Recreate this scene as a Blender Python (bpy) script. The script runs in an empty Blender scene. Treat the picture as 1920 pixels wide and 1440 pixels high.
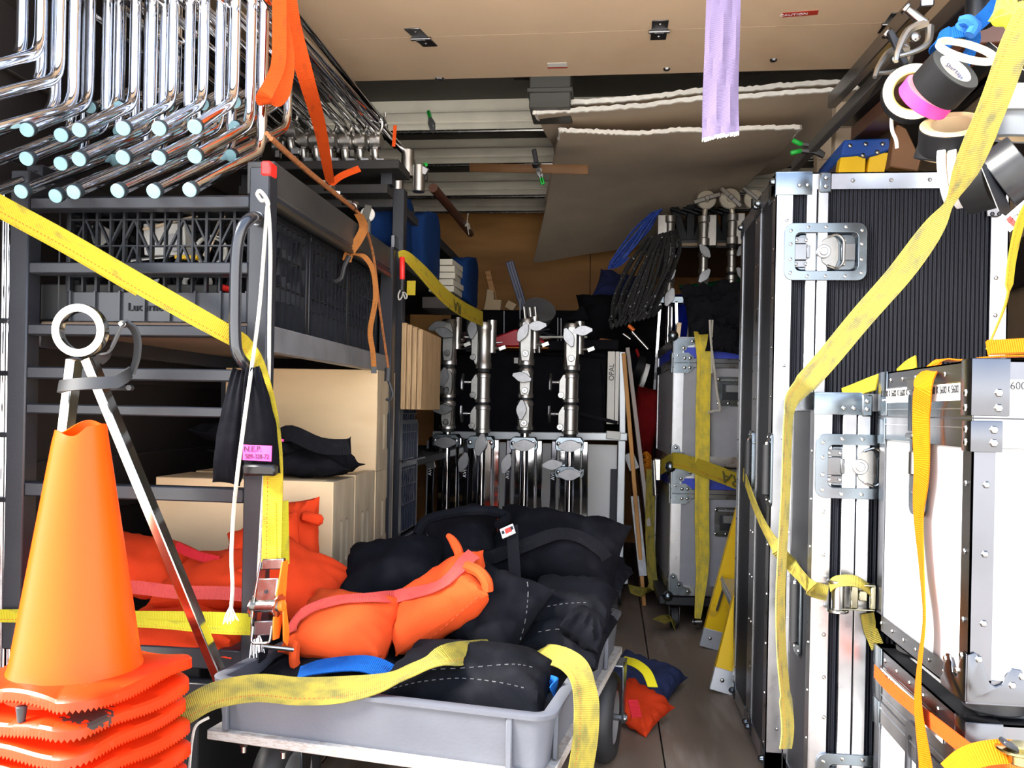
import bpy, bmesh, math, random
from math import sin, cos, pi, radians, sqrt, atan2
from mathutils import Vector, Matrix, noise
V = Vector
rnd = random.Random(7)
SC = bpy.context.scene
COL = SC.collection

# ------------------------------------------------------------------ camera, light, exposure
FPX = 1600.0; PCX = 960.0; PCY = 770.0
YAW = radians(6.6); ROLL = radians(1.15)
CAM = V((0, 0, .95))
FWD = V((-sin(YAW), cos(YAW), 0)); R0 = V((cos(YAW), sin(YAW), 0)); ZUP = V((0, 0, 1))
RC = R0 * cos(ROLL) + ZUP * sin(ROLL); UC = -R0 * sin(ROLL) + ZUP * cos(ROLL)
cd = bpy.data.cameras.new('camera'); cam = bpy.data.objects.new('camera', cd); COL.objects.link(cam)
cd.sensor_width = 36; cd.lens = FPX / 1920 * 36; cd.shift_y = (PCY - 720) / 1920
cd.clip_start = .05; cd.clip_end = 200
mw = Matrix.Identity(4)
for i in range(3):
    mw[i][0] = RC[i]; mw[i][1] = UC[i]; mw[i][2] = -FWD[i]; mw[i][3] = CAM[i]
cam.matrix_world = mw
SC.camera = cam

w = bpy.data.worlds.new('sky'); SC.world = w; w.use_nodes = True
nt = w.node_tree; nt.nodes.clear()
tc = nt.nodes.new('ShaderNodeTexCoord'); sx = nt.nodes.new('ShaderNodeSeparateXYZ')
rp = nt.nodes.new('ShaderNodeValToRGB'); bg = nt.nodes.new('ShaderNodeBackground'); ow = nt.nodes.new('ShaderNodeOutputWorld')
nt.links.new(tc.outputs['Generated'], sx.inputs[0]); nt.links.new(sx.outputs['Z'], rp.inputs[0])
rp.color_ramp.elements[0].position = 0; rp.color_ramp.elements[0].color = (1, .985, .96, 1)
rp.color_ramp.elements[1].position = .45; rp.color_ramp.elements[1].color = (.36, .45, .62, 1)
nt.links.new(rp.outputs[0], bg.inputs[0]); nt.links.new(bg.outputs[0], ow.inputs[0])
bg.inputs[1].default_value = 2.9
sd = bpy.data.lights.new('sun', 'SUN'); sd.energy = 9.0; sd.angle = radians(20); sd.color = (1, .955, .88)
sun = bpy.data.objects.new('sun', sd); COL.objects.link(sun)
sun.rotation_euler = V((.72, .34, -.62)).to_track_quat('-Z', 'Y').to_euler()
vs = SC.view_settings; vs.view_transform = 'Standard'; vs.look = 'None'; vs.gamma = 1; vs.use_curve_mapping = False
vs.exposure = 1.15
SC.display_settings.display_device = 'sRGB'
try:
    SC.cycles.max_bounces = 8; SC.cycles.diffuse_bounces = 4; SC.cycles.glossy_bounces = 4
except Exception:
    pass

# ------------------------------------------------------------------ pixel -> world
def ray(px, py): return FWD + RC * ((px - PCX) / FPX) + UC * ((PCY - py) / FPX)
def P(px, py, Y):
    d = ray(px, py); return CAM + d * (Y / d.y)
def PX(px, py, X):
    d = ray(px, py); return CAM + d * (X / d.x)
def PZ(px, py, z):
    d = ray(px, py); return CAM + d * ((z - CAM.z) / d.z)
def zat(py, Y, px=960): return P(px, py, Y).z
def xat(px, Y, py=770): return P(px, py, Y).x

# ------------------------------------------------------------------ materials
MATS = {}
def mat(name, col, rough=.5, metal=0., var=.0, vs=6., col2=None, lo=.45, hi=.6, cs=5., stretch=None, bump=0., bs=120., rvar=0., trans=0., coat=0., spec=.5, cdet=3.):
    if name in MATS: return MATS[name]
    m = bpy.data.materials.new(name); m.use_nodes = True; t = m.node_tree; N = t.nodes; L = t.links
    b = N['Principled BSDF']
    b.inputs['Roughness'].default_value = rough; b.inputs['Metallic'].default_value = metal
    b.inputs['Coat Weight'].default_value = coat; b.inputs['Specular IOR Level'].default_value = spec
    if trans: b.inputs['Transmission Weight'].default_value = trans
    c = (*col, 1)
    b.inputs['Base Color'].default_value = c
    tcn = N.new('ShaderNodeTexCoord'); src = tcn.outputs['Object']
    if stretch:
        mp = N.new('ShaderNodeMapping'); mp.inputs['Scale'].default_value = stretch; L.new(src, mp.inputs[0]); src = mp.outputs[0]
    out = None
    if col2 is not None:
        n = N.new('ShaderNodeTexNoise'); n.inputs['Scale'].default_value = cs; n.inputs['Detail'].default_value = cdet; L.new(src, n.inputs['Vector'])
        r = N.new('ShaderNodeValToRGB'); r.color_ramp.elements[0].position = lo; r.color_ramp.elements[1].position = hi
        r.color_ramp.elements[0].color = c; r.color_ramp.elements[1].color = (*col2, 1)
        L.new(n.outputs['Fac'], r.inputs[0]); out = r.outputs[0]
    if var:
        n = N.new('ShaderNodeTexNoise'); n.inputs['Scale'].default_value = vs; n.inputs['Detail'].default_value = 5; L.new(src, n.inputs['Vector'])
        mr = N.new('ShaderNodeMapRange'); mr.inputs[3].default_value = 1 - var; mr.inputs[4].default_value = 1 + var
        mr.inputs[1].default_value = .25; mr.inputs[2].default_value = .75; L.new(n.outputs['Fac'], mr.inputs[0])
        mx = N.new('ShaderNodeMix'); mx.data_type = 'RGBA'; mx.blend_type = 'MULTIPLY'; mx.inputs[0].default_value = 1
        if out is None: mx.inputs[6].default_value = c
        else: L.new(out, mx.inputs[6])
        L.new(mr.outputs[0], mx.inputs[7]); out = mx.outputs[2]
    if out is not None: L.new(out, b.inputs['Base Color'])
    if rvar:
        n = N.new('ShaderNodeTexNoise'); n.inputs['Scale'].default_value = vs * 2; L.new(src, n.inputs['Vector'])
        mr = N.new('ShaderNodeMapRange'); mr.inputs[3].default_value = max(0, rough - rvar); mr.inputs[4].default_value = rough + rvar
        L.new(n.outputs['Fac'], mr.inputs[0]); L.new(mr.outputs[0], b.inputs['Roughness'])
    if bump:
        n = N.new('ShaderNodeTexNoise'); n.inputs['Scale'].default_value = bs; n.inputs['Detail'].default_value = 3; L.new(src, n.inputs['Vector'])
        bp = N.new('ShaderNodeBump'); bp.inputs['Strength'].default_value = bump; bp.inputs['Distance'].default_value = .004
        L.new(n.outputs['Fac'], bp.inputs['Height']); L.new(bp.outputs[0], b.inputs['Normal'])
    MATS[name] = m
    return m

def math_node(t, op, a, b=None, c=None):
    n = t.nodes.new('ShaderNodeMath'); n.operation = op
    for i, v in enumerate((a, b, c)):
        if v is None: continue
        if isinstance(v, (int, float)): n.inputs[i].default_value = v
        else: t.links.new(v, n.inputs[i])
    return n.outputs[0]

def web_mat(name, col, dirt, stitch=None, rib=260., dirt_amt=(.55, .72), rough=.75):
    """woven webbing: cross ribs as relief, an optional red stitched line, grime (u across 0-1, v metres along)"""
    if name in MATS: return MATS[name]
    m = bpy.data.materials.new(name); m.use_nodes = True; t = m.node_tree; N = t.nodes; L = t.links; b = N['Principled BSDF']
    b.inputs['Roughness'].default_value = rough; b.inputs['Specular IOR Level'].default_value = .12
    uv = N.new('ShaderNodeUVMap'); s = N.new('ShaderNodeSeparateXYZ'); L.new(uv.outputs[0], s.inputs[0])
    u, v = s.outputs[0], s.outputs[1]
    ribs = math_node(t, 'SINE', math_node(t, 'MULTIPLY', v, rib * 2 * pi))
    mpn = N.new('ShaderNodeMapping'); mpn.inputs['Scale'].default_value = (2, 14, 1); L.new(uv.outputs[0], mpn.inputs[0])
    n = N.new('ShaderNodeTexNoise'); n.inputs['Scale'].default_value = 1.2; n.inputs['Detail'].default_value = 6; L.new(mpn.outputs[0], n.inputs[0])
    r = N.new('ShaderNodeValToRGB'); r.color_ramp.elements[0].position = dirt_amt[0]; r.color_ramp.elements[1].position = dirt_amt[1]
    r.color_ramp.elements[0].color = (*col, 1); r.color_ramp.elements[1].color = (*dirt, 1); L.new(n.outputs['Fac'], r.inputs[0])
    out = r.outputs[0]
    if stitch:
        d = math_node(t, 'LESS_THAN', math_node(t, 'ABSOLUTE', math_node(t, 'SUBTRACT', u, .24)), .022)
        dash = math_node(t, 'GREATER_THAN', math_node(t, 'SINE', math_node(t, 'MULTIPLY', v, 2 * pi * 110)), -.3)
        mx = N.new('ShaderNodeMix'); mx.data_type = 'RGBA'; L.new(math_node(t, 'MULTIPLY', d, dash), mx.inputs[0])
        L.new(out, mx.inputs[6]); mx.inputs[7].default_value = (*stitch, 1); out = mx.outputs[2]
    L.new(out, b.inputs['Base Color'])
    bp = N.new('ShaderNodeBump'); bp.inputs['Strength'].default_value = .35; bp.inputs['Distance'].default_value = .0015
    L.new(ribs, bp.inputs['Height']); L.new(bp.outputs[0], b.inputs['Normal'])
    MATS[name] = m
    return m

CHROME = mat('chrome', (.76, .76, .78), .06, 1, var=.05, vs=20)
STEEL = mat('brushed steel', (.34, .335, .32), .25, 1, var=.12, vs=30, rvar=.08)
CASTM = mat('cast handle', (.22, .22, .225), .36, 1, var=.15, vs=30)
BOSS = mat('cast boss', (.30, .295, .28), .38, 1, var=.15, vs=30)
NICKEL = mat('cast nickel', (.52, .50, .47), .36, 1, var=.1, vs=25, rvar=.06)
DARKSTEEL = mat('dark steel', (.22, .22, .23), .32, 1, var=.1)
ALU = mat('aluminium extrusion', (.50, .505, .525), .3, 1, var=.1, vs=14, rvar=.08)
ALU_D = mat('worn aluminium', (.22, .225, .235), .3, 1, var=.2, vs=9, rvar=.1)
ZINC = mat('zinc plate', (.20, .235, .265), .26, 1, var=.15, vs=14, rvar=.08)
BLACKPAINT = mat('black powder coat', (0.0176, 0.0184, 0.0224), .36, 0, var=.15, vs=10, bump=.05, bs=200)
BLACKPLASTIC = mat('black plastic', (.010, .011, .014), .38, 0, var=.2, vs=12, spec=.35)
RUBBER = mat('black rubber', (.02, .02, .021), .55, 0, var=.2, vs=20)
BLACKCLOTH = mat('black canvas', (.0042, .0042, .0056), .95, 0, var=.4, vs=9, col2=(.009, .009, .011), lo=.5, hi=.72, cs=11, bump=.25, bs=420, spec=.06)
BLACKCLOTH2 = mat('faded black canvas', (.0045, .0048, .0066), .95, 0, var=.3, vs=14, col2=(.011, .011, .013), lo=.52, hi=.75, cs=8, bump=.25, bs=420, spec=.06)
DARKCLOTH = mat('dark felt', (.007, .007, .009), .95, 0, var=.3, vs=9, spec=.1)
ORANGECLOTH = mat('orange cordura', (.56, .064, .013), .85, 0, var=.14, vs=7, bump=.2, bs=480, spec=.1)
REDORANGE = mat('deep orange cordura', (.58, .043, .009), .85, 0, var=.16, vs=6, bump=.2, bs=480, spec=.1)
BLUECLOTH = mat('blue quilt', (.005, .022, .085), .9, 0, var=.35, vs=5, bump=.3, bs=60, spec=.1)
ROYALCLOTH = mat('royal blue cloth', (.012, .03, .42), .85, 0, var=.3, vs=6, spec=.1)
GREENCLOTH = mat('green cloth', (.01, .16, .07), .9, 0, var=.3, vs=6, spec=.1)
REDCLOTH = mat('dark red cloth', (.25, .01, .012), .9, 0, var=.3, vs=6, spec=.1)
CAP = mat('milky blue cap', (.19, .33, .355), .5, 0, var=.15, vs=40, spec=.3)
CAPRUB = mat('cap skirt', (0.014, 0.021, 0.0245), .4)
CONE = mat('cone orange', (.95, .072, .001), .34, 0, var=.06, vs=5, spec=.22)
CONEB = mat('cone base red', (.74, .034, .003), .42, 0, var=.18, vs=7, col2=(.6, .10, .05), lo=.64, hi=.72, cs=16, bump=.1, bs=60, spec=.3)
GREYPLASTIC = mat('grey tub plastic', (0.09, 0.09576, 0.1138), .5, 0, var=.16, vs=4, col2=(0.1188, 0.126, 0.144), lo=.4, hi=.65, cs=3, bump=.1, bs=140)
PLY = mat('birch plywood', (0.72, 0.522, 0.297), .6, 0, var=.1, vs=2.5, col2=(0.612, 0.396, 0.198), lo=.5, hi=.75, cs=2.2, stretch=(1, 1, 3.))
PLYDARK = mat('shop plywood', (.52, .25, .07), .65, 0, var=.2, vs=1.5, col2=(.32, .14, .035), lo=.42, hi=.62, cs=1.3, stretch=(.6, 1, 3))
PLYEDGE = mat('plywood end grain', (.42, .27, .13), .7, 0, var=.2, vs=6, col2=(.28, .17, .08), lo=.45, hi=.6, cs=30, stretch=(12, 12, .3))
WORNPLY = mat('worn plywood edge', (.45, .42, .38), .8, 0, var=.3, vs=30, col2=(.28, .24, .2), lo=.45, hi=.6, cs=30, stretch=(2, 2, 14))
PINE = mat('pine', (.5, .25, .09), .6, 0, var=.2, vs=3, col2=(.36, .16, .05), lo=.45, hi=.62, cs=9, stretch=(.6, 6, 6))
FLOORWOOD = mat('scuffed floor board', (.19, .14, .10), .62, 0, var=.35, vs=2.6, col2=(.30, .24, .19), lo=.52, hi=.72, cs=4, stretch=(3., .5, 1), rvar=.15)
DOORWOOD = mat('painted door panel', (.70, .52, .35), .5, 0, var=.06, vs=2.2, col2=(.62, .44, .28), lo=.55, hi=.75, cs=2.5, bump=.06, bs=300)
FOAM = mat('grey sheet face', (.74, .61, .46), .8, 0, var=.1, vs=3)
FOAMEDGE = mat('torn white sheet edge', (.85, .81, .74), .85, 0, var=.1, vs=40)
WHITE = mat('white paper', (0.738, 0.729, 0.702), .7, 0, var=.04)
WHITEPANEL = mat('white aluminium panel', (.58, .59, .60), .35, 0, var=.03, vs=4)
OFFWHITE = mat('foam core', (.74, .72, .66), .7, 0, var=.07, vs=6)
TAN = mat('tan card', (.58, .44, .27), .75, 0, var=.1)
GREYLAM = mat('grey laminate', (0.288, 0.288, 0.308), .5, 0, var=.07, vs=20)
BLUELAM = mat('blue laminate', (.02, .05, .5), .45, 0, var=.1)
YELLOW = mat('yellow fibreglass', (.95, .58, .005), .4, 0, var=.07, vs=6, col2=(.75, .42, .02), lo=.68, hi=.75, cs=14)
BLUEP = mat('blue plastic', (.01, .07, .35), .4)
GREENP = mat('green plastic', (.02, .5, .06), .4)
REDP = mat('red plastic', (.75, .02, .015), .4)
ORANGEP = mat('orange enamel', (.9, .16, .01), .35)
PINK = mat('hot pink tape', (1., .055, .36), .6)
PINKSIDE = mat('pink tape side', (1., .3, .36), .7, var=.08, vs=30)
BLACKTAPE = mat('black cloth tape', (.008, .008, .009), .6, var=.25, vs=25, spec=.2)
GREYTAPE = mat('grey duct tape', (0.252, 0.266, 0.28), .45, var=.1)
CREAMTAPE = mat('cream tape', (0.68, 0.592, 0.416), .7, var=.08, vs=20)
CARDCORE = mat('card core', (.62, .47, .28), .8)
ROPEW = mat('white cotton rope', (.46, .43, .37), .85, var=.12, vs=80, bump=.4, bs=300)
ROPEB = mat('blue rope', (.015, .05, .3), .7, var=.5, vs=60, bump=.4, bs=200)
ROPEK = mat('black rope flecked', (.012, .012, .012), .8, col2=(.5, .5, .46), lo=.66, hi=.69, cs=75)
ROPEBR = mat('brown braid', (.26, .085, .02), .8, var=.4, vs=90, bump=.5, bs=260)
RING = mat('polished alloy', (0.81, 0.765, 0.648), .16, 1, var=.12, vs=7, rvar=.08)
INK = mat('black ink', (.01, .01, .012), .7)
INKBLUE = mat('blue ink', (.02, .06, .25), .7)
INKG = mat('grey ink', (.3, .3, .3), .7)
WHITEINK = mat('white print', (.85, .85, .85), .6)
WEBY = web_mat('yellow webbing', (0.3828, 0.2842, 0.0203), (0.174, 0.145, 0.029), (0.435, 0.0928, 0.0174))
WEBOLIVE = web_mat('greenish yellow webbing', (0.2976, 0.2356, 0.0372), (0.1488, 0.1302, 0.0372), (0.31, 0.124, 0.031), dirt_amt=(.42, .66))
WEBLIME = web_mat('lime yellow webbing', (0.3844, 0.3472, 0.0186), (0.2232, 0.2108, 0.031), (0.403, 0.093, 0.0186))
WEBOR = web_mat('orange webbing', (.60, .068, .008), (.35, .05, .01))
WEBSAFE = web_mat('yellow orange webbing', (.50, .115, .001), (.42, .09, .0))
WEBRED = web_mat('coral webbing', (0.496, 0.0651, 0.0527), (0.3844, 0.0434, 0.0434))
WEBDRED = web_mat('dark red webbing', (0.44, 0.016, 0.024), (0.32, 0.016, 0.016))
WEBBLUE = web_mat('blue webbing', (0.006, 0.078, 0.3), (0.006, 0.042, 0.18))
WEBLILAC = web_mat('lilac webbing', (0.1426, 0.1085, 0.186), (0.1178, 0.0899, 0.1612), None, 330)
WEBK = web_mat('black webbing', (.005, .005, .0065), (.010, .010, .012))
WEBBR = web_mat('brown webbing', (0.288, 0.104, 0.024), (0.16, 0.056, 0.016), None, 160)

# ribbed black laminate: fine vertical relief
def ribbed_mat():
    m = mat('ribbed black laminate', (.0085, .0095, .015), .5, spec=.3); t = m.node_tree; b = t.nodes['Principled BSDF']
    tcn = t.nodes.new('ShaderNodeTexCoord'); s = t.nodes.new('ShaderNodeSeparateXYZ'); t.links.new(tcn.outputs['Object'], s.inputs[0])
    wv = math_node(t, 'SINE', math_node(t, 'MULTIPLY', s.outputs[0], 2 * pi / .0105))
    bp = t.nodes.new('ShaderNodeBump'); bp.inputs['Strength'].default_value = 1; bp.inputs['Distance'].default_value = .003
    t.links.new(wv, bp.inputs['Height']); t.links.new(bp.outputs[0], b.inputs['Normal'])
    return m
RIBBED = ribbed_mat()

# ------------------------------------------------------------------ objects
def link(o):
    COL.objects.link(o); return o
def tagp(o, label=None, cat=None, group=None, kind=None):
    if label: o['label'] = label
    if cat: o['category'] = cat
    if group: o['group'] = group
    if kind: o['kind'] = kind
    return o
def thing(name, label, cat, loc=(0, 0, 0), group=None, rot=(0, 0, 0)):
    o = bpy.data.objects.new(name, None); o.empty_display_size = .05; link(o)
    o.location = loc; o.rotation_euler = rot
    return tagp(o, label, cat, group)
def root_inv(o):
    while o.parent is not None: o = o.parent
    return (Matrix.Translation(o.location) @ o.rotation_euler.to_matrix().to_4x4()).inverted()
def kids(o): return [c for c in o.children]
def copy_tree(o, parent=None, label=None):
    c = o.copy(); COL.objects.link(c)
    if parent is not None: c.parent = parent
    for ch in KIDS.get(o, []):
        k = copy_tree(ch, c); KIDS.setdefault(c, []).append(k)
    if label: c['label'] = label
    return c
KIDS = {}

def frame_from(d):
    d = d.normalized(); a = V((0, 0, 1)) if abs(d.z) < .9 else V((1, 0, 0))
    x = a.cross(d).normalized(); y = d.cross(x)
    return x, y
def smooth_path(pts, n=6, closed=False):
    pts = [V(p) for p in pts]; out = []; m = len(pts)
    for i in range(m if closed else m - 1):
        g = (lambda k: pts[k % m]) if closed else (lambda k: pts[min(max(k, 0), m - 1)])
        p0, p1, p2, p3 = g(i - 1), g(i), g(i + 1), g(i + 2)
        for j in range(n):
            t = j / n
            out.append(.5 * ((2 * p1) + (p2 - p0) * t + (2 * p0 - 5 * p1 + 4 * p2 - p3) * t * t + (3 * p1 - p0 - 3 * p2 + p3) * t ** 3))
    if not closed: out.append(pts[-1])
    return out
def rounded_path(pts, r, n=5):
    """straight runs with rounded corners"""
    pts = [V(p) for p in pts]; out = [pts[0]]
    for i in range(1, len(pts) - 1):
        a, b, c = pts[i - 1], pts[i], pts[i + 1]
        u = (a - b); w_ = (c - b); rr = min(r, u.length * .49, w_.length * .49)
        s, e = b + u.normalized() * rr, b + w_.normalized() * rr
        for k in range(n + 1):
            t = k / n; out.append(s * (1 - t) ** 2 + b * 2 * t * (1 - t) + e * t * t)
    out.append(pts[-1]); return out

class MB:
    def __init__(s): s.bm = bmesh.new(); s.uv = s.bm.loops.layers.uv.new('UVMap')
    def face(s, vs):
        try: return s.bm.faces.new(vs)
        except ValueError: return None
    def quadgrid(s, rows, closed_u=False, closed_v=False):
        g = [[s.bm.verts.new(p) for p in r] for r in rows]; nr, nc = len(g), len(g[0])
        for i in range(nr if closed_v else nr - 1):
            for j in range(nc if closed_u else nc - 1):
                s.face((g[i][j], g[i][(j + 1) % nc], g[(i + 1) % nr][(j + 1) % nc], g[(i + 1) % nr][j]))
        return g
    def hexa(s, p):
        v = [s.bm.verts.new(q) for q in p]
        for f in ((0, 3, 2, 1), (4, 5, 6, 7), (0, 1, 5, 4), (1, 2, 6, 5), (2, 3, 7, 6), (3, 0, 4, 7)): s.face([v[i] for i in f])
        return s
    def box(s, c, size, rot=None):
        c = V(c); h = V(size) / 2; r = rot.to_3x3() if rot is not None else Matrix.Identity(3)
        return s.hexa([c + r @ V((x * h.x, y * h.y, z * h.z)) for z in (-1, 1) for x, y in ((-1, -1), (1, -1), (1, 1), (-1, 1))])
    def span(s, a, b):
        a, b = V(a), V(b)
        return s.box((a + b) / 2, [abs(b[i] - a[i]) for i in range(3)])
    def bar(s, p0, p1, wx, wy, up=None):
        """square bar between two points"""
        p0, p1 = V(p0), V(p1); d = (p1 - p0).normalized()
        if up is None: x, y = frame_from(d)
        else:
            y = (V(up) - d * V(up).dot(d)).normalized(); x = y.cross(d)
        return s.hexa([q + x * (a * wx / 2) + y * (b * wy / 2) for q in (p0, p1) for a, b in ((-1, -1), (1, -1), (1, 1), (-1, 1))])
    def prism(s, poly, off):
        off = V(off); a = [s.bm.verts.new(V(p)) for p in poly]; b = [s.bm.verts.new(V(p) + off) for p in poly]; n = len(a)
        s.face(a[::-1]); s.face(b)
        for i in range(n): s.face((a[i], a[(i + 1) % n], b[(i + 1) % n], b[i]))
        return s
    def cyl(s, p0, p1, r0, r1=None, n=14, caps=True):
        p0, p1 = V(p0), V(p1); r1 = r0 if r1 is None else r1; x, y = frame_from(p1 - p0)
        g = s.quadgrid([[q + x * (cos(2 * pi * i / n) * r) + y * (sin(2 * pi * i / n) * r) for i in range(n)] for q, r in ((p0, r0), (p1, r1))], True)
        if caps: s.face(g[0][::-1]); s.face(g[1])
        return s
    def tube(s, pts, r, n=8, closed=False, caps=True):
        pts = [V(p) for p in pts]; m = len(pts); rows = []; x = None
        for i in range(m):
            d = (pts[(i + 1) % m] - pts[i - 1]) if closed else (pts[min(i + 1, m - 1)] - pts[max(i - 1, 0)])
            if d.length < 1e-9: d = V((0, 0, 1))
            d.normalize()
            if x is None: x, y = frame_from(d)
            else:
                x = (x - d * x.dot(d)); x = x.normalized() if x.length > 1e-6 else frame_from(d)[0]; y = d.cross(x)
            rr = r[min(i, len(r) - 1)] if isinstance(r, (list, tuple)) else r
            rows.append([pts[i] + x * (cos(2 * pi * k / n) * rr) + y * (sin(2 * pi * k / n) * rr) for k in range(n)])
        g = s.quadgrid(rows, True, closed)
        if caps and not closed: s.face(g[0][::-1]); s.face(g[-1])
        return s
    def lathe(s, prof, M=None, n=24, close=False):
        """profile [(r, z)] round local z; M places it"""
        M = M or Matrix.Identity(4)
        g = s.quadgrid([[M @ V((r * cos(2 * pi * i / n), r * sin(2 * pi * i / n), z)) for i in range(n)] for r, z in prof], True, close)
        if not close:
            if prof[0][0] > 1e-5: s.face(g[0][::-1])
            if prof[-1][0] > 1e-5: s.face(g[-1])
        return s
    def sph(s, c, r, n=10, sq=(1, 1, 1)):
        c = V(c)
        s.quadgrid([[c + V((r * sq[0] * sin(pi * j / n) * cos(2 * pi * i / (2 * n)), r * sq[1] * sin(pi * j / n) * sin(2 * pi * i / (2 * n)), -r * sq[2] * cos(pi * j / n))) for i in range(2 * n)] for j in range(n + 1)], True)
        return s
    def dome(s, c, nrm, r, h, n=7):
        c = V(c); nrm = V(nrm).normalized(); x, y = frame_from(nrm)
        rows = [[c + nrm * hh + x * (cos(2 * pi * i / n) * rr) + y * (sin(2 * pi * i / n) * rr) for i in range(n)] for rr, hh in ((r, 0), (r * .75, h * .7), (r * .2, h))]
        g = s.quadgrid(rows, True); s.face(g[-1]); return s
    def ribbon(s, pts, wid, width, th=.0025, v0=0.):
        """flat webbing: pts centre line, wid a vector (or one per point) across"""
        pts = [V(p) for p in pts]; m = len(pts); L = v0; rows = []; vv = []; last = None
        for i in range(m):
            d = (pts[min(i + 1, m - 1)] - pts[max(i - 1, 0)]).normalized()
            a = V(wid[min(i, len(wid) - 1)]) if isinstance(wid, list) else V(wid)
            a = a - d * a.dot(d)
            a = a.normalized() if a.length > 1e-6 else frame_from(d)[0]
            if last is not None and a.dot(last) < 0 and not isinstance(wid, list): a = -a
            last = a
            nn = d.cross(a)
            ww = width[min(i, len(width) - 1)] if isinstance(width, list) else width
            if i: L += (pts[i] - pts[i - 1]).length
            vv.append(L)
            rows.append([pts[i] - a * ww / 2 - nn * th / 2, pts[i] + a * ww / 2 - nn * th / 2, pts[i] + a * ww / 2 + nn * th / 2, pts[i] - a * ww / 2 + nn * th / 2])
        g = [[s.bm.verts.new(p) for p in r] for r in rows]; us = (0, 1, 1, 0)
        for i in range(m - 1):
            for j in range(4):
                k = (j + 1) % 4
                f = s.face((g[i][j], g[i][k], g[i + 1][k], g[i + 1][j]))
                if f:
                    for lp, uvv in zip(f.loops, ((us[j], vv[i]), (us[k], vv[i]), (us[k], vv[i + 1]), (us[j], vv[i + 1]))): lp[s.uv].uv = uvv
        s.face(g[0][::-1]); s.face(g[-1]); return s
    def build(s, name, material, parent=None, bev=0., smooth=40., label=None, cat=None, group=None, kind=None, seg=1, recalc=True):
        bm = s.bm
        if recalc: bmesh.ops.recalc_face_normals(bm, faces=bm.faces[:])
        if bev:
            es = [e for e in bm.edges if len(e.link_faces) == 2 and e.calc_face_angle(0) > .5]
            bmesh.ops.bevel(bm, geom=es, offset=bev, segments=seg, profile=.5, affect='EDGES', clamp_overlap=True)
        me = bpy.data.meshes.new(name)
        if parent is not None: bm.transform(root_inv(parent))
        bm.to_mesh(me); bm.free()
        for mm in (material if isinstance(material, list) else [material]): me.materials.append(mm)
        if smooth:
            me.shade_smooth(); me.set_sharp_from_angle(angle=radians(smooth))
        o = bpy.data.objects.new(name, me); link(o)
        if parent is not None: o.parent = parent; KIDS.setdefault(parent, []).append(o)
        return tagp(o, label, cat, group, kind)

def plate(outline, holes, th, name, material, M, parent=None, bev=0., label=None, kind=None):
    """flat plate with real holes: 2-D outline and holes filled, given thickness, placed by M (local z = thickness)"""
    cu = bpy.data.curves.new('plate', 'CURVE'); cu.dimensions = '2D'; cu.fill_mode = 'BOTH'; cu.extrude = th / 2; cu.bevel_depth = bev
    for lp in [outline] + holes:
        sp = cu.splines.new('POLY'); sp.points.add(len(lp) - 1); sp.use_cyclic_u = True
        for i, p in enumerate(lp): sp.points[i].co = (p[0], p[1], 0, 1)
    o = bpy.data.objects.new('plate', cu); me = bpy.data.meshes.new_from_object(o); bpy.data.objects.remove(o); bpy.data.curves.remove(cu)
    me.name = name; me.materials.clear(); me.materials.append(material)
    me.transform((root_inv(parent) if parent is not None else Matrix.Identity(4)) @ M)
    me.shade_smooth(); me.set_sharp_from_angle(angle=radians(35))
    ob = bpy.data.objects.new(name, me); link(ob)
    if parent is not None: ob.parent = parent; KIDS.setdefault(parent, []).append(ob)
    return tagp(ob, label, None, None, kind)
def capsule(cx, cy, w_, h, n=8):
    r = min(w_, h) / 2; out = []
    for k in range(4):
        sx_, sy_ = ((1, 1), (-1, 1), (-1, -1), (1, -1))[k]
        for i in range(n + 1):
            a = k * pi / 2 + i * pi / 2 / n
            out.append((cx + sx_ * (w_ / 2 - r) + r * cos(a), cy + sy_ * (h / 2 - r) + r * sin(a)))
    return out
def rrect(cx, cy, w_, h, r, n=4):
    out = []
    for k in range(4):
        sx_, sy_ = ((1, 1), (-1, 1), (-1, -1), (1, -1))[k]
        for i in range(n + 1):
            a = k * pi / 2 + i * pi / 2 / n
            out.append((cx + sx_ * (w_ / 2 - r) + r * cos(a), cy + sy_ * (h / 2 - r) + r * sin(a)))
    return out
def frameM(o, x, y):
    x = V(x).normalized(); y = V(y); y = (y - x * y.dot(x)).normalized(); z = x.cross(y); M = Matrix.Identity(4)
    for i in range(3): M[i][0] = x[i]; M[i][1] = y[i]; M[i][2] = z[i]; M[i][3] = o[i]
    return M
def text(body, size, o, x, y, material, parent, name='lettering', squeeze=1., th=.0006, align='CENTER', shear=0.):
    cu = bpy.data.curves.new('t', 'FONT'); cu.body = body; cu.size = size; cu.align_x = align; cu.align_y = 'CENTER'; cu.extrude = th; cu.shear = shear
    ob = bpy.data.objects.new('t', cu); me = bpy.data.meshes.new_from_object(ob); bpy.data.objects.remove(ob); bpy.data.curves.remove(cu)
    me.name = name; me.materials.clear(); me.materials.append(material)
    M = frameM(V(o), x, y) @ Matrix.Diagonal((squeeze, 1, 1, 1))
    me.transform(root_inv(parent) @ M if parent is not None else M)
    r = bpy.data.objects.new(name, me); link(r)
    if parent is not None: r.parent = parent; KIDS.setdefault(parent, []).append(r)
    return r

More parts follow.
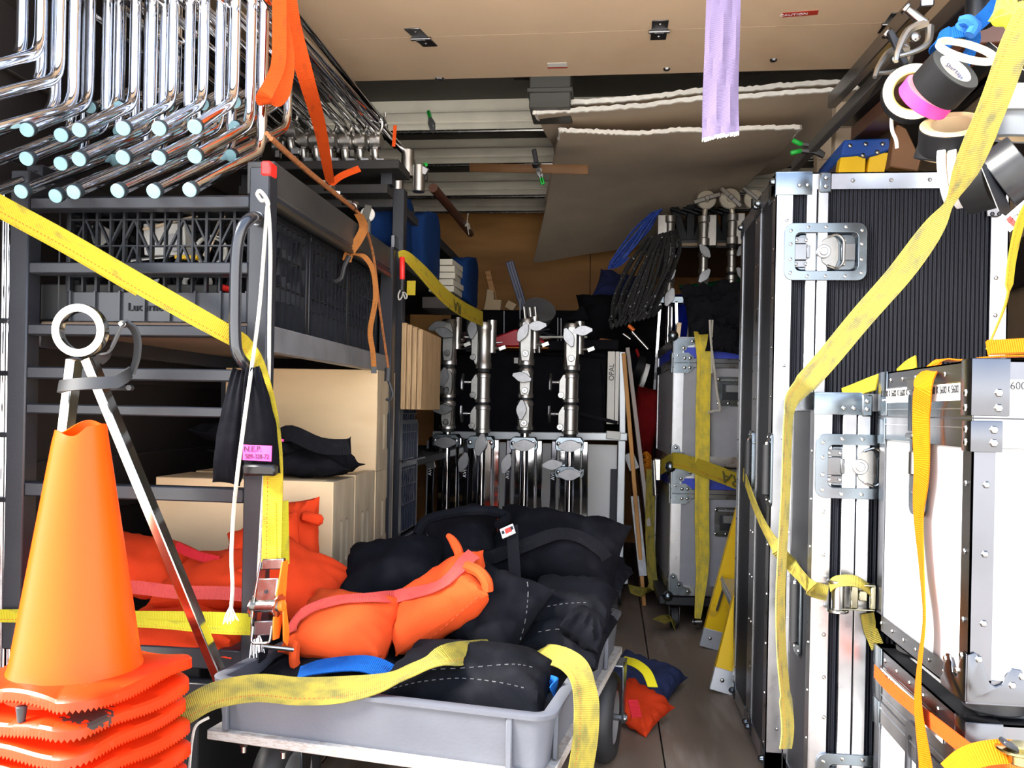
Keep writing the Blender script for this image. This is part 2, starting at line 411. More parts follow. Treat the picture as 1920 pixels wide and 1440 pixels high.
def pillow_rows(L, W, T, n=22, pinch=.09, seed=0, wr=.006, sag=0., p=3.):
    """top and bottom sheets of a stuffed bag in local coordinates"""
    off = V((seed * 3.1, seed * 1.7, seed * .9)); top = []; bot = []
    for j in range(n + 1):
        a = []; b = []
        for i in range(n + 1):
            u = -1 + 2 * i / n; v = -1 + 2 * j / n
            u = math.copysign(abs(u) ** .8, u); v = math.copysign(abs(v) ** .8, v)
            x = L / 2 * u * (1 - pinch * (1 - v * v) * abs(u)); y = W / 2 * v * (1 - pinch * (1 - u * u) * abs(v))
            e = max(0, (1 - abs(u) ** p) * (1 - abs(v) ** p)) ** .52
            q = V((x, y, 0)) * 9 + off
            edge = 1 - e
            wz = (noise.noise(q) * wr * 1.6 + noise.noise(q * 2.3) * wr) * (.25 + e)
            cre = wr * .9 * sin(14 * atan2(v, u) + 5 * noise.noise(q * .7)) * edge * (1 - edge ** 4) * 1.6
            s = -sag * (u * u + v * v) * .5
            a.append(V((x, y, T / 2 * e + wz + cre + s))); b.append(V((x, y, -T / 2 * e * .9 + wz * .6 - cre * .5 + s)))
        top.append(a); bot.append(b)
    return top, bot
def pillow(mb, M, L, W, T, warp=None, **k):
    top, bot = pillow_rows(L, W, T, **k)
    f = (lambda p: M @ warp(p)) if warp else (lambda p: M @ p)
    g1 = mb.quadgrid([[f(p + V((0, 0, .0015))) for p in r] for r in top]); g2 = mb.quadgrid([[f(p - V((0, 0, .0015))) for p in r[::-1]] for r in bot])
    n = len(top); rim = lambda g, fl: [g[0][i] for i in range(n)] + [g[j][n - 1] for j in range(1, n)] + [g[n - 1][i] for i in range(n - 2, -1, -1)] + [g[j][0] for j in range(n - 2, 0, -1)]
    r1 = rim(g1, 0); g2r = [r[::-1] for r in g2]; r2 = rim(g2r, 0); m = len(r1)
    for i in range(m): mb.face((r1[i], r2[i], r2[(i + 1) % m], r1[(i + 1) % m]))
    return mb
def TRS(loc, rx=0, ry=0, rz=0):
    return Matrix.Translation(V(loc)) @ Matrix.Rotation(rz, 4, 'Z') @ Matrix.Rotation(ry, 4, 'Y') @ Matrix.Rotation(rx, 4, 'X')

from mathutils.bvhtree import BVHTree
def project(objs, pix):
    """points of the surfaces of objs seen at the given photo pixels"""
    vs_, fs_ = [], []
    for o in objs:
        M = root_inv(o).inverted(); k = len(vs_)
        vs_ += [M @ v.co for v in o.data.vertices]; fs_ += [[i + k for i in p.vertices] for p in o.data.polygons]
    t = BVHTree.FromPolygons(vs_, fs_); out = []
    for px, py in pix:
        d = ray(px, py).normalized(); h = t.ray_cast(CAM, d)
        if h[0] is not None: out.append((h[0], h[1] if h[1].dot(d) < 0 else -h[1]))
    return out
def densify(pix, step=5.):
    out = []
    sp_ = smooth_path([V((a, b, 0)) for a, b in pix], 10)
    acc = 0; last = sp_[0]; out.append((last.x, last.y))
    for p in sp_[1:]:
        if (p - last).length >= step: out.append((p.x, p.y)); last = p
    return out
def stitches(T, objs, pix, m, r=.0011, every=2, step=4.):
    h = project(objs, densify(pix, step)); b = MB()
    for i in range(0, len(h) - 1, every):
        (p, n), (q, n2) = h[i], h[i + 1]
        if (p - q).length < .03: b.bar(p + n * .0008, q + n2 * .0008, r * 2, r * 1.4)
    return b.build('stitching', m, T, kind='stuff')
def draped(T, objs, pix, width, m, off=.004, across=(0, .3, 1), nm='handle_strap', step=9.):
    """webbing lying on the surfaces of objs along photo pixels"""
    h = project(objs, densify(pix, step)); pts = [p + n * off for p, n in h]
    for _ in range(2): pts = [pts[0]] + [(pts[i - 1] + pts[i] * 2 + pts[i + 1]) / 4 for i in range(1, len(pts) - 1)] + [pts[-1]]
    wv = []
    for i in range(len(pts)):
        d = pts[min(i + 1, len(pts) - 1)] - pts[max(i - 1, 0)]; c = h[i][1].cross(d); c = c.normalized() if c.length > 1e-6 else V(across)
        if wv and c.dot(wv[-1]) < 0: c = -c
        wv.append((c + (wv[-1] if wv else c)).normalized())
    b = MB(); b.ribbon(pts, wv, width); return b.build(nm, m, T)
THREAD = mat('grey thread', (.07, .07, .073), .8)
THREADO = mat('orange thread', (.5, .05, .005), .8)
# ------------------------------------------------------------------ the truck body
XL, XR, YF, YB, ZR = -1.52, 1.34, 1.08, 6.32, 2.52
YR = 1.5
def struct(o): o['kind'] = 'structure'; return o
g = MB(); g.span((-14, -16, -.86), (14, 1.05, -.82)); struct(g.build('ground', mat('pavement', (.72, .64, .53), .9, var=.2, vs=1.5), smooth=0))
fl = MB(); fl.span((XL, YF, -.10), (XR, YB, -.022)); FLO = struct(fl.build('floor', mat('floor underside', (.03, .025, .02), .9), smooth=0))
px_ = XL; ws = [.16, .31, .30, .305, .30, .31, .30, .30, .305, .30]
pls = []
for k, wd in enumerate(ws):
    x1 = min(px_ + wd, XR)
    for (ya, yb) in (((YF, 3.35), (3.35, YB)) if k % 2 else ((YF, 2.2), (2.2, 4.6), (4.6, YB))):
        b = MB(); b.span((px_ + .0022, ya + .002, -.022), (x1 - .0022, yb - .002, rnd.uniform(-.0012, 0)))
        b.build('floor_board', FLOORWOOD, FLO, bev=.002)
    px_ = x1
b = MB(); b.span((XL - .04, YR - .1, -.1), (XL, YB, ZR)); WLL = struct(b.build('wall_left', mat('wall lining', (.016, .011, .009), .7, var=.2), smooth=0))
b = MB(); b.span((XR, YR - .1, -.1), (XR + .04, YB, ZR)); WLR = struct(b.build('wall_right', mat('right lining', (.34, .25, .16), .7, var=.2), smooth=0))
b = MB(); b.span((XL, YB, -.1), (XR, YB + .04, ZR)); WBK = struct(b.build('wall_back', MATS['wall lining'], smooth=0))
for i in range(2):
    for j in range(2):
        b = MB(); x0 = XL + i * 1.35; b.span((x0 + .002, YB - .014, .0 + j * 1.26 + .002), (x0 + 1.348, YB, 1.258 + j * 1.26)); b.build('plywood_panel', PLYDARK, WBK, bev=.002)
# lining slats along the side walls
for wl, x0, x1 in ((WLL, XL, XL + .02), (WLR, XR - .02, XR)):
    for k in range(6):
        z0 = .25 + k * .38; b = MB(); b.span((x0, YR, z0), (x1, YB, z0 + .16)); b.build('lining_board', MATS['wall lining'], wl, bev=.003)
b = MB(); b.span((XL - .04, YR - .1, ZR), (XR + .04, YB + .04, ZR + .03)); CEI = struct(b.build('ceiling', mat('roof skin', (.05, .045, .04), .6), smooth=0))
# roof bows: pressed rails across the roof
for k, (py, Y) in enumerate(((241, 4.2), (305, 4.82), (365, 5.5), (395, 6.05))):
    z = zat(py, Y, 960)
    prof = [(0, 0), (0, .03), (.006, .036), (.006, .042), (0, .046), (0, .085), (.02, .095), (.06, .095), (.06, ZR - z), (.075, ZR - z), (.075, .03), (.05, .0)]
    b = MB(); b.prism([V((XL, Y + a, z + c)) for a, c in prof], (XR - XL, 0, 0))
    t = struct(b.build('trim_%d' % (k + 1), mat('cream roof bow', (.9, .84, .70), .35, var=.12, vs=5), bev=.002))
    b = MB(); b.tube([(XL, Y - .008, z - .012), (XR, Y - .008, z - .012)], .009); b.build('conduit', STEEL, t)

# roll-up door parked overhead: panels, hinges, rollers, stickers
DZ = 2.2
def dy(px, py): return P(px, py, 1).y and PZ(px, py, DZ)
seam = PZ(700, 72, DZ).y; edge = PZ(800, 149, DZ).y
pitch = edge - seam
DOOR = tagp(bpy.data.objects.new('door_1', None), 'beige roll-up truck door parked open under the roof'); link(DOOR); DOOR['kind'] = 'structure'; DOOR.location = (0, edge, DZ)
for k in range(4):
    y1 = edge - k * pitch; y0 = y1 - pitch + .002
    b = MB(); b.span((-1.3, y0, DZ), (1.3, y1, DZ + .028)); b.build('door_panel', DOORWOOD, DOOR, smooth=0)
def hinge(px, py, sk=0):
    c = PZ(px, py, DZ); c.y = seam; h = MB()
    for s in (-1, 1):
        h.hexa([V((c.x + sx_ * .026 + sk * (s * .035 + q * .03), c.y + s * .036 + q * .034, DZ - zz)) for zz in (.004, 0) for sx_, q in ((-1, -1), (1, -1), (1, 1), (-1, 1))])
    h.cyl((c.x - .034, c.y, DZ - .007), (c.x + .034, c.y, DZ - .007), .006)
    o = h.build('hinge', DARKSTEEL, DOOR, bev=.001)
    d = MB()
    for s in (-1, 1): d.dome((c.x + sk * s * .03, c.y + s * .045, DZ - .004), (0, 0, -1), .007, .004)
    d.build('hinge_screws', ALU_D, o, kind='stuff'); d = MB(); d.box((c.x, c.y, DZ - .014), (.03, .012, .003)); d.build('hinge_plate', ALU_D, o)
hinge(790, 70, .25); hinge(1237, 49)
hinge(345, 80); hinge(1690, 20)
def sticker(pxa, pya, pxb, pyb, m, wd, name, txt=None, tm=None):
    a, c = PZ(pxa, pya, DZ), PZ(pxb, pyb, DZ); b = MB(); d = (c - a).normalized(); n = V((-d.y, d.x, 0))
    b.hexa([q + n * (s * wd / 2) - V((0, 0, zz)) for zz in (.0012, 0) for q, s in ((a, -1), (c, -1), (c, 1), (a, 1))])
    o = b.build(name, m, DOOR)
    if txt: text(txt, wd * .62, (a + c) / 2 - d * (a - c).length * .18 - V((0, 0, .0022)), d, -n, tm, o, th=.0003)
    return o
sticker(1467, 28, 1534, 23, mat('red sticker', (.45, .03, .02), .5), .03, 'red_sticker', 'CAUTION', WHITEINK)
sticker(1027, 122, 1063, 121, WHITE, .035, 'sticker'); sticker(1027, 127, 1064, 126, MATS['red sticker'], .010, 'sticker_stripe')
d = MB()
for (px, py) in ((827, 147), (1250, 129), (1625, 106), (822, 147), (1450, 112)): d.dome(PZ(px, py, DZ), (0, 0, -1), .014, .008)
d.build('plug', DARKSTEEL, DOOR, kind='stuff')
# door tracks either side
for k, x in enumerate((-1.31, 1.31)):
    b = MB(); b.span((x - .012, YR + .1, DZ - .03), (x + .012, 3.5, DZ + .06)); b.span((x - .03, YR + .1, DZ - .03), (x + .03, 3.5, DZ - .022)); struct(b.build('trim_%d' % (5 + k), DARKSTEEL))
# header box between door and the stored sheets
b = MB(); a_ = P(992, 198, 3.42); c_ = P(1070, 150, 3.42); b.span((a_.x, 3.42, DZ - .03), (c_.x, 3.62, ZR)); b.span((a_.x - .01, 3.41, DZ + .03), (c_.x + .01, 3.63, DZ + .05)); struct(b.build('trim_7', mat('grey bracket', (.07, .068, .06), .5), bev=.004))
# ------------------------------------------------------------------ shelf rack with stands, crates, apple boxes
RY = 1.80; RB = 2.86; RX0 = xat(42, RY); RX1 = xat(486, RY); PW = .046
rack = thing('equipment_rack', 'black steel shelf rack with ladder-like front bars, holding crates and apple boxes', 'rack', (RX0, RY, 0))
def rbox(name, a, b_, m=BLACKPAINT, bev=.003, par=None):
    b = MB(); b.span(a, b_); return b.build(name, m, par or rack, bev=bev)
ztop = zat(318, RY, 486)
for x in (RX0, RX1):
    for y in (RY, RB):
        rbox('post', (x - PW / 2, y - PW / 2, .39), (x + PW / 2, y + PW / 2, ztop if y == RY else 1.5))
zs = {}
for (py, h) in ((384, 24), (505, 23), (621, 22), (702, 24), (770, 20), (922, 28)):
    z = zat(py, RY, 260); hh = h * RY / FPX; zs[py] = z
    rbox('front_bar', (RX0 + PW / 2, RY - PW / 2 + .002, z - hh / 2), (RX1 - PW / 2, RY + PW / 2 - .006, z + hh / 2))
DK1 = zat(604, RY, 486); DK0 = zat(1208, RY, 300); DK2 = 1.42
rbox('shelf_deck', (RX0 + PW / 2, RY + PW / 2, DK1 - .02), (RX1 - .004, RB - PW / 2, DK1), mat('deck ply', (.16, .10, .06), .7, var=.2))
rbox('side_rail', (RX1 - .024, RY + PW / 2, DK1 - .062), (RX1 + .012, RB - PW / 2, DK1 - .004), mat('scuffed grey rail', (.12, .12, .125), .4, var=.25, vs=12))
rbox('side_rail', (RX0 - .012, RY + PW / 2, DK1 - .06), (RX0 + .024, RB - PW / 2, DK1 - .004))
rbox('plinth', (RX0 - .02, RY + .03, 0), (RX1 - .14, RB, .395), mat('plinth black', (.012, .012, .013), .7))
rbox('shelf_deck', (RX0 + PW / 2, RY - .016, DK0 - .045), (RX1 - PW / 2, RB - PW / 2, DK0))
rbox('front_bar', (RX0 + PW / 2, RY - .02, DK0 - .12), (RX1 - PW / 2, RY + .02, DK0 - .075))
rbox('tray_rail', (RX1 - .05, RY + PW / 2, DK2), (RX1 + .014, RB, DK2 + .075), mat('tray edge', (.035, .033, .03), .45, var=.3))
rbox('tray_rail', (RX0 - .02, RY + PW / 2, DK2), (RX0 + .02, RB, DK2 + .075))
rbox('shelf_deck', (RX0, RY + PW / 2, DK2 - .012), (RX1 + .014, RB, DK2))
b = MB(); b.bar((RX1 + .012, RY + PW / 2, DK2 - .02), (RX1 + .012, RB, DK2 - .02), .012, .012); b.build('tray_lip', mat('dull lip', (.28, .25, .2), .4, 1), rack)
rc = rbox('post_cap', (RX1 + .003, RY - .027, ztop - .02), (RX1 + .026, RY + .012, ztop + .012), REDP, .004); rc['label'] = 'red plastic post cap'
# bent push handle
b = MB(); hp = [P(486, 412, RY - .03), P(474, 408, RY - .085), P(455, 425, RY - .11), P(444, 470, RY - .115), P(441, 560, RY - .115), P(441, 635, RY - .115), P(447, 665, RY - .11), P(465, 688, RY - .085), P(483, 697, RY - .03)]
b.tube(smooth_path(hp, 5), .0125, 12); h = b.build('push_handle', mat('gloss black tube', (.012, .013, .017), .2, coat=.4), rack)
for q_ in (hp[0], hp[-1]):
    b = MB(); b.cyl(q_, q_ + V((0, -.012, 0)), .015); b.build('handle_flange', DARKSTEEL, h)

# ---- milk crates
def crate(name, label, loc, rotz, logo=True, group='black milk crates on the middle shelf', L=.454, W=.325, H=.272, m=BLACKPLASTIC):
    r = thing(name, label, 'crate')
    def side(cx, cy, ax, ln, face, log):
        a = V((ax[0], ax[1], 0)); nrm = V((face[0], face[1], 0)); c0 = V((cx, cy, 0)); lat = MB(); n = 13 if ln > .4 else 9
        for i in range(n + 1):
            x = -ln / 2 + .012 + (ln - .024) * i / n
            p = c0 + a * x
            lat.bar(p + V((0, 0, .07)), p + V((0, 0, H - .012)), .0045 if i % 2 else .006, .012, up=nrm)
        for z in (.105, .175, .235): lat.bar(c0 - a * (ln / 2 - .01) + V((0, 0, z)), c0 + a * (ln / 2 - .01) + V((0, 0, z)), .010, .0035, up=V((0, 0, 1)))
        k = 7 if ln > .4 else 5
        for i in range(k):
            x0 = -ln / 2 + .02 + (ln - .04) * i / k; x1 = x0 + (ln - .04) / k; xm = (x0 + x1) / 2
            for (za, zb) in ((.105, .175), (.175, .235)):
                if i % 2: za, zb = zb, za
                lat.bar(c0 + a * x0 + V((0, 0, za)), c0 + a * xm + V((0, 0, zb)), .0045, .009, up=nrm); lat.bar(c0 + a * xm + V((0, 0, zb)), c0 + a * x1 + V((0, 0, za)), .0045, .009, up=nrm)
        lat.build('lattice', m, r)
        pn = MB(); pn.bar(c0 - nrm * .004 - a * (ln / 2 - .01) + V((0, 0, .036)), c0 - nrm * .004 + a * (ln / 2 - .01) + V((0, 0, .036)), .066, .004, up=nrm)
        for i in range(8):
            x = -ln / 2 + .015 + (ln - .03) * i / 7
            pn.bar(c0 + a * x + V((0, 0, .004)), c0 + a * x + V((0, 0, .072)), .004, .012, up=nrm)
        po = pn.build('lower_panel', mat('lit crate panel', (.035, .037, .043), .3, var=.2, vs=8) if log else m, r)  # logo side paler than the black plastic: light falling on it, in the colour
        if log: text('Lucerne', .026, c0 + nrm * .0012 - a * .0 + V((-.03, 0, .035)), a, (0, 0, 1), INK, po, th=.0012)
    side(0, -W / 2, (1, 0), L, (0, -1), logo); side(0, W / 2, (1, 0), L, (0, 1), False); side(L / 2, 0, (0, 1), W, (1, 0), False); side(-L / 2, 0, (0, 1), W, (-1, 0), False)
    b = MB()
    for s in (-1, 1):
        b.span((-L / 2, s * W / 2 - .007, H - .018), (L / 2, s * W / 2 + .007, H)); b.span((s * L / 2 - .007, -W / 2, H - .018), (s * L / 2 + .007, W / 2, H))
        for q in (-1, 1): b.span((s * L / 2 - .012, q * W / 2 - .012, 0), (s * L / 2 + .008 * s, q * W / 2 + .008 * q, H - .01))
    b.build('rim', m, r, bev=.002)
    b = MB()
    for i in range(8): b.span((-L / 2 + .01, -W / 2 + .02 + i * .04, 0), (L / 2 - .01, -W / 2 + .034 + i * .04, .006))
    for i in range(11): b.span((-L / 2 + .02 + i * .041, -W / 2 + .01, 0), (-L / 2 + .032 + i * .041, W / 2 - .01, .006))
    b.build('floor_grid', m, r, kind='stuff')
    r.location = loc; r.rotation_euler = (0, 0, rotz)
    return r
cx = RX1 - .024 - .2345; zc = DK1 + .001
cr = crate('milk_crate', 'black lattice crate of papers and small parts behind the front bars of the rack', (cx - .006, RY + .04 + .165, zc), 0)
cr2 = copy_tree(cr, label='black lattice crate second along the rack shelf, behind the crate of papers'); cr2.location = (cx - .004, RY + .205 + .342, zc)
cr3 = copy_tree(cr, label='black lattice crate deepest on the rack shelf, behind the brown strap'); cr3.location = (cx - .008, RY + .205 + .342 + .337, zc)
# contents of the first crate (sit on the floor grid, piled)
cz = zc + .007; cc = V((cx, RY + .205, 0))
def item(name, label, cat, mb, m, group=None, **k): return mb.build(name, m, None, label=label, cat=cat, group=group, **k)
def q(px, py, Y): return P(px, py, Y)
b = MB(); b.span((q(90, 600, 1.9).x, 1.87, cz), (q(430, 0, 1.9).x, 2.12, cz + .085)); item('parts_tray', 'grey tray of loose parts in the bottom of the front crate', 'tray', b, mat('dull grey', (.03, .03, .03), .6), bev=.003)
zt = cz + .086
b = MB(); b.box(q(315, 450, 1.95) + V((0, 0, 0)), (.105, .035, .075), Matrix.Rotation(.1, 3, 'X')); bx = item('carton', 'small white carton with a round sticker in the front crate', 'carton', b, WHITE, bev=.002)
b = MB(); fc = q(325, 455, 1.928); b.cyl(fc, fc + V((0, -.003, 0)), .022, n=18); b.build('round_sticker', mat('grey sticker', (.45, .45, .46), .6), bx)
for k, (px, py, w_, h_, rz, rx) in enumerate(((190, 560, .10, .07, .3, .5), (245, 545, .13, .06, -.2, .7), (285, 560, .11, .08, .15, .4), (185, 440, .06, .055, .5, .9), (275, 485, .13, .05, -.1, .3))):
    b = MB(); b.box(q(px, py, 1.93 + .01 * k), (w_, h_, .003), Matrix.Rotation(rz, 3, 'Y') @ Matrix.Rotation(rx, 3, 'X'))
    item('paper_sheet', ('white sheet of paper lying %s in the front crate' % ('below the bar on the tray', 'crosswise under the yellow strap', 'flat in front of the stirring stick', 'tilted behind the yellow strap', 'just above the middle bar')[k]), 'paper', b, WHITE, 'papers in the front crate')
b = MB(); b.bar(q(268, 430, 1.9), q(370, 405, 1.98), .013, .007); item('stir_stick', 'pale flat wooden stick across the papers in the front crate', 'stick', b, mat('pale wood', (.78, .62, .45), .6), bev=.002)
b = MB(); b.bar(q(385, 480, 1.9), q(420, 400, 1.98), .013, .007); item('stir_stick', 'pale wooden stick upright beside the push handle in the front crate', 'stick', b, MATS['pale wood'], bev=.002)
b = MB(); b.cyl(q(412, 538, 1.88), q(445, 546, 1.92), .0075); item('tool_grip', 'red cylindrical tool grip in the front crate', 'tool', b, REDP, bev=.002)
b = MB(); b.tube(smooth_path([q(395 + 28 * cos(a), 470 + 26 * sin(a), 1.93 + .01 * sin(3 * a)) for a in [i * .5 for i in range(24)]], 3), .005, 6); item('cable_coil', 'loop of pale grey cable in the front crate behind the handle', 'cable', b, mat('pale cable', (.55, .55, .5), .5))
b = MB(); b.tube(smooth_path([q(370 + 24 * cos(a), 530 + 16 * sin(a), 1.94 + .01 * sin(2 * a)) for a in [i * .5 for i in range(20)]], 3), .006, 6); item('cord_coil', 'cream cord coiled beside the red grip in the front crate', 'cord', b, ROPEW)
b = MB(); b.box(q(352, 483, 1.92), (.055, .02, .008)); item('yellow_strip', 'short yellow strip below the white carton in the front crate', 'strip', b, YELLOW)
b = MB(); b.cyl(q(415, 440, 1.92), q(432, 425, 1.95), .008); b.cyl(q(408, 443, 1.92), q(418, 447, 1.92), .006); item('plug_end', 'small chrome plug end in the front crate', 'plug', b, STEEL)

# ---- chrome grip stands lying on top of the rack, feet hanging over the front
SR = .0125
def cstand(label, dx=0, dy=0, dz=0, short=False):
    r = thing('grip_stand', label, 'stand')
    zc_ = .30; r.location = (0, 0, 0)
    # local origin: top bend of the first leg
    b = MB(); b.cyl((0, .02, zc_), (0, 1.14, zc_), .0125, n=12); b.cyl((0, .45, zc_), (0, 1.17, zc_), .009, n=10); b.build('column', CHROME, r)
    b = MB(); b.cyl((0, -.03, zc_), (0, .05, zc_), .021, n=12); b.box((0, .0, zc_ - .02), (.05, .06, .02)); b.build('base_collar', DARKSTEEL, r, bev=.002)
    for k, (bx_, bz, by) in enumerate(((0, 0, 0), (.032, -.05, .022), (.053, -.108, .044))):
        ft = V((bx_ + .052 - .029 * 0 - k * .028, -.285 - by * .2, bz - .156 - k * .012))
        b = MB(); pth = rounded_path([(bx_, by, zc_ - .015), (bx_, by, bz), ft], .05, 8)
        b.tube(pth, SR, 14); lg = b.build('leg', CHROME, r)
        d = (ft - V((bx_, by, bz))).normalized()
        b = MB(); b.cyl(ft - d * .012, ft + d * .004, SR + .0028, n=18); ck = b.build('foot_ferrule', CAPRUB, lg, bev=.001)
        b = MB(); b.cyl(ft + d * .0042, ft + d * .0075, SR + .0022, n=18); b.build('foot_cap', CAP, lg, bev=.001)
    # head: knuckle, claw, T handle
    hy = 1.17
    b = MB(); b.cyl((0, hy - .005, zc_), (0, hy + .05, zc_), .017, n=12); b.cyl((-.02, hy + .02, zc_ - .035), (.02, hy + .02, zc_ - .035), .024, n=14); b.box((0, hy + .02, zc_ - .055), (.018, .03, .05)); b.build('knuckle', NICKEL, r, bev=.002)
    b = MB(); b.tube(smooth_path([(-.019, hy + .005, zc_ + .03), (-.017, hy + .012, zc_ + .008), (0, hy + .018, zc_ - .008), (.017, hy + .012, zc_ + .008), (.019, hy + .005, zc_ + .03)], 4), .0045, 6); b.build('claw', STEEL, r)
    b = MB(); b.box((.028, hy + .0, zc_ - .045), (.012, .014, .05)); b.cyl((.01, hy + .01, zc_ - .04), (.03, hy, zc_ - .04), .006); b.build('clamp_handle', ALU, r, bev=.003)
    return r
first = None
names = ['seventh from the red post cap', 'sixth from the red post cap', 'fifth from the red post cap, set back', 'fourth from the red post cap', 'third from the red post cap', 'second from the red post cap', 'nearest the red post cap']
for i, (bx_, by_) in enumerate(((101, 187), (166, 178), (220, 187), (251, 178), (322, 175), (380, 175), (438, 172))):
    lab = 'chrome bent-leg stand on the rack, ' + names[i]
    if first is None: first = cstand(lab); o = first
    else: o = copy_tree(first, label=lab)
    Y = 1.955 + (.03 if i == 2 else 0)
    o.location = P(bx_, by_ + 18, Y); o['group'] = 'chrome stands lying over the rack front'
for i, (bx_, by_) in enumerate(((40, 130), (75, 120), (140, 182), (195, 182), (286, 178), (352, 176), (412, 172))):
    o = copy_tree(first, label='chrome bent-leg stand in the rear row, ' + ('outermost by the truck wall', 'second from the truck wall', 'third from the truck wall', 'fourth from the truck wall', 'third back from the red post cap', 'second back from the red post cap', 'nearest back from the red post cap')[i])
    o['group'] = 'chrome stands in the rear row over the rack'
    o.location = P(bx_, by_ + 18, 1.955) + V((-.02, .30, .16))
    if i < 2: o.location = P(bx_, by_ - 20, 1.80)
# bundle of arms behind the stands: dark chrome tubes running into the truck, heads at the far end
def head_only(mb_k, p, s=1.): pass
labs = ['first', 'second', 'third', 'fourth', 'fifth', 'sixth', 'seventh', 'eighth']
proto_arm = None
def grip_arm(label):
    r = thing('claw_clamp', label, 'clamp')
    b = MB(); b.cyl((0, -1.05, 0), (0, 0, 0), .0085, n=10); b.build('rod', CHROME, r)
    b = MB(); b.cyl((-.02, .0, -.03), (.02, .0, -.03), .028, n=16); b.cyl((-.03, 0, -.03), (-.021, 0, -.03), .02, n=12); b.cyl((0, -.02, -.06), (0, .0, -.11), .013, n=10); b.box((0, 0, -.05), (.02, .03, .03)); b.build('knuckle', NICKEL, r, bev=.002)
    b = MB(); b.tube(smooth_path([(-.024, -.02, .036), (-.021, -.014, .012), (0, -.008, -.006), (.021, -.014, .012), (.024, -.02, .036)], 4), .0055, 6); b.build('claw', STEEL, r)
    b = MB(); b.box((.02, -.012, -.105), (.034, .02, .024)); b.cyl((0, -.01, -.105), (.02, -.012, -.105), .006); b.build('thumb_screw', ALU, r, bev=.003)
    return r
for i, (px, py) in enumerate(((548, 232), (572, 250), (596, 248), (622, 250), (650, 250), (678, 250), (706, 250))):
    lb = 'dark forked grip clamp on the rack top, %s from the orange strap loop' % labs[i]
    o = grip_arm(lb) if proto_arm is None else copy_tree(proto_arm, label=lb)
    proto_arm = proto_arm or o
    o['group'] = 'grip arms with forked claws'; o.location = P(px, py, 2.95 + .03 * (i % 2))
b = MB(); e = P(768, 300, 3.3); st = thing('heavy_stand', 'thick chrome stand lying outermost on the rack with its clamp head by the roof', 'stand', e)
b.cyl(e + V((-.05, -1.25, .015)), e + V((-.02, -.02, .03)), .013); b.cyl(e + V((-.095, -1.25, .03)), e + V((-.055, -.02, .05)), .011); b.build('column', CHROME, st)
b = MB()
for dx, dz in ((0, 0), (.045, -.06), (-.04, -.075)): b.cyl(e + V((dx, -.03, dz + .03)), e + V((dx, -.03, dz - .075)), .025, n=14); b.cyl(e + V((dx, -.05, dz)), e + V((dx, .03, dz)), .017)
b.build('clamp_head', NICKEL, st, bev=.002)
b = MB(); b.box(e + V((.06, -.04, -.05)), (.05, .014, .03), Matrix.Rotation(.5, 3, 'Y')); b.build('thumb_screw', ALU, st, bev=.003)
# black plank the stands rest on, far shelf behind the rack
rk2 = thing('storage_rack', 'dark shelf rack deeper in the truck behind the milk crates', 'rack', (RX1, 3.0, 0))
for y in (3.0, 4.6):
    for x in (RX0, RX1 - .0):
        b = MB(); b.span((x - .022, y - .022, 0), (x + .022, y + .022, 1.735)); b.build('post', BLACKPAINT, rk2, bev=.003)
for z in (.32, .75, 1.05, 1.5, 1.70):
    b = MB(); b.span((RX0, 2.98, z - .03), (RX1, 4.62, z)); b.build('shelf_deck', mat('black deck', (.02, .018, .017), .7), rk2, bev=.003)
b = MB(); b.span((RX0, 2.9, 1.70), (RX1 - .02, 4.62, 1.73)); b.build('top_deck', MATS['black deck'], rk2)
AZ = P(650, 250, 2.95).z - .122
sup = thing('stand_cradle', 'black cradle board carrying the grip arms above the milk crates', 'cradle', (RX0, 2.7, 1.5))
b = MB(); b.span((RX0, 2.86, AZ - .03), (RX1 + .03, 3.02, AZ)); b.build('board', MATS['black deck'], sup, bev=.003)
for x in (RX0 + .02, RX1 - .03):
    b = MB(); b.span((x - .02, 2.92, 1.735), (x + .02, 2.97, AZ - .03)); b.build('post', BLACKPAINT, sup)
# blue quilts on the far rack
def quilt(label, px0, py0, px1, py1, Y, seed, m=BLUECLOTH, d=.35, nm='furniture_pad', cat='blanket'):
    a, c = P(px0, py0, Y), P(px1, py1, Y); L, W = abs(c.x - a.x), abs(a.z - c.z)
    b = MB(); pillow(b, TRS(((a.x + c.x) / 2, Y + d / 2, (a.z + c.z) / 2), rx=pi / 2), L, W, d, seed=seed, wr=.012, p=6)
    return b.build(nm, m, None, label=label, cat=cat)
quilt('blue quilted pad bundled on the far rack behind the round knob', 660, 352, 748, 472, 3.05, 2)
quilt('dark blue quilted pad folded in the far rack beside the post', 757, 380, 800, 520, 3.3, 5)
quilt('dark blue quilted pad folded between the white books and the back wall', 838, 470, 880, 570, 3.8, 8)
# stack of white paperwork boxes in far shelf
for k in range(5):
    b = MB(); a = P(806, 486 + k * 12.5, 3.6); b.box(a + V((.05, .1, -.012)), (.11 + .006 * (k % 2), .2, .026), Matrix.Rotation(.05 * (k % 3 - 1), 3, 'Z'))
    item('binder', 'cream binder in the far shelf stack, %s from the top' % labs[k], 'binder', b, mat('cream card', (.45, .42, .34), .7), 'binders stacked in the far shelf', bev=.002)
b = MB(); b.box(P(828, 560, 3.6) + V((0, .1, -.02)), (.16, .25, .05)); item('storage_box', 'dark box under the cream binders in the far shelf', 'box', b, mat('dark box', (.05, .04, .035), .7), bev=.003)
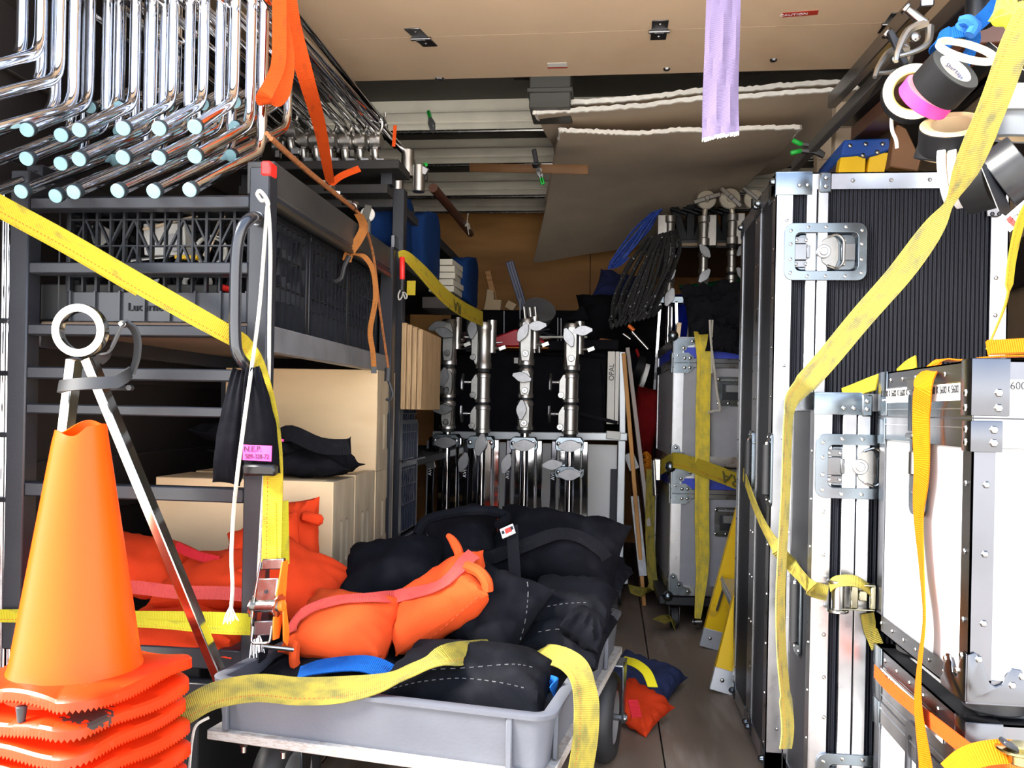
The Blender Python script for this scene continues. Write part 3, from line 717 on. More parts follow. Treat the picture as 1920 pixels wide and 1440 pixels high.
# round knob with slot, small bracket
kc = P(690, 403, 2.9); kt = thing('slotted_dial', 'round cream knob with a dark bar at the end of the brown strap', 'dial', kc)
b = MB(); b.cyl(kc + V((0, -.012, 0)), kc, .026, n=20); b.build('disc', OFFWHITE, kt, bev=.003)
b = MB(); b.box(kc + V((0, -.02, 0)), (.024, .014, .06), Matrix.Rotation(.25, 3, 'Y')); b.box(kc + V((.0, -.005, -.045)), (.022, .02, .06)); b.build('bar', mat('olive bar', (.1, .095, .08), .4), kt, bev=.003)
b = MB(); b.span(P(733, 440, 2.92), P(748, 470, 2.98)); item('bracket_plate', 'small grey plate on the far rack post by the yellow strap', 'plate', b, ALU_D, bev=.002)
# wooden cribbing pieces standing in the far rack
for k in range(4):
    x0 = xat(745 + k * 10.2, 2.93); x1 = xat(745 + (k + 1) * 10.2 - .8, 2.93); b = MB(); b.span((x0, 2.93, 1.0505 - .32 * 0), (x1, 3.3, 1.0505 + .0 + zat(604 + k * 3, 2.93, 765) - 1.0505)) if False else b.span((x0, 2.965, zat(768, 2.965, 765)), (x1, 3.3, zat(605 + k * 4, 2.965, 765)))
    item('cribbing_block', 'upright wooden block under the yellow patch, %s from the milk crates' % labs[k], 'block', b, PLYEDGE, 'wooden blocks in the far rack', bev=.0025)
bl = None
# dark crates low in the far rack
for k, (pa, pb) in enumerate(((788, 868), (872, 1010))):
    z0 = zat(pb, 2.98, 762); hh = zat(pa, 2.98, 762) - z0
    cr_ = crate('milk_crate', 'dark lattice crate %s in the far rack behind the apple boxes' % ('under the wooden blocks' if k == 0 else 'at the bottom'), (RX1 - .2, 3.16, z0), 0, False, L=.40, W=.33, H=hh, m=mat('navy plastic', (.012, .016, .03), .4))
# yellow strap sloping along the far rack, with lettering; red grip and loop
ys = thing('tie_down_strap', 'yellow strap sloping from the far rack post down behind the stands', 'strap', P(760, 480, 2.9))
p_ = smooth_path([P(747, 478, 2.88), P(762, 481, 2.9), P(790, 508, 3.0), P(835, 556, 3.25), P(868, 580, 3.5), P(905, 598, 3.8)], 5)
b = MB(); b.ribbon(p_, [V((0, .25 - .02 * i / len(p_), 1)) * 1 for i in range(len(p_))], [.022 + .045 * min(1, i / len(p_) * 2.2) for i in range(len(p_))]); b.build('webbing', WEBY, ys)
text('RA', .06, P(858, 575, 3.40), -(P(890, 596, 3.7) - P(845, 562, 3.32)), (0, -.3, -1), mat('olive print', (.07, .062, .008), .7), ys, 'strap_print', 1.5)
b = MB(); b.box(P(771, 540, 2.9) + V((0, 0, -.0)), (.03, .004, .05)); b.build('strap_tail', WEBY, ys)
rg = thing('red_grip_tool', 'red handled tool hanging by a cord loop beside the yellow strap', 'tool', P(754, 482, 2.86))
b = MB(); b.cyl(P(754, 482, 2.86), P(754, 524, 2.86), .0095, n=12); b.build('grip', REDP, rg, bev=.003)
b = MB(); b.cyl(P(754, 524, 2.86), P(753, 545, 2.86), .007); b.build('shaft', RUBBER, rg)
b = MB(); b.tube(smooth_path([P(753, 540, 2.86), P(747, 552, 2.85), P(748, 562, 2.85), P(753, 558, 2.86), P(757, 548, 2.86), P(763, 555, 2.85), P(760, 560, 2.85), P(755, 548, 2.86)], 4), .0026, 6); b.build('cord', ROPEW, rg)

# ---- apple boxes
def apple_box(name, label, x0, x1, y0, y1, z0, z1, slots=2, sl=.5):
    r = thing(name, label, 'box', ((x0 + x1) / 2, (y0 + y1) / 2, z0), 'plywood apple boxes in the rack')
    b = MB(); b.span((x0, y0, z0), (x1 - .036, y1, z1)); b.build('body', PLY, r, bev=.003)
    b = MB(); b.span((x0, y0 - .001, z0), (x1, y0 + .006, z1)); b.build('front_panel', PLY, r, bev=.002)
    # end panel facing the aisle with two routed hand slots
    H = z1 - z0; y0 += .0062; W = y1 - y0
    hs = [capsule(-W * .13 + i * W * .26, -.01 + (sl - .5) * H, .024, .125) for i in range(slots)]
    M = frameM(V((x1 - .018, (y0 + y1) / 2, (z0 + z1) / 2)), (0, 1, 0), (0, 0, 1))
    plate([(-W / 2, -H / 2), (W / 2, -H / 2), (W / 2, H / 2), (-W / 2, H / 2)], hs, .0356, 'end_panel', mat('grey shaded ply', (.40, .31, .2), .65, var=.2, vs=4, col2=(.3, .23, .15), lo=.45, hi=.65, cs=5, stretch=(1, 4, 1)), M, r)  # end is greyer than the birch front: mostly shade put into its colour
    return r
BX = -.752; z0 = DK0 + .001; zt_ = zat(903, 2.27, 600)
apple_box('apple_box', 'plywood apple box nearest the opening, scuffed face above the orange bags', BX - .515, BX, 2.27, 2.468, z0, zt_)
apple_box('apple_box', 'plywood apple box standing second in the row behind the scuffed one', BX - .50, BX, 2.472, 2.685, z0, zt_ + .004)
zm = zat(884, 2.70, 690); zt2 = min(zat(692, 2.70, 600), DK1 - .03)
apple_box('apple_box', 'plywood apple box deepest in the rack, under the tall upper one', BX - .515, BX, 2.695, 2.92, z0, zm, sl=.55)
apple_box('apple_box', 'clean plywood apple box on top, behind the black bag', BX - .515, BX, 2.695, 2.92, zm + .001, zt2, sl=.42)
# ---- black saddle bags
def shot_bag(mb, M, **k): return pillow(mb, M, **k)
Yb = RY + .32
sb = thing('sand_bag', 'black saddle sandbag slumped on top of the plywood boxes', 'bag', (BX - .3, 2.4, zt_ + .004))
b = MB(); pillow(b, TRS((BX - .175, 2.40, zt_ + .052), ry=.10, rz=.12), .40, .25, .085, seed=3, wr=.012, warp=lambda p: V((p.x, p.y, p.z + .05 * max(0, -p.x)))); b.build('pouch', BLACKCLOTH, sb)
b = MB(); pillow(b, TRS((BX - .27, 2.42, zt_ + .105), ry=.16, rz=-.25), .34, .24, .07, seed=4, wr=.012); b.build('pouch', BLACKCLOTH, sb)
b = MB(); b.ribbon(smooth_path([P(520, 822, 2.30), P(545, 812, 2.29), P(600, 835, 2.28), P(650, 838, 2.28), P(655, 833, 2.30)], 4), (0, .2, 1), .045); b.build('strap', WEBK, sb)
b = MB(); b.box(P(525, 824, 2.285), (.022, .003, .007), Matrix.Rotation(.3, 3, 'Y')); b.build('pink_tab', PINK, sb)
# saddle bag hanging from the push handle
hb = thing('shot_bag', 'black shot bag hanging on the push handle with a pink tape label', 'bag', P(463, 690, 1.70))
def lobe(px_top, py_top, px_bot, py_bot, Y, w0, w1, T, seed):
    a, c = P(px_top, py_top, Y), P(px_bot, py_bot, Y); up = (a - c); L = up.length; xd = up.normalized()
    M = frameM((a + c) / 2, xd, V((1, 0, 0)))
    def wp(p):
        t = (p.x / L + .5)  # 0 bottom .. 1 top
        k = 1 - (1 - w0 / w1) * max(0, (t - .45) / .55) ** 1.2
        return V((p.x, p.y * k, p.z * (.35 + .65 * min(1, 1.6 * (1 - t))) + .004 * sin(p.y * 300) * t * t))
    b = MB(); pillow(b, M, L, w1, T, seed=seed, wr=.004, warp=wp, p=4, pinch=.03); return b
lobe(450, 690, 424, 908, 1.712, .03, .060, .055, 11).build('pouch', BLACKCLOTH, hb)
l2 = lobe(474, 686, 494, 890, 1.675, .03, .072, .055, 12).build('pouch', BLACKCLOTH, hb)
tp = MB(); c = P(494, 848, 1.675) + V((0, -.0305, 0)); tp.box(c, (.060, .002, .031), Matrix.Rotation(.02, 3, 'Y')); lb = tp.build('pink_label', PINK, hb)
text('N.E.P.', .0155, c + V((-.010, -.0016, .0075)), (1, 0, .02), (0, 0, 1), INK, lb, shear=.1)
text('509-328-72', .0135, c + V((.000, -.0016, -.0075)), (1, 0, 0), (0, 0, 1), INK, lb, squeeze=.8)
b = MB(); c2 = P(493, 882, 1.668); b.hexa([c2 + V(q_) for q_ in ((-.036, -.022, -.010), (.036, -.022, -.010), (.030, .01, -.010), (-.030, .01, -.010), (-.034, -.026, .014), (.034, -.026, .014), (.034, .0, .014), (-.034, .0, .014))]); b.build('vinyl_base', mat('black vinyl', (.006, .006, .007), .3), hb, bev=.005)
# white rope looped over the post top
rp_ = thing('rope', 'white cotton rope looped on the rack post, frayed end hanging in front', 'rope', P(490, 360, 1.74))
b = MB(); b.tube(smooth_path([P(482, 364, 1.745), P(487, 358, 1.74), P(497, 368, 1.735), P(503, 382, 1.73), P(500, 400, 1.735), P(488, 560, 1.73), P(476, 660, 1.70), P(462, 760, 1.62), P(450, 850, 1.615), P(444, 900, 1.62), P(438, 960, 1.67), P(434, 1040, 1.68), P(436, 1100, 1.69), P(433, 1145, 1.69)], 6), .0042, 8)
b.tube(smooth_path([P(482, 364, 1.745), P(490, 376, 1.74), P(502, 384, 1.74), P(507, 470, 1.735), P(505, 600, 1.735), P(503, 740, 1.735), P(492, 950, 1.735), P(484, 1100, 1.735), P(482, 1190, 1.735)], 6), .0042, 8); b.build('rope_strand', ROPEW, rp_)
def tassel(p, n=14, L=.05):
    b = MB()
    for i in range(n):
        a = i * 2.4; r = .002 + .0007 * i
        b.tube([p + V((0, 0, .01)), p + V((r * cos(a), r * sin(a), -.01)), p + V((1.5 * r * cos(a + .3), 1.5 * r * sin(a + .3), -L * (.7 + .3 * ((i * 7) % 5) / 5)))], .0011, 4)
    return b
tassel(P(433, 1143, 1.69), L=.03).build('frayed_end', mat('frayed cotton', (.86, .85, .83), .9), rp_, kind='stuff'); tassel(P(482, 1190, 1.735), L=.05).build('frayed_end', MATS['frayed cotton'], rp_, kind='stuff')

# ---- yellow ratchet strap over the rack front and its ratchet
Yr = 1.70
rs = thing('ratchet_strap', 'yellow strap slanting across the rack front, down past the handle into a ratchet', 'strap', P(505, 1050, Yr))
path = [P(-30, 366, 1.66), P(0, 385, 1.665), P(120, 450, 1.67), P(240, 520, 1.675), P(350, 583, 1.685), P(430, 628, 1.71), P(462, 648, 1.735), P(482, 680, 1.715), P(497, 740, 1.70), P(508, 810, 1.69), P(512, 880, 1.685), P(511, 960, 1.685), P(509, 1056, 1.685)]
sp = smooth_path(path, 6)
wv = []
for i, p in enumerate(sp):
    t = i / (len(sp) - 1)
    up = V((.45, -.25, .9)); side_ = V((1, -.15 + .5 * max(0, .75 - t) * 2, 0))
    k = min(1, max(0, (t - .46) / .22)); wv.append((up * (1 - k) + side_ * k))
for i in range(1, len(wv)):
    if wv[i].dot(wv[i - 1]) < 0: wv[i] = -wv[i]
b = MB(); b.ribbon(sp, wv, [.045 - .014 * math.exp(-((i / len(sp) - .55) / .14) ** 2) for i in range(len(sp))]); b.build('webbing', WEBY, rs)
b = MB(); b.ribbon([p + V((0, .006, -.004)) for p in sp[:20]], wv[:20], .048); b.build('webbing_back', WEBY, rs)
tab = MB(); tab.ribbon([P(528, 940, 1.70), P(529, 1000, 1.70), P(530, 1060, 1.70)], (.3, .9, 0), .04); tab.build('webbing_tail', WEBLIME, rs)
z = MB()
for i in range(5):
    for j in range(6):
        x = 495 + i * 6.4; y = 985 + j * 6; z.bar(P(x, y, Yr - .018), P(x + 4, y + 5, Yr - .018), .0012, .0012)
z.build('bar_tack', mat('dark yellow thread', (.75, .5, .0), .7), rs, kind='stuff')
def ratchet(T, O, X, Yv, s=1., handle=ORANGEP):
    """ratchet buckle: O centre, X across, Yv along the strap (upwards)"""
    X = V(X).normalized(); Yv = V(Yv).normalized(); N_ = X.cross(Yv).normalized(); O = V(O)
    R = Matrix((X, Yv, N_)).transposed()
    p = lambda x, y, n: O + X * x * s + Yv * y * s + N_ * n * s
    b = MB(); b.box(p(0, .085, 0), (.05 * s, .022 * s, .012 * s), R); b.build('top_plate', STEEL, T, bev=.002)
    for sx_ in (-1, 1):
        b = MB(); b.prism([p(sx_ * .024, .09, -.012), p(sx_ * .024, .09, .010), p(sx_ * .024, .03, .016), p(sx_ * .024, -.03, .016), p(sx_ * .024, -.07, .008), p(sx_ * .024, -.07, -.014), p(sx_ * .024, 0, -.02)], X * (sx_ * .0035 * s)); b.build('side_plate', handle if sx_ > 0 else STEEL, T, bev=.001)
    b = MB(); b.box(p(0, .034, .012), (.046 * s, .046 * s, .004 * s), R); sp_ = b.build('release_plate', STEEL, T, bev=.003)
    b = MB(); b.cyl(p(0, .03, .0145), p(0, .03, .016), .004 * s); b.build('rivet', BLACKPAINT, sp_)
    b = MB(); b.cyl(p(-.032, 0, .006), p(.032, 0, .006), .0125 * s, n=18); b.build('spool', STEEL, T)
    for sx_ in (-1, 1):
        b = MB(); n = 22
        b.prism([p(sx_ * .027, (.021 + (.003 if i % 2 else 0)) * cos(2 * pi * i / n), .006 + (.021 + (.003 if i % 2 else 0)) * sin(2 * pi * i / n)) for i in range(n)], X * (sx_ * .003 * s)); b.build('gear_wheel', STEEL, T)
    b = MB(); b.cyl(p(.031, 0, .006), p(.04, 0, .006), .011 * s, n=14); b.build('hub', handle, T, bev=.001)
    b = MB(); b.box(p(0, -.045, .004), (.046 * s, .03 * s, .012 * s), R); b.build('latch_block', DARKSTEEL, T, bev=.002)
    b = MB(); b.tube(rounded_path([p(-.022, -.04, .012), p(-.022, -.075, .012), p(.022, -.075, .012), p(.022, -.04, .012)], .01 * s), .003 * s, 8); b.build('wire_bail', STEEL, T)
    b = MB(); b.prism([p(.036, .012, .002), p(.036, -.012, .004), p(.036, -.075, -.012), p(.036, -.09, -.03), p(.036, -.06, -.03)], X * .004 * s); b.build('handle_arm', handle, T, bev=.001)
ratchet(rs, P(503, 1135, 1.67), (1, -.18, .1), (.1, .02, 1), 1.0)
b = MB(); b.cyl(P(494, 1212, 1.73), P(550, 1218, 1.76), .005); b.build('hook_bar', STEEL, rs)
# lime strap across the bottom of the rack
ls = thing('tie_down_strap', 'lime yellow strap running flat across the bottom of the rack', 'strap', P(240, 1160, 1.74))
b = MB(); b.ribbon(smooth_path([P(-40, 1155, 1.765), P(60, 1155, 1.762), P(250, 1160, 1.76), P(400, 1164, 1.755), P(476, 1170, 1.745)], 5), (0, .1, 1), [.026 + .0008 * i for i in range(21)]); b.build('webbing', WEBLIME, ls)
b = MB(); b.ribbon(smooth_path([P(256, 1168, 1.757), P(320, 1172, 1.753), P(400, 1180, 1.748), P(476, 1183, 1.742)], 5), (0, .2, 1), .018); b.build('webbing_fold', WEBLIME, ls)

# ---- orange saddle bags on the bottom deck
def sack(T, loc, L, W, TH, rx, ry, rz, seed, m=REDORANGE, warp=None, wr=.008, p=3., name='pouch', pinch=.08):
    b = MB(); pillow(b, TRS(loc, rx, ry, rz), L, W, TH, seed=seed, wr=wr, warp=warp, p=p, pinch=pinch); return b.build(name, m, T)
zd = DK0
o1 = thing('sand_bag', 'orange saddle sandbag lying behind the cones on the bottom deck', 'bag', P(300, 1110, 2.0), 'orange sandbags on the bottom deck')
sack(o1, P(262, 1062, 2.02), .27, .2, .12, .35, .12, .1, 21); sack(o1, P(345, 1165, 1.94), .27, .22, .10, .25, -.05, -.1, 22)
o2 = thing('sand_bag', 'orange saddle sandbag folded upright against the scuffed plywood box', 'bag', P(560, 1000, 2.15), 'orange sandbags on the bottom deck')
sack(o2, P(548, 1010, 2.16), .15, .21, .09, 1.35, -.1, .1, 23); sack(o2, P(500, 1050, 2.05), .19, .22, .11, 1.0, -.35, .1, 24)
b = MB(); b.ribbon(smooth_path([P(470, 968, 2.02), P(480, 960, 2.05), P(528, 1000, 2.06), P(537, 1050, 2.02), P(550, 1075, 2.01)], 5), (.7, -.5, .5), .045); b.build('handle_strap', WEBDRED, o2)
b = MB(); b.box(P(585, 972, 2.13), (.06, .02, .03), Matrix.Rotation(.2, 3, 'Y')); b.build('corner_flap', REDORANGE, o2, bev=.008)
o3 = thing('sand_bag', 'orange saddle sandbag under the folded one, red strap across it', 'bag', P(430, 1150, 1.9), 'orange sandbags on the bottom deck')
sack(o3, P(420, 1085, 1.98), .28, .21, .12, .3, -.12, -.1, 25); sack(o3, P(545, 1090, 2.0), .26, .22, .13, .55, .45, .15, 26)
sack(o3, P(330, 1190, 1.86), .34, .16, .07, .25, .02, 0, 27)
b = MB(); b.ribbon(smooth_path([P(225, 1100, 1.85), P(262, 1102, 1.835), P(330, 1110, 1.825), P(420, 1112, 1.835), P(460, 1116, 1.84)], 5), (0, .35, 1), .03); b.build('handle_strap', WEBRED, o3)
b = MB(); b.ribbon(smooth_path([P(330, 1024, 1.99), P(365, 1040, 1.96), P(410, 1052, 1.95)], 5), (0, .35, 1), .022); b.build('handle_strap', WEBDRED, o1)

# ---- brown braided strap lying on the tray rail, hanging end with hook
bs_ = thing('braided_strap', 'brown braided strap along the tray edge, its ends hanging by the crates', 'strap', P(670, 400, 2.45))
b = MB()
for k in range(3):
    b.tube(smooth_path([P(500 + k * 4, 250 + k * 5, 1.85), P(560 + k * 3, 305 + k * 4, 2.05), P(620 + k * 2, 355 + k * 3, 2.3), P(662 + k * 2, 390 + k * 2, 2.5), P(678 + k * 2, 410, 2.52)], 6), .0055, 6)
b.build('braid', ROPEBR, bs_)
b = MB(); b.ribbon(smooth_path([P(672, 402, 2.5), P(682, 425, 2.44), P(672, 450, 2.42), P(655, 475, 2.40), P(650, 490, 2.40)], 5), (.9, .4, .1), .026); b.ribbon(smooth_path([P(660, 476, 2.40), P(684, 482, 2.40), P(700, 510, 2.42), P(704, 560, 2.43), P(694, 620, 2.43), P(699, 660, 2.43), P(701, 690, 2.43)], 5), (.9, .4, .1), .015); b.build('webbing', WEBBR, bs_)
b = MB(); b.ribbon([P(701, 688, 2.425), P(701, 700, 2.425)], (.9, .4, .1), .016, .004); b.build('end_tip', RUBBER, bs_)
b = MB(); b.tube(smooth_path([P(655, 480, 2.395), P(645, 500, 2.39), P(640, 520, 2.39), P(630, 527, 2.39), P(624, 526, 2.39)], 5), .007, 8); b.build('hook', RUBBER, bs_)
b = MB(); b.tube(smooth_path([P(686, 428, 2.46), P(700, 480, 2.55), P(712, 580, 2.58), P(728, 690, 2.60)], 6), .0042, 6); b.build('braid_cord', ROPEBR, bs_)
b = MB(); b.cyl(P(728, 690, 2.6), P(727, 715, 2.6), .011); b.tube(smooth_path([P(728, 712, 2.6), P(733, 728, 2.6), P(736, 740, 2.6), P(731, 750, 2.6), P(724, 748, 2.6)], 4), .005, 6); b.build('hook', RUBBER, bs_)
b = MB()
for k in range(6): b.box(P(600 + k * 11, 352 + k * 9, 2.3 + k * .04) + V((.01, 0, .012)), (.02, .03, .012), Matrix.Rotation(k, 3, 'Z'))
b.cyl(P(662, 388, 2.48), P(668, 384, 2.5), .012); b.build('ratchet_buckle', STEEL, bs_, bev=.002)

# ---- orange straps hanging over the stands
os_ = thing('hanging_strap', 'orange strap hanging in a folded loop beside the chrome stands', 'strap', P(520, 0, 1.98))
b = MB(); b.ribbon(smooth_path([P(524, -30, 1.98), P(524, 40, 1.98), P(523, 110, 1.97), P(516, 140, 1.95), P(500, 172, 1.93), P(493, 185, 1.94), P(500, 195, 1.96), P(520, 190, 1.98), P(533, 165, 2.0), P(539, 110, 2.0), P(530, 40, 2.0), P(528, -30, 2.0)], 6), (1, .35, .1), [.034 for _ in range(67)]); b.build('webbing', WEBOR, os_)
os2 = thing('tie_down_strap', 'orange strap stretched down over the grip arms to the rack', 'strap', P(590, 200, 2.2))
b = MB(); b.ribbon(smooth_path([P(536, -20, 2.08), P(548, 50, 2.12), P(575, 150, 2.2), P(600, 240, 2.4), P(618, 335, 2.62), P(622, 345, 2.64)], 6), (1, .3, .15), [.048 - .032 * (i / 30) ** 2 for i in range(31)]); b.build('webbing', WEBOR, os2)
b = MB(); b.ribbon(smooth_path([P(620, 346, 2.64), P(640, 330, 2.66), P(674, 316, 2.7)], 5), (0, .3, 1), .022); b.build('webbing_end', WEBOR, os2); b = MB(); b.ribbon([P(741, 235, 2.9), P(738, 275, 2.9)], (1, 0, .1), .012); b.build('webbing_end', WEBOR, os2)
# black upright beside the orange loop
b = MB(); b.span(P(488, -40, 2.02), P(506, 47, 2.05)); item('upright_tube', 'short black square upright behind the orange strap loop', 'upright', b, BLACKPAINT, bev=.002)

# ---- chrome tubes at the truck wall
lt = thing('light_stand', 'folded chrome light stand standing between the rack and the truck wall', 'stand', (RX0 - .05, 1.93, 0))
for k, (px, a0, a1) in enumerate(((8, 360, 1640), (17, 400, 1640), (25, 600, 1640), (23, 395, 610))):
    b = MB(); b.cyl(P(px, a0, 1.93 + .006 * k), V((P(px - 4, 900, 1.93).x, 1.93 + .006 * k, 0)) if a1 > 1000 else P(px - 1, a1, 1.93), .0058 + .002 * (k == 1)); b.build('tube', CHROME, lt)
for py in (602, 700, 815, 936):
    b = MB(); b.box(P(12, py, 1.93), (.034, .03, .012)); b.build('clamp_collar', BLACKPLASTIC if py in (700,) else DARKSTEEL, lt, bev=.002)
# ------------------------------------------------------------------ ring-topped A-frame behind the cones
YA = 1.70
af = thing('ring_stand', 'polished alloy A-frame with a ring top standing behind the traffic cones', 'stand', (P(150, 620, YA).x, YA, 0))
rc_ = P(151, 620, YA - .10); rr = 45 * (YA - .10) / FPX
b = MB(); n = 48; prof = [(rr - .0075, -.011), (rr + .0075, -.011), (rr + .0085, 0), (rr + .0075, .011), (rr - .0075, .011), (rr - .0085, 0)]
b.lathe(prof, frameM(rc_, (1, .12, 0), (0, -.02, 1)), 48, True); b.build('ring', RING, af)
ft_r = V((P(452, 1390, YA).x, YA + .02, .0)); ft_r = P(415, 1275, YA); ft_l = P(72, 1230, YA)
def leg(a, c, nm='leg', zend=0):
    d = (c - a).normalized(); t = (zend - a.z) / d.z; e = a + d * t
    b = MB(); b.bar(a, e, .020, .032, up=(0, 1, 0)); return b.build(nm, RING, af, bev=.002)
LA = P(140, 672, YA - .09); LB = P(166, 672, YA - .09)
leg(LA, ft_l); lg = leg(LB, ft_r, 'leg', .335)
b = MB()
b.bm.free()
# rubber strap with a bolt round its legs
st = thing('rubber_strap', 'black rubber strap with a bolt, looped round the A-frame legs', 'strap', P(180, 720, YA - .1))
cc_ = P(180, 722, YA - .085)
pts = []
for k in range(25):
    a = pi * .98 + k / 24 * pi * 1.06
    pts.append(cc_ + V((cos(a) * .070, sin(a) * .055, .006 * cos(a) + .022 * max(0, k - 19) / 5)))
pts = smooth_path(pts, 3); b = MB(); b.ribbon(pts, (0, .25, 1), .024, .005); b.build('band', RUBBER, st)
tl = smooth_path([P(247, 700, YA - .07), P(256, 672, YA - .07), P(258, 640, YA - .075), P(250, 616, YA - .08), P(234, 607, YA - .09), P(222, 625, YA - .095), P(205, 658, YA - .095), P(184, 677, YA - .085)], 5); b = MB(); b.ribbon(tl, [V((.8, -.5, .15 + (.5 if i > 18 else 0))) for i in range(len(tl))], .022, .005); b.build('tail', RUBBER, st)
b = MB(); b.tube([cc_ + V((cos(pi * k / 16) * .07, sin(pi * k / 16) * .05, -.004)) for k in range(17)], .006, 6); b.build('band_back', RUBBER, st)
b = MB(); c = P(232, 608, YA - .092); b.cyl(c, c + V((0, -.006, 0)), .0085, n=6); b.cyl(c + V((0, -.006, 0)), c + V((0, -.012, 0)), .0055, n=10); b.build('bolt', STEEL, st, bev=.001)

# ------------------------------------------------------------------ traffic cones, nested
CY0 = 1.43; cxy = P(143, 1266, CY0); CZ = zat(1266, CY0, 143)
def cone(label, rz, seed, torn=False):
    r = thing('traffic_cone', label, 'cone'); rn = random.Random(seed)
    s = .151; bend = .0; rc = .045
    def outline(sc, z, teeth=0.):
        out = []; base = [(x_ * 1., y_ * 1.) for x_, y_ in rrect(0, 0, 2 * s, 2 * s, rc, 8)]; m = len(base)
        for i in range(m):
            a, c = V((*base[i], 0)), V((*base[(i + 1) % m], 0)); L = (c - a).length; k = max(1, int(L / .0036))
            for j in range(k):
                p = a + (c - a) * (j / k); nrm = p.normalized()
                dz = 0
                if torn and p.y < -s * .8 and -.02 < p.x < .10: dz = .012 * (1 - ((p.x - .04) / .06) ** 2)
                w_ = .004 * sin(p.x * 31 + seed) + .004 * sin(p.y * 27 + seed * 2)
                out.append(V((p.x * sc, p.y * sc, z + w_ + max(0, dz) + (teeth * (len(out) % 2)))) + nrm * (.0018 * (len(out) % 2) if teeth else 0))
        return out
    o0 = outline(1, -.006, -.0055); o1 = outline(1.004, .006); o2 = outline(.975, .011); o3 = outline(.86, .0135)
    b = MB(); m = len(o0); circ = []
    for p in o3:
        a = atan2(p.y, p.x); circ.append(V((cos(a) * .112, sin(a) * .112, .017)))
    b.quadgrid([[V((cos(atan2(p.y, p.x)) * .108, sin(atan2(p.y, p.x)) * .108, -.006)) for p in o0], o0, o1, o2, o3, circ], True)
    b.build('base', CONEB, r)
    H = .447; prof = [(.113, .014), (.109, .022), (.106, .034)] + [(.106 - (.106 - .042) * t, .034 + (H - .034) * t) for t in [k / 14 for k in range(1, 15)]]
    b = MB(); n = 56
    rows = []
    for k, (rd, z) in enumerate(prof):
        rows.append([V((rd * cos(2 * pi * i / n), rd * sin(2 * pi * i / n), z + (.010 * sin(2 * pi * i / n + .2) - .004 + .009 * math.exp(-((i / n - .90) / .05) ** 2) + .006 * cos(6 * pi * i / n) if k == len(prof) - 1 else 0))) for i in range(n)])
    for k in range(len(prof) - 1, 3, -1):
        rows.append([V((p.x * (1 - .004 / prof[k][0]), p.y * (1 - .004 / prof[k][0]), p.z - .0005)) for p in rows[k]])
    b.quadgrid(rows, True); b.build('body', CONE, r)
    if torn:
        b = MB(); b.cyl((.028, -s * .97, -.03), (.028, -s * .97, -.004), .006, .009); b.build('foot_peg', RUBBER, r, bev=.001)
    r.location = (cxy.x, cxy.y, CZ); r.rotation_euler = (0, 0, rz)
    return r
c1 = cone('orange traffic cone on top of the nested stack, its base edge torn', radians(-9), 3, True)
c2 = cone('orange traffic cone base directly under the topmost one, scuffed black at the corner', radians(-12), 5)
sm = CONEB.copy(); sm.name = 'scuffed cone base'; c2b = KIDS[c2][0]; c2b.data.materials[0] = sm
t_ = sm.node_tree; bs_n = t_.nodes['Principled BSDF']; old = bs_n.inputs['Base Color'].links[0].from_socket
tc_ = t_.nodes.new('ShaderNodeTexCoord'); vm = t_.nodes.new('ShaderNodeVectorMath'); vm.operation = 'DISTANCE'; vm.inputs[1].default_value = (.120, -.085, .008); t_.links.new(tc_.outputs['Object'], vm.inputs[0])
nz = t_.nodes.new('ShaderNodeTexNoise'); nz.inputs['Scale'].default_value = 90; nz.inputs['Detail'].default_value = 6; t_.links.new(tc_.outputs['Object'], nz.inputs[0])
fac = math_node(t_, 'LESS_THAN', math_node(t_, 'ADD', vm.outputs['Value'], math_node(t_, 'MULTIPLY', nz.outputs['Fac'], .07)), .072)
mx_ = t_.nodes.new('ShaderNodeMix'); mx_.data_type = 'RGBA'; t_.links.new(fac, mx_.inputs[0]); t_.links.new(old, mx_.inputs[6]); mx_.inputs[7].default_value = (.05, .035, .03, 1); t_.links.new(mx_.outputs[2], bs_n.inputs['Base Color'])
c3 = cone('orange traffic cone base, third from the top of the nested stack', radians(-8), 8)
PITCH = .0405
lab2 = ['third', 'fourth', 'fifth', 'sixth', 'seventh', 'eighth', 'ninth', 'tenth', 'eleventh', 'twelfth']
c2.location.z = CZ - PITCH; c3.location.z = CZ - 2 * PITCH; c3.location.x -= .010
nst = int((CZ - .006) / PITCH)
cones = [c1, c2, c3]
for k in range(3, nst + 1):
    lb = 'orange traffic cone base, %s from the top of the nested stack' % lab2[k - 2] if k < 5 else 'orange traffic cone low in the nested stack'
    o = copy_tree(c3, label=lb); o.rotation_euler = (0, 0, radians(rnd.uniform(-14, -4))); cones.append(o)
    o.location = (cxy.x + rnd.uniform(-.012, .004), cxy.y + rnd.uniform(-.006, .012), CZ - PITCH * k)
c2.location.x -= .006
for o in cones: o['group'] = 'nested orange traffic cones'

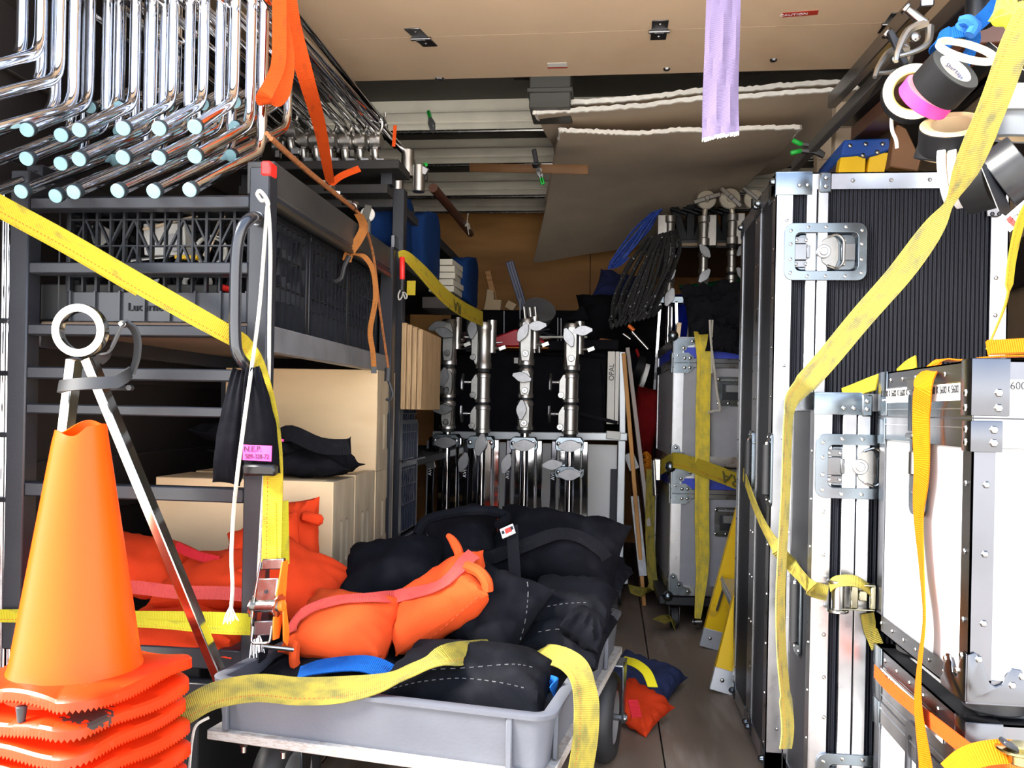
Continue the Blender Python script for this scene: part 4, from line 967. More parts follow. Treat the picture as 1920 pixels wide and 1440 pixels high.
# ------------------------------------------------------------------ platform cart with grey tub
A0 = V((xat(405, 1.64), 1.64, 0)); B0 = V((-.098, 1.532, 0)); ax = (B0 - A0).normalized(); ay = V((-ax.y, ax.x, 0)); CW = (B0 - A0).length; CL = .885
ZT, ZB = .402, .296; Zp = .276
cart = thing('platform_cart', 'grey plastic tub cart on pneumatic wheels holding the black sandbags', 'cart', (A0.x, A0.y, 0))
def CP(x, y, z): return A0 + ax * x + ay * y + V((0, 0, z))
def wallp(b, x0, y0, x1, y1, z0, z1, top=0.):
    b.hexa([CP(*q) for q in ((x0, y0, z0), (x1, y0, z0), (x1, y1, z0), (x0, y1, z0), (x0 - top, y0 - top, z1), (x1 + top, y0 - top, z1), (x1 + top, y1 + top, z1), (x0 - top, y1 + top, z1))])
b = MB()
def ring_rows():
    rows = []
    for (off, z) in ((.012, ZB), (.002, ZT - .012), (-.006, ZT - .010), (-.007, ZT - .002), (-.002, ZT), (.014, ZT), (.018, ZT - .003), (.026, ZB + .02)):
        o = rrect(CW / 2, CL / 2, CW - 2 * off, CL - 2 * off, max(.006, .035 - off), 6); rows.append([CP(x, y, z) for x, y in o])
    return rows
g = b.quadgrid(ring_rows(), True); b.face(g[-1]); b.face(g[0][::-1]); b.build('tub', GREYPLASTIC, cart)
b = MB()
for (x, y, w_, h_) in ((.035, .002, .012, .010), (CW - .075, .002, .012, .010), (CW - .003, .07, .010, .012), (CW - .003, .36, .010, .012), (CW - .003, .66, .010, .012)):
    wallp(b, x - w_ / 2, y - h_ / 2, x + w_ / 2, y + h_ / 2, ZB + .002, ZT - .004)
b.build('rib', GREYPLASTIC, cart, bev=.002, kind='stuff')
b = MB(); wallp(b, -.004, -.004, CW + .006, CL + .006, Zp, ZB); b.build('plywood_deck', WORNPLY, cart, bev=.002)
b = MB()
for x in (.06, .15, .42, .52): b.cyl(CP(x, .03, Zp - .03), CP(x, .03, Zp), .006); b.dome(CP(x, .03, Zp - .012), (0, 0, -1), .011, .008)
b.build('deck_bolt', STEEL, cart, kind='stuff')
WR = .122
def wheel(x, y):
    c = CP(x, y, WR); M = frameM(c, ay, V((0, 0, 1)))
    t = MB(); t.lathe([(.066, -.024), (.085, -.031), (.105, -.03), (WR - .004, -.018), (WR, -.006), (WR, .006), (WR - .004, .018), (.105, .03), (.085, .031), (.066, .024)], M, 36, True); o = t.build('tyre', RUBBER, cart)
    t = MB(); t.lathe([(.0, -.012), (.05, -.012), (.066, -.026), (.070, -.026), (.070, .026), (.066, .026), (.05, .012), (0, .012)], M, 28); t.build('wheel_hub', mat('wheel grey', (.42, .43, .44), .4, .6), o)
    t = MB()
    for s in (-1, 1):
        t.prism([c + ax * (s * .044) + ay * a + V((0, 0, z)) for a, z in ((-.014, -.012), (.014, -.012), (.034, Zp - WR - .006), (-.034, Zp - WR - .006))], ax * (s * .006))
    t.bar(c + ay * -.04 + V((0, 0, Zp - WR - .004)), c + ay * .04 + V((0, 0, Zp - WR - .004)), .10, .006, up=(0, 0, 1)); f = t.build('fork', ZINC, cart, bev=.002)
    t = MB(); t.cyl(c - ax * .058, c + ax * .058, .009, n=6); t.cyl(c + ax * .05, c + ax * .055, .014); t.build('axle', STEEL, f)
wq = V((.004, 2.345, 0)) - A0; wheel(wq.dot(ax), wq.dot(ay)); wheel(.06, CL - .16); wheel(.06, .20); wheel(CW - .17, .20)

# ---- sandbags heaped in the tub
ZI = ZB + .02
def cbag(label, parts, m=BLACKCLOTH2, strap=None, sm=WEBK, sw=.045, cat='bag', nm='sand_bag', grp='black sandbags in the cart'):
    T = thing(nm, label, cat, parts[0][0], grp)
    for (loc, L, W, TH, rx, ry, rz, seed) in parts: sack(T, loc, L, W, TH, rx, ry, rz, seed, m)
    if strap:
        for s, wv in strap:
            b = MB(); b.ribbon(smooth_path(s, 5), wv, sw); b.build('handle_strap', sm, T)
    return T
yawc = atan2(ax.y, ax.x)
bf = cbag('black sandbag lying at the front rim of the cart with a pale stitched seam', [(P(884, 1276, 1.735), .355, .25, .125, .16, .03, yawc + .02, 31)])
b = MB(); p0 = P(725, 1290, 1.66)
sm_ = smooth_path([P(742, 1272, 1.637), P(800, 1262, 1.628), P(870, 1262, 1.62), P(940, 1268, 1.612), P(985, 1278, 1.61)], 4)
b.bm.free()
stitches(bf, KIDS[bf], [(738, 1290), (790, 1278), (860, 1272), (930, 1279), (990, 1292)], THREAD); stitches(bf, KIDS[bf], [(800, 1256), (880, 1252), (960, 1246), (1000, 1252)], THREAD)
cbag('black sandbag filling the left of the cart under the orange one', [(CP(.17, .28, ZI + .045), .32, .34, .10, 0, 0, yawc, 32)], BLACKCLOTH)
cbag('black sandbag under the stitched one at the front of the cart', [(CP(.43, .17, ZI + .03), .33, .28, .075, 0, 0, yawc, 33)], BLACKCLOTH)
cbag('black sandbag in the middle of the cart under the heap', [(CP(.40, .48, ZI + .05), .36, .34, .11, 0, 0, yawc, 34)], BLACKCLOTH)
cbag('black sandbag at the back of the cart under the big one', [(CP(.28, .70, ZI + .06), .46, .28, .13, 0, 0, yawc, 35)], BLACKCLOTH)
cbag('black sandbag leaning up between the orange bag and the stacked ones', [(P(915, 1140, 1.93), .24, .21, .11, .75, .22, yawc - .25, 36)])
cbag('black sandbag lower of the two stacked on the far side of the cart', [(P(1062, 1190, 2.0), .20, .26, .10, .15, .12, yawc, 37)])
cbag('black sandbag upper of the two stacked on the far side of the cart', [(P(1070, 1132, 2.04), .21, .24, .09, .2, .08, yawc + .05, 38)])
cbag('small black sandbag slumped over the cart rim below the stacked ones', [(P(1098, 1165, 1.98), .10, .24, .08, .1, .5, yawc + .1, 39)])
cbag('black sandbag mounded behind the orange one next to the plywood boxes', [(P(735, 1080, 2.12), .26, .24, .15, .55, -.1, yawc + .2, 40)])
big = cbag('big black saddle sandbag with a white tag on top of the heap', [(P(1040, 1035, 2.28), .37, .26, .17, .72, .10, yawc, 41), (P(862, 1020, 2.3), .23, .22, .15, .62, -.3, yawc + .15, 42)], BLACKCLOTH,
   None)
bigk = list(KIDS[big]); draped(big, bigk, [(866, 1036), (900, 1042), (940, 1042), (985, 1026), (1040, 1006), (1085, 1010), (1118, 1030), (1138, 1055)], .036, WEBK, .012)
stitches(big, bigk, [(800, 1000), (815, 1030), (824, 1050)], THREAD); stitches(big, bigk, [(968, 1045), (970, 1075), (974, 1110)], THREAD); stitches(big, bigk, [(940, 1028), (1000, 1012), (1060, 1000), (1110, 1012)], mat('dark thread', (.03, .03, .033), .8))
b = MB(); b.tube(smooth_path([P(782, 1000, 2.18), P(800, 975, 2.19), P(850, 962, 2.22), P(905, 958, 2.24), P(950, 968, 2.24), P(935, 985, 2.19)], 5), .013, 8); b.build('rolled_hem', BLACKCLOTH2, big)
b = MB(); tg = P(952, 996, 2.135); b.box(tg, (.036, .004, .028), Matrix.Rotation(-.45, 3, 'Y') @ Matrix.Rotation(-.7, 3, 'X')); tgo = b.build('white_tag', WHITE, big)
b = MB(); b.box(tg + V((.002, -.003, .003)), (.017, .003, .013), Matrix.Rotation(-.45, 3, 'Y') @ Matrix.Rotation(-.7, 3, 'X')); b.build('tag_emblem', MATS['red sticker'], tgo)
for dx_, dz_ in ((-.0115, -.003), (.0105, .009)):
    b = MB(); b.box(tg + V((dx_, -.003, dz_)), (.006, .003, .008), Matrix.Rotation(-.45, 3, 'Y') @ Matrix.Rotation(-.7, 3, 'X')); b.build('tag_mark', INK, tgo)
b = MB(); b.bar(P(960, 985, 2.15), P(966, 1085, 2.10), .03, .003, up=(0, 1, .5)); b.build('seam_band', WEBK, big)
b = MB(); pillow(b, TRS(P(1148, 1060, 2.26), .4, .9, 0), .12, .14, .03, seed=44, wr=.008); b.build('end_flap', BLACKCLOTH, big)
# orange saddle bag on the heap
ob = thing('sand_bag', 'bright orange saddle sandbag with a coral strap on top of the black heap', 'bag', P(740, 1180, 1.9))
sack(ob, P(650, 1178, 1.86), .245, .19, .125, .55, .06, yawc + .02, 51, ORANGECLOTH, p=3.4, wr=.006)
sack(ob, P(826, 1128, 1.9), .255, .17, .125, .55, -.62, yawc + .05, 52, ORANGECLOTH, p=3.4, wr=.006)
obk = list(KIDS[ob])
draped(ob, obk, [(549, 1188), (556, 1165), (585, 1143), (640, 1128), (700, 1124), (760, 1118), (820, 1104), (856, 1076), (876, 1050), (888, 1040)], .034, WEBRED, .006)
stitches(ob, obk, [(560, 1238), (620, 1236), (690, 1232), (748, 1224)], THREADO, step=5.); stitches(ob, obk, [(770, 1222), (820, 1186), (870, 1142), (905, 1112)], THREADO, step=5.)
b = MB(); b.tube(smooth_path([P(560, 1192, 1.80), P(553, 1215, 1.785), P(552, 1240, 1.775), P(556, 1250, 1.775)], 4), [.012] * 13, 8); b.build('rolled_end', ORANGECLOTH, ob)
b = MB(); b.tube(smooth_path([P(875, 1062, 1.86), P(898, 1072, 1.84), P(912, 1090, 1.83), P(914, 1108, 1.83)], 4), [.013] * 13, 8); b.build('rolled_end', ORANGECLOTH, ob)
b = MB(); b.tube(smooth_path([P(840, 1004, 1.95), P(848, 1012, 1.94), P(858, 1030, 1.93), P(862, 1045, 1.92)], 4), [.006 + .005 * min(1, i / 6) for i in range(13)], 8); b.build('seam_corner', ORANGECLOTH, ob)
for o_ in list(bpy.data.objects):
    lb_ = o_.get('label', '')
    if lb_.startswith('black sandbag leaning up'): stitches(o_, KIDS[o_], [(985, 1070), (990, 1110), (985, 1160), (975, 1200)], THREAD, step=5.)
    if lb_.startswith('black sandbag upper of'): stitches(o_, KIDS[o_], [(1010, 1140), (1060, 1132), (1110, 1130)], THREAD, step=5.)
    if lb_.startswith('black sandbag lower of'): stitches(o_, KIDS[o_], [(1010, 1185), (1050, 1180), (1095, 1190)], THREAD, step=5.)
# blue strap bag showing under the orange one
bb = thing('blue_strap', 'blue webbing strap lying under the orange sandbag in the cart', 'strap', P(660, 1260, 1.72))
b = MB(); b.ribbon(smooth_path([P(560, 1262, 1.70), P(600, 1250, 1.705), P(680, 1244, 1.71), P(730, 1262, 1.71), P(745, 1285, 1.70), P(748, 1300, 1.69)], 5), (.2, .75, .3), .05); b.build('webbing', WEBBLUE, bb); b = MB(); b.ribbon(smooth_path([P(1030, 1280, 1.73), P(1042, 1285, 1.71), P(1036, 1300, 1.69)], 4), (.1, .6, 1), .03); b.build('webbing', WEBBLUE, bb)
# loose yellow strap over the front of the cart
ly = thing('loose_strap', 'frayed yellow strap trailing over the front sandbag and the cart corner', 'strap', P(600, 1290, 1.6))
pth = [P(318, 1345, 1.56), P(345, 1335, 1.565), P(400, 1305, 1.575), P(480, 1290, 1.58), P(560, 1296, 1.585), P(640, 1293, 1.59), P(715, 1280, 1.60), P(775, 1255, 1.615), P(830, 1232, 1.64), P(890, 1222, 1.75), P(950, 1219, 1.87), P(1010, 1223, 1.88), P(1060, 1236, 1.74), P(1086, 1262, 1.63), P(1099, 1310, 1.60), P(1098, 1380, 1.585), P(1088, 1450, 1.58), P(1084, 1500, 1.58)]
sp = smooth_path(pth, 6); m = len(sp); wv = []
for i in range(m):
    t = i / (m - 1); A = V((.2, .45, 1)); Bv = V((0, .9, .25)); Cv = V((.9, .5, 0))
    wv.append(A * max(0, 1 - t / .38) + Bv * max(0, 1 - abs(t - .55) / .28) + Cv * max(0, (t - .66) / .3))
b = MB(); b.ribbon(sp, wv, .052); b.build('webbing', WEBOLIVE, ly)
b = MB(); b.tube(smooth_path([P(392, 1345, 1.58), P(368, 1360, 1.57), P(360, 1390, 1.57), P(356, 1430, 1.57), P(350, 1500, 1.57)], 5), .003, 6); item('thin_rope', 'thin pale cord hanging between the cones and the cart', 'cord', b, ROPEW)
# ------------------------------------------------------------------ stand rack in the middle
YS = 3.95; YFm = 4.25
sr = thing('stand_rack', 'grey square tube rack frame behind the row of roller stands', 'rack', (xat(990, YFm), YFm, 0))
def fb(px0, py0, px1, py1, Y, w_=.038, nm='frame_tube', m=None):
    b = MB(); b.bar(P(px0, py0, Y), P(px1, py1, Y), w_, w_, up=(0, 1, 0)); return b.build(nm, m or mat('grey tube', (.55, .58, .6), .4, .3, var=.1), sr, bev=.003)
PLT = P(1167, 1122, YFm)
fb(812, 815, 1176, 819, YFm); fb(1167, 660, 1167, 815, YFm + .04, .03)
for px in (1166, 808):
    a = P(px, 826, YFm); b = MB(); b.bar(a, V((a.x, a.y, .13)), .036, .036, up=(0, 1, 0)); b.build('post', MATS['grey tube'], sr, bev=.003)
    b = MB(); b.cyl((a.x - .012, a.y, .055), (a.x + .012, a.y, .055), .055, n=18); b.box((a.x, a.y, .11), (.04, .05, .05)); b.build('caster', RUBBER, sr, bev=.002)
b = MB(); a = P(808, 600, YFm).x; c = P(1166, 600, YFm).x; b.span((a, YS - .32, .11), (c, YFm + .5, .14)); b.build('deck', MATS['black deck'], sr)
b = MB(); b.box(P(1161, 1083, YFm - .03), (.085, .03, .055)); wb = b.build('white_bracket', WHITE, sr, bev=.004)
b = MB(); b.cyl(P(1167, 1080, YFm - .046), P(1167, 1080, YFm - .05), .009); b.build('bolt', DARKSTEEL, wb)
b = MB(); b.box(P(1150, 816, YFm - .02), (.07, .03, .04), Matrix.Rotation(.05, 3, 'Y')); b.build('pale_tape', OFFWHITE, sr, bev=.004)
# black fabric case and boards held in the rack
fc = thing('fabric_case', 'black fabric panel case standing in the rack behind the stands', 'case', P(985, 805, YFm + .06))
a, c = P(812, 806, YFm + .06), P(1137, 662, YFm + .06)
b = MB(); b.span((a.x, YFm + .06, a.z - .02), (c.x, YFm + .3, c.z)); b.build('body', DARKCLOTH, fc, bev=.02, seg=3)
b = MB(); b.tube(smooth_path([P(815, 670, YFm + .05), P(850, 664, YFm + .05), P(1110, 668, YFm + .05), P(1128, 690, YFm + .05), P(1132, 790, YFm + .05)], 5), .008, 6); b.build('piping', BLACKCLOTH, fc)
b = MB(); b.box(P(968, 676, YFm + .052), (.022, .004, .028)); b.box(P(968, 676, YFm + .048), (.022, .004, .01)); b.build('small_tag', WHITE, fc)
b = MB(); b.bar(P(1080, 773, YFm + .03), P(1158, 793, YFm + .03), .018, .006, up=(0, 1, 0)); b.build('strap', WEBK, fc)
b = MB(); b.bar(P(1030, 650, YFm + .1), P(1160, 647, YFm + .1), .05, .1, up=(0, 1, 0)); b.build('top_flap', MATS['dark felt'], fc, bev=.006)
fo = thing('foam_core_board', 'white foam core board on edge with handwriting beside the black panel case', 'board', P(1148, 800, YFm + .04))
a, c = P(1137, 795, YFm + .04), P(1162, 659, YFm + .04); b = MB(); b.span((a.x, YFm + .04, a.z), (c.x - .022, YFm + .5, c.z)); b.build('board', OFFWHITE, fo, bev=.002)
b = MB(); b.span((c.x - .020, YFm + .045, a.z), (c.x, YFm + .5, c.z)); b.build('outer_sheet', OFFWHITE, fo, bev=.002)
text('OPAL', .036, P(1147, 698, YFm + .038), (0, 0, 1), (-1, 0, 0), INK, fo, squeeze=.95)
a, c = P(912, 1075, YFm + .06), P(1150, 834, YFm + .06); b = MB(); b.span((a.x, YFm + .06, .145), (c.x + .02, YFm + .075, c.z)); item('white_board', 'white card board standing low in the rack behind the chrome stands', 'board', b, WHITE, bev=.002)
a, c = P(1141, 1075, YFm + .03), P(1158, 880, YFm + .03); b = MB(); b.span((a.x, YFm + .03, .145), (c.x, YFm + .05, c.z)); item('black_board', 'narrow black board standing beside the white one at the rack post', 'board', b, mat('charcoal card', (.035, .036, .042), .7), bev=.002)
a, c = P(1020, 930, YFm - .02), P(1036, 862, YFm - .02); b = MB(); b.span((P(1004, 0, YS + .1).x, YS + .1, P(0, 925, YS + .1).z), (P(1018, 0, YS + .1).x, YS + .103, P(0, 862, YS + .1).z)); ct = item('cardboard_tag', 'narrow cream card strip with writing between the third and fourth stands', 'card', b, mat('cream strip', (.8, .74, .55), .7))
text('GRIP STAND', .02, P(1011, 893, YS + .097), (0, 0, 1), (-1, 0, 0), INK, ct, squeeze=.9)
# roller stands
def zz(py, px=940): return P(px, py, YS).z
S_ = YS / FPX
def tbar(T, c, nrm, ang, s=1., m=CASTM, nm='tee_handle', parent=None):
    """bow-tie locking handle facing nrm, turned by ang"""
    c = V(c); nrm = V(nrm).normalized(); x, y = (V((1, 0, 0)), V((0, 0, 1))) if abs(nrm.y) > .7 else (V((0, 1, 0)), V((0, 0, 1)))
    u = x * cos(ang) + y * sin(ang); v = -x * sin(ang) + y * cos(ang)
    b = MB(); prof = [(-.036, -.006), (-.030, -.008), (-.012, -.017), (0, -.019), (.012, -.017), (.030, -.008), (.036, -.006), (.036, .006), (.030, .008), (.012, .017), (0, .019), (-.012, .017), (-.030, .008), (-.036, .006)]
    b.prism([c + u * (p * s) + v * (q_ * s) for p, q_ in prof], nrm * (.010 * s)); b.cyl(c - nrm * .02 * s, c, .008 * s)
    o = b.build(nm, m, parent or T, bev=.0015)
    b = MB(); b.cyl(c + nrm * .0102 * s, c + nrm * .012 * s, .005 * s); b.build('pivot', DARKSTEEL, o)
def roller_stand(label, px, ys, cols, side, yoke, extra=None):
    x = xat(px, YS, 760); T = thing('roller_stand', label, 'stand', (x, YS, .142), 'chrome roller stands in a row')
    sec = [(ys[0], ys[1], .036), (ys[2], ys[3], .034), (ys[4], ys[5], .036)]
    for k, (a, c, r) in enumerate(sec):
        za, zb = zz(a), zz(c); h = za - zb
        b = MB(); b.lathe([(r * .93, zb), (r * 1.06, zb), (r * 1.06, zb + h * .12), (r * .97, zb + h * .14), (r * .97, zb + h * .82), (r * 1.04, zb + h * .84), (r * 1.04, zb + h * .93), (r * .9, za), (.016, za)], Matrix.Translation((x, YS, 0)), 24)
        o = b.build('collar', NICKEL, T)
        b = MB(); b.cyl((x, YS, zb - .016), (x, YS, zb), r * .82, n=20); b.build('rubber_ring', RUBBER, T)
        sx_ = side[k]
        # clamp boss with bolt
        b = MB()
        if sx_ == 0: b.prism([V((x + q_, YS - r - .006, zb + h * t)) for q_, t in ((-.018, .08), (.018, .08), (.024, .3), (.024, .75), (.014, .92), (-.014, .92), (-.024, .75), (-.024, .3))], (0, .04, 0))
        else: b.prism([V((x + sx_ * (r * .6 + q_), YS - .022, zb + h * t)) for q_, t in ((0, .02), (.016, .1), (.034, .3), (.034, .72), (.016, .95), (0, .95))], (0, .044, 0))
        b.build('clamp_boss', BOSS, T, bev=.002)
        hc = V((x, YS - r - .02, zb + h * .68)) if sx_ == 0 else V((x + sx_ * (r + .055), YS - .01, zb + h * .68))
        if sx_ == 0: tbar(T, hc + V((-.012, 0, 0)), (0, -1, 0), (.7, -.7, 1.1)[k] + px * .01, 1.25)
        else:
            b = MB(); b.cyl((x + sx_ * r, YS, hc.z), hc, .008); b.build('screw', STEEL, T); tbar(T, hc, (sx_, -.2, 0), .5 + k * .7, 1.15)
        b = MB(); bc = V((x + (.0 if sx_ == 0 else sx_ * (r + .01)), YS - r - (.007 if sx_ == 0 else -.012), zb + h * .24)); b.cyl(bc, bc + V((0, -.008, 0)), .015, n=14); bo = b.build('bolt', STEEL, T, bev=.002)
        b = MB(); b.cyl(bc + V((0, -.0078, 0)), bc + V((0, -.0095, 0)), .007, n=6); b.build('bolt_socket', DARKSTEEL, bo)
    # top receiver: second barrel beside the first
    za, zb = zz(ys[0]), zz(ys[1]); b = MB(); sg = 1 if px < 1000 else 1
    b.cyl((x + sg * .034, YS + .015, zb + (za - zb) * .35), (x + sg * .034, YS + .015, za + .012), .022, n=16); b.build('side_receiver', NICKEL, T)
    b = MB(); b.cyl((x + .034 + .02, YS, zb + (za - zb) * .45), (x + .034 + .05, YS - .01, zb + (za - zb) * .45), .007); b.box((x + .034 + .055, YS - .012, zb + (za - zb) * .45), (.02, .012, .035), Matrix.Rotation(1.2, 3, 'Y')); b.build('thumb_screw', NICKEL, T, bev=.002)
    tbar(T, V((x - .05 * (1 if px < 950 else -1), YS - .03, za - .035)), (0, -1, 0), .35 if px < 870 else (1.5 if px < 950 else .1), 1.25)
    b = MB(); b.cyl((x, YS, .30), (x, YS, zz(ys[5])), .022, n=16); b.build('riser', CHROME, T)
    # yoke, legs
    for (ya, yb) in yoke:
        zy0, zy1 = zz(yb), zz(ya); zm_ = (zy0 + zy1) / 2
        b = MB(); b.prism([V((x + q_, YS - .045, z_)) for q_, z_ in ((-.058, zy0), (.058, zy0), (.065, zy0 + .012), (.065, zy1 - .02), (.05, zy1), (-.05, zy1), (-.065, zy1 - .02), (-.065, zy0 + .012))], (0, .09, 0)); b.build('yoke', ZINC, T, bev=.003)
        tbar(T, V((x + .004, YS - .062, zm_ - .008)), (0, -1, 0), 0.05 if px not in (905,) else 1.35, 1.45)
        for s in (-1, 1):
            b = MB(); b.dome((x + s * .05, YS - .046, zm_), (0, -1, 0), .011, .008); b.build('pin', STEEL, T)
    yb = yoke[0][1]; zl = zz(yb - 18)
    for k, (dx, dy_, w_) in enumerate(((-.078, -.01, .028), (.078, -.01, .028), (-.035, .05, .03), (.04, -.03, .03))):
        top = V((x + dx * .9, YS + dy_, zl)); bot = V((x + dx, YS + dy_, .19))
        b = MB(); b.bar(top, bot, w_ if k < 2 else .034, .016 if k < 2 else .034, up=(0, 1, 0)); lg = b.build('leg', CHROME if k != 0 else mat('smoked chrome', (.10, .10, .115), .12, 1), T, bev=.004)
        if k == 0: text('AVENGER', .022, V((x + dx * .95, YS + dy_ - .0145, zl - .13)), (0, 0, 1), (-1, 0, 0), WHITEINK, lg, squeeze=1.05)
        if k < 2:
            b = MB(); b.cyl(bot + V((-.015, 0, -.012)), bot + V((.015, 0, -.012)), .036, n=16); b.build('wheel', RUBBER, T)
    tbar(T, V((x - .075, YS - .06, zz(yb + 25))), (0, -1, 0), (-.9, 1.3, 1.3, .1)[(840, 905, 985, 1070).index(px)], 1.3)
    if extra: extra(T, x)
def ringx(T, x):
    b = MB(); b.tube(rounded_path([V((x - .03, YS - .02, zz(640))), V((x - .062, YS - .02, zz(645))), V((x - .062, YS - .02, zz(672))), V((x - .03, YS - .02, zz(678)))], .015), .0055, 6); b.build('wire_loop', STEEL, T)
roller_stand('chrome roller stand nearest the wooden shelf blocks, wire loop on its collar', 840, (600, 685, 692, 747, 753, 806), 0, (0, 0, 0), [(816, 840)], ringx)
roller_stand('chrome roller stand second from the shelf, knobs pointing sideways', 905, (605, 692, 700, 755, 760, 812), 0, (-1, -1, -1), [(818, 842)])
roller_stand('chrome roller stand third from the shelf, under the grey reflector cone', 985, (598, 684, 690, 745, 750, 805), 0, (0, 0, 0), [(818, 842)])
roller_stand('chrome roller stand nearest the foam core board, with two yokes', 1070, (606, 692, 698, 752, 757, 811), 0, (0, -1, -1), [(816, 842), (870, 892)])
# clutter lying on top of the fabric case
YK = YFm + .18; zk = P(985, 662, YFm + .06).z
sq = mat('signal red', (.5, .008, .02), .4)
b = MB(); b.prism([P(925, 632, YK), P(968, 616, YK), P(1010, 628, YK), P(1025, 645, YK), P(990, 650, YK), P(925, 650, YK)], (0, .1, 0)); item('tool_pouch', 'red tool pouch lying on the black case between the stands', 'pouch', b, sq, bev=.008)
b = MB(); b.span(P(925, 652, YK), P(1040, 657, YK + .2)); item('orange_folder', 'thin orange and white folder under the red pouch', 'folder', b, mat('orange card', (.8, .3, .04), .6))
rods = [('chrome rod lying across the top of the black case', 870, 648, 1062, 632, CHROME), ('black rod crossing the chrome one above the case', 865, 655, 1030, 617, BLACKPAINT), ('white rod lying level behind the third stand', 1000, 632, 1100, 632, OFFWHITE), ('thin black rod sloping over the case to the fourth stand', 1010, 622, 1085, 640, BLACKPAINT)]
for lb, x0, y0, x1, y1, m in rods:
    b = MB(); b.cyl(P(x0, y0, YK - .05), P(x1, y1, YK + .1), .006); item('rod', lb, 'rod', b, m, 'rods on the black case')
cone_c = P(1030, 600, YK + .1)
rf = thing('reflector_cone', 'grey open metal cone lying above the third stand', 'reflector', cone_c)
b = MB(); b.lathe([(.085, 0), (.083, .0), (.055, .14), (.05, .16), (.053, .16), (.058, .14), (.087, 0)], frameM(P(1012, 580, YK + .05), V((.6, .6, .45)), V((.4, -.1, -.3))) @ Matrix.Rotation(0, 4, 'X'), 24); b.build('shell', mat('grey satin', (.35, .37, .4), .35, .7), rf)
for k, px in enumerate((982, 993, 1003)):
    b = MB(); b.cyl(P(px, 575 + (k % 2), YFm + .08), V((P(px, 612, YS + .1).x, YFm + .08, zk + .001)), .0095); item('spigot', 'short chrome spigot behind the third stand, %s in a row' % labs[k], 'spigot', b, NICKEL, 'spigots behind the third stand', bev=.002)
for k, (px, y0, lb) in enumerate(((975, 560, 'third stand'), (983, 568, 'grey cone'), (945, 583, 'red pouch'), (1046, 596, 'fourth stand'), (1052, 597, 'dark bag'))):
    b = MB(); b.cyl(P(px, y0, YK + .05), P(px, 640, YK + .05), .003); item('thin_rod', 'thin dark upright rod standing beside the %s' % lb, 'rod', b, DARKSTEEL, 'thin upright rods')
b = MB(); b.box(P(1140, 640, YK) , (.09, .06, .02), Matrix.Rotation(.1, 3, 'Y')); item('brown_strap_coil', 'small brown leather piece on the corner of the black case', 'leather', b, mat('brown leather', (.3, .12, .05), .6), bev=.006)
# deep clutter in front of the back wall
YD = 5.4
dk = thing('work_bench', 'dark bench deep in the truck carrying odds and ends below the plywood wall', 'bench', (xat(1000, YD), YD, 0))
b = MB(); b.span((-1.0, YD - .1, .82), (.35, YB - .03, .86)); b.build('bench_top', MATS['black deck'], dk)
for x in (-.95, -.3, .3):
    b = MB(); b.span((x - .03, YD, 0), (x + .03, YD + .06, .82)); b.build('leg', BLACKPAINT, dk)
zTK = P(925, 583, YD - .1).z - .001; b = MB(); b.span((-1.0, YD - .18, .861), (.36, YB - .1, zTK)); item('equipment_case', 'dark case on the bench below the plywood back wall', 'case', b, DARKCLOTH, bev=.02)
b = MB(); b.bar(P(955, 490, YD), P(983, 580, YD + .05), .05, .02, up=(0, 1, 0)); b.bar(P(955, 490, YD - .012), P(983, 580, YD + .038), .02, .006, up=(0, 1, 0)); item('spirit_level', 'dark blue level leaning against the plywood back wall', 'level', b, mat('navy enamel', (.02, .035, .12), .35), bev=.003)
b = MB(); b.bar(P(914, 508, YD), P(932, 581, YD), .035, .012, up=(0, 1, 0)); item('wood_strip', 'orange brown wooden strip leaning beside the blue level', 'strip', b, PINE, bev=.002)
b = MB(); b.prism([P(913, 542, YD - .1), P(925, 545, YD - .1), P(926, 562, YD - .1), P(940, 562, YD - .1), P(938, 583, YD - .1), P(906, 583, YD - .1), P(910, 566, YD - .1)], (0, .06, 0)); item('carton_scrap', 'torn tan carton on the bench beside the sloping yellow strap', 'carton', b, TAN, bev=.002)
b = MB(); b.box(P(958, 574, YD - .1), (.06, .05, .05), Matrix.Rotation(.5, 3, 'Y')); item('wood_offcut', 'small tan wood offcut below the blue level', 'offcut', b, TAN, bev=.003)
b = MB(); b.prism([P(1062, 600, 4.9), P(1092, 572, 4.9), P(1105, 600, 4.9)], (0, .12, 0)); item('case_corner', 'black triangular case corner sticking up beside the plywood wall', 'case', b, DARKCLOTH, bev=.004)
b = MB(); pillow(b, TRS(P(1175, 590, 5.2) + V((0, 0, -.05)), rx=1.3), .62, .36, .30, seed=60, wr=.02); item('duffel_bag', 'large black duffel bag in the dark gap beside the plywood wall', 'bag', b, DARKCLOTH)
b = MB(); pillow(b, TRS(P(1160, 545, 5.3), rx=1.2, ry=.3), .3, .22, .2, seed=61, wr=.02); item('blue_bag', 'dark blue cloth bag hanging below the rope bundles', 'bag', b, mat('navy cloth', (.008, .014, .075), .9, var=.3))
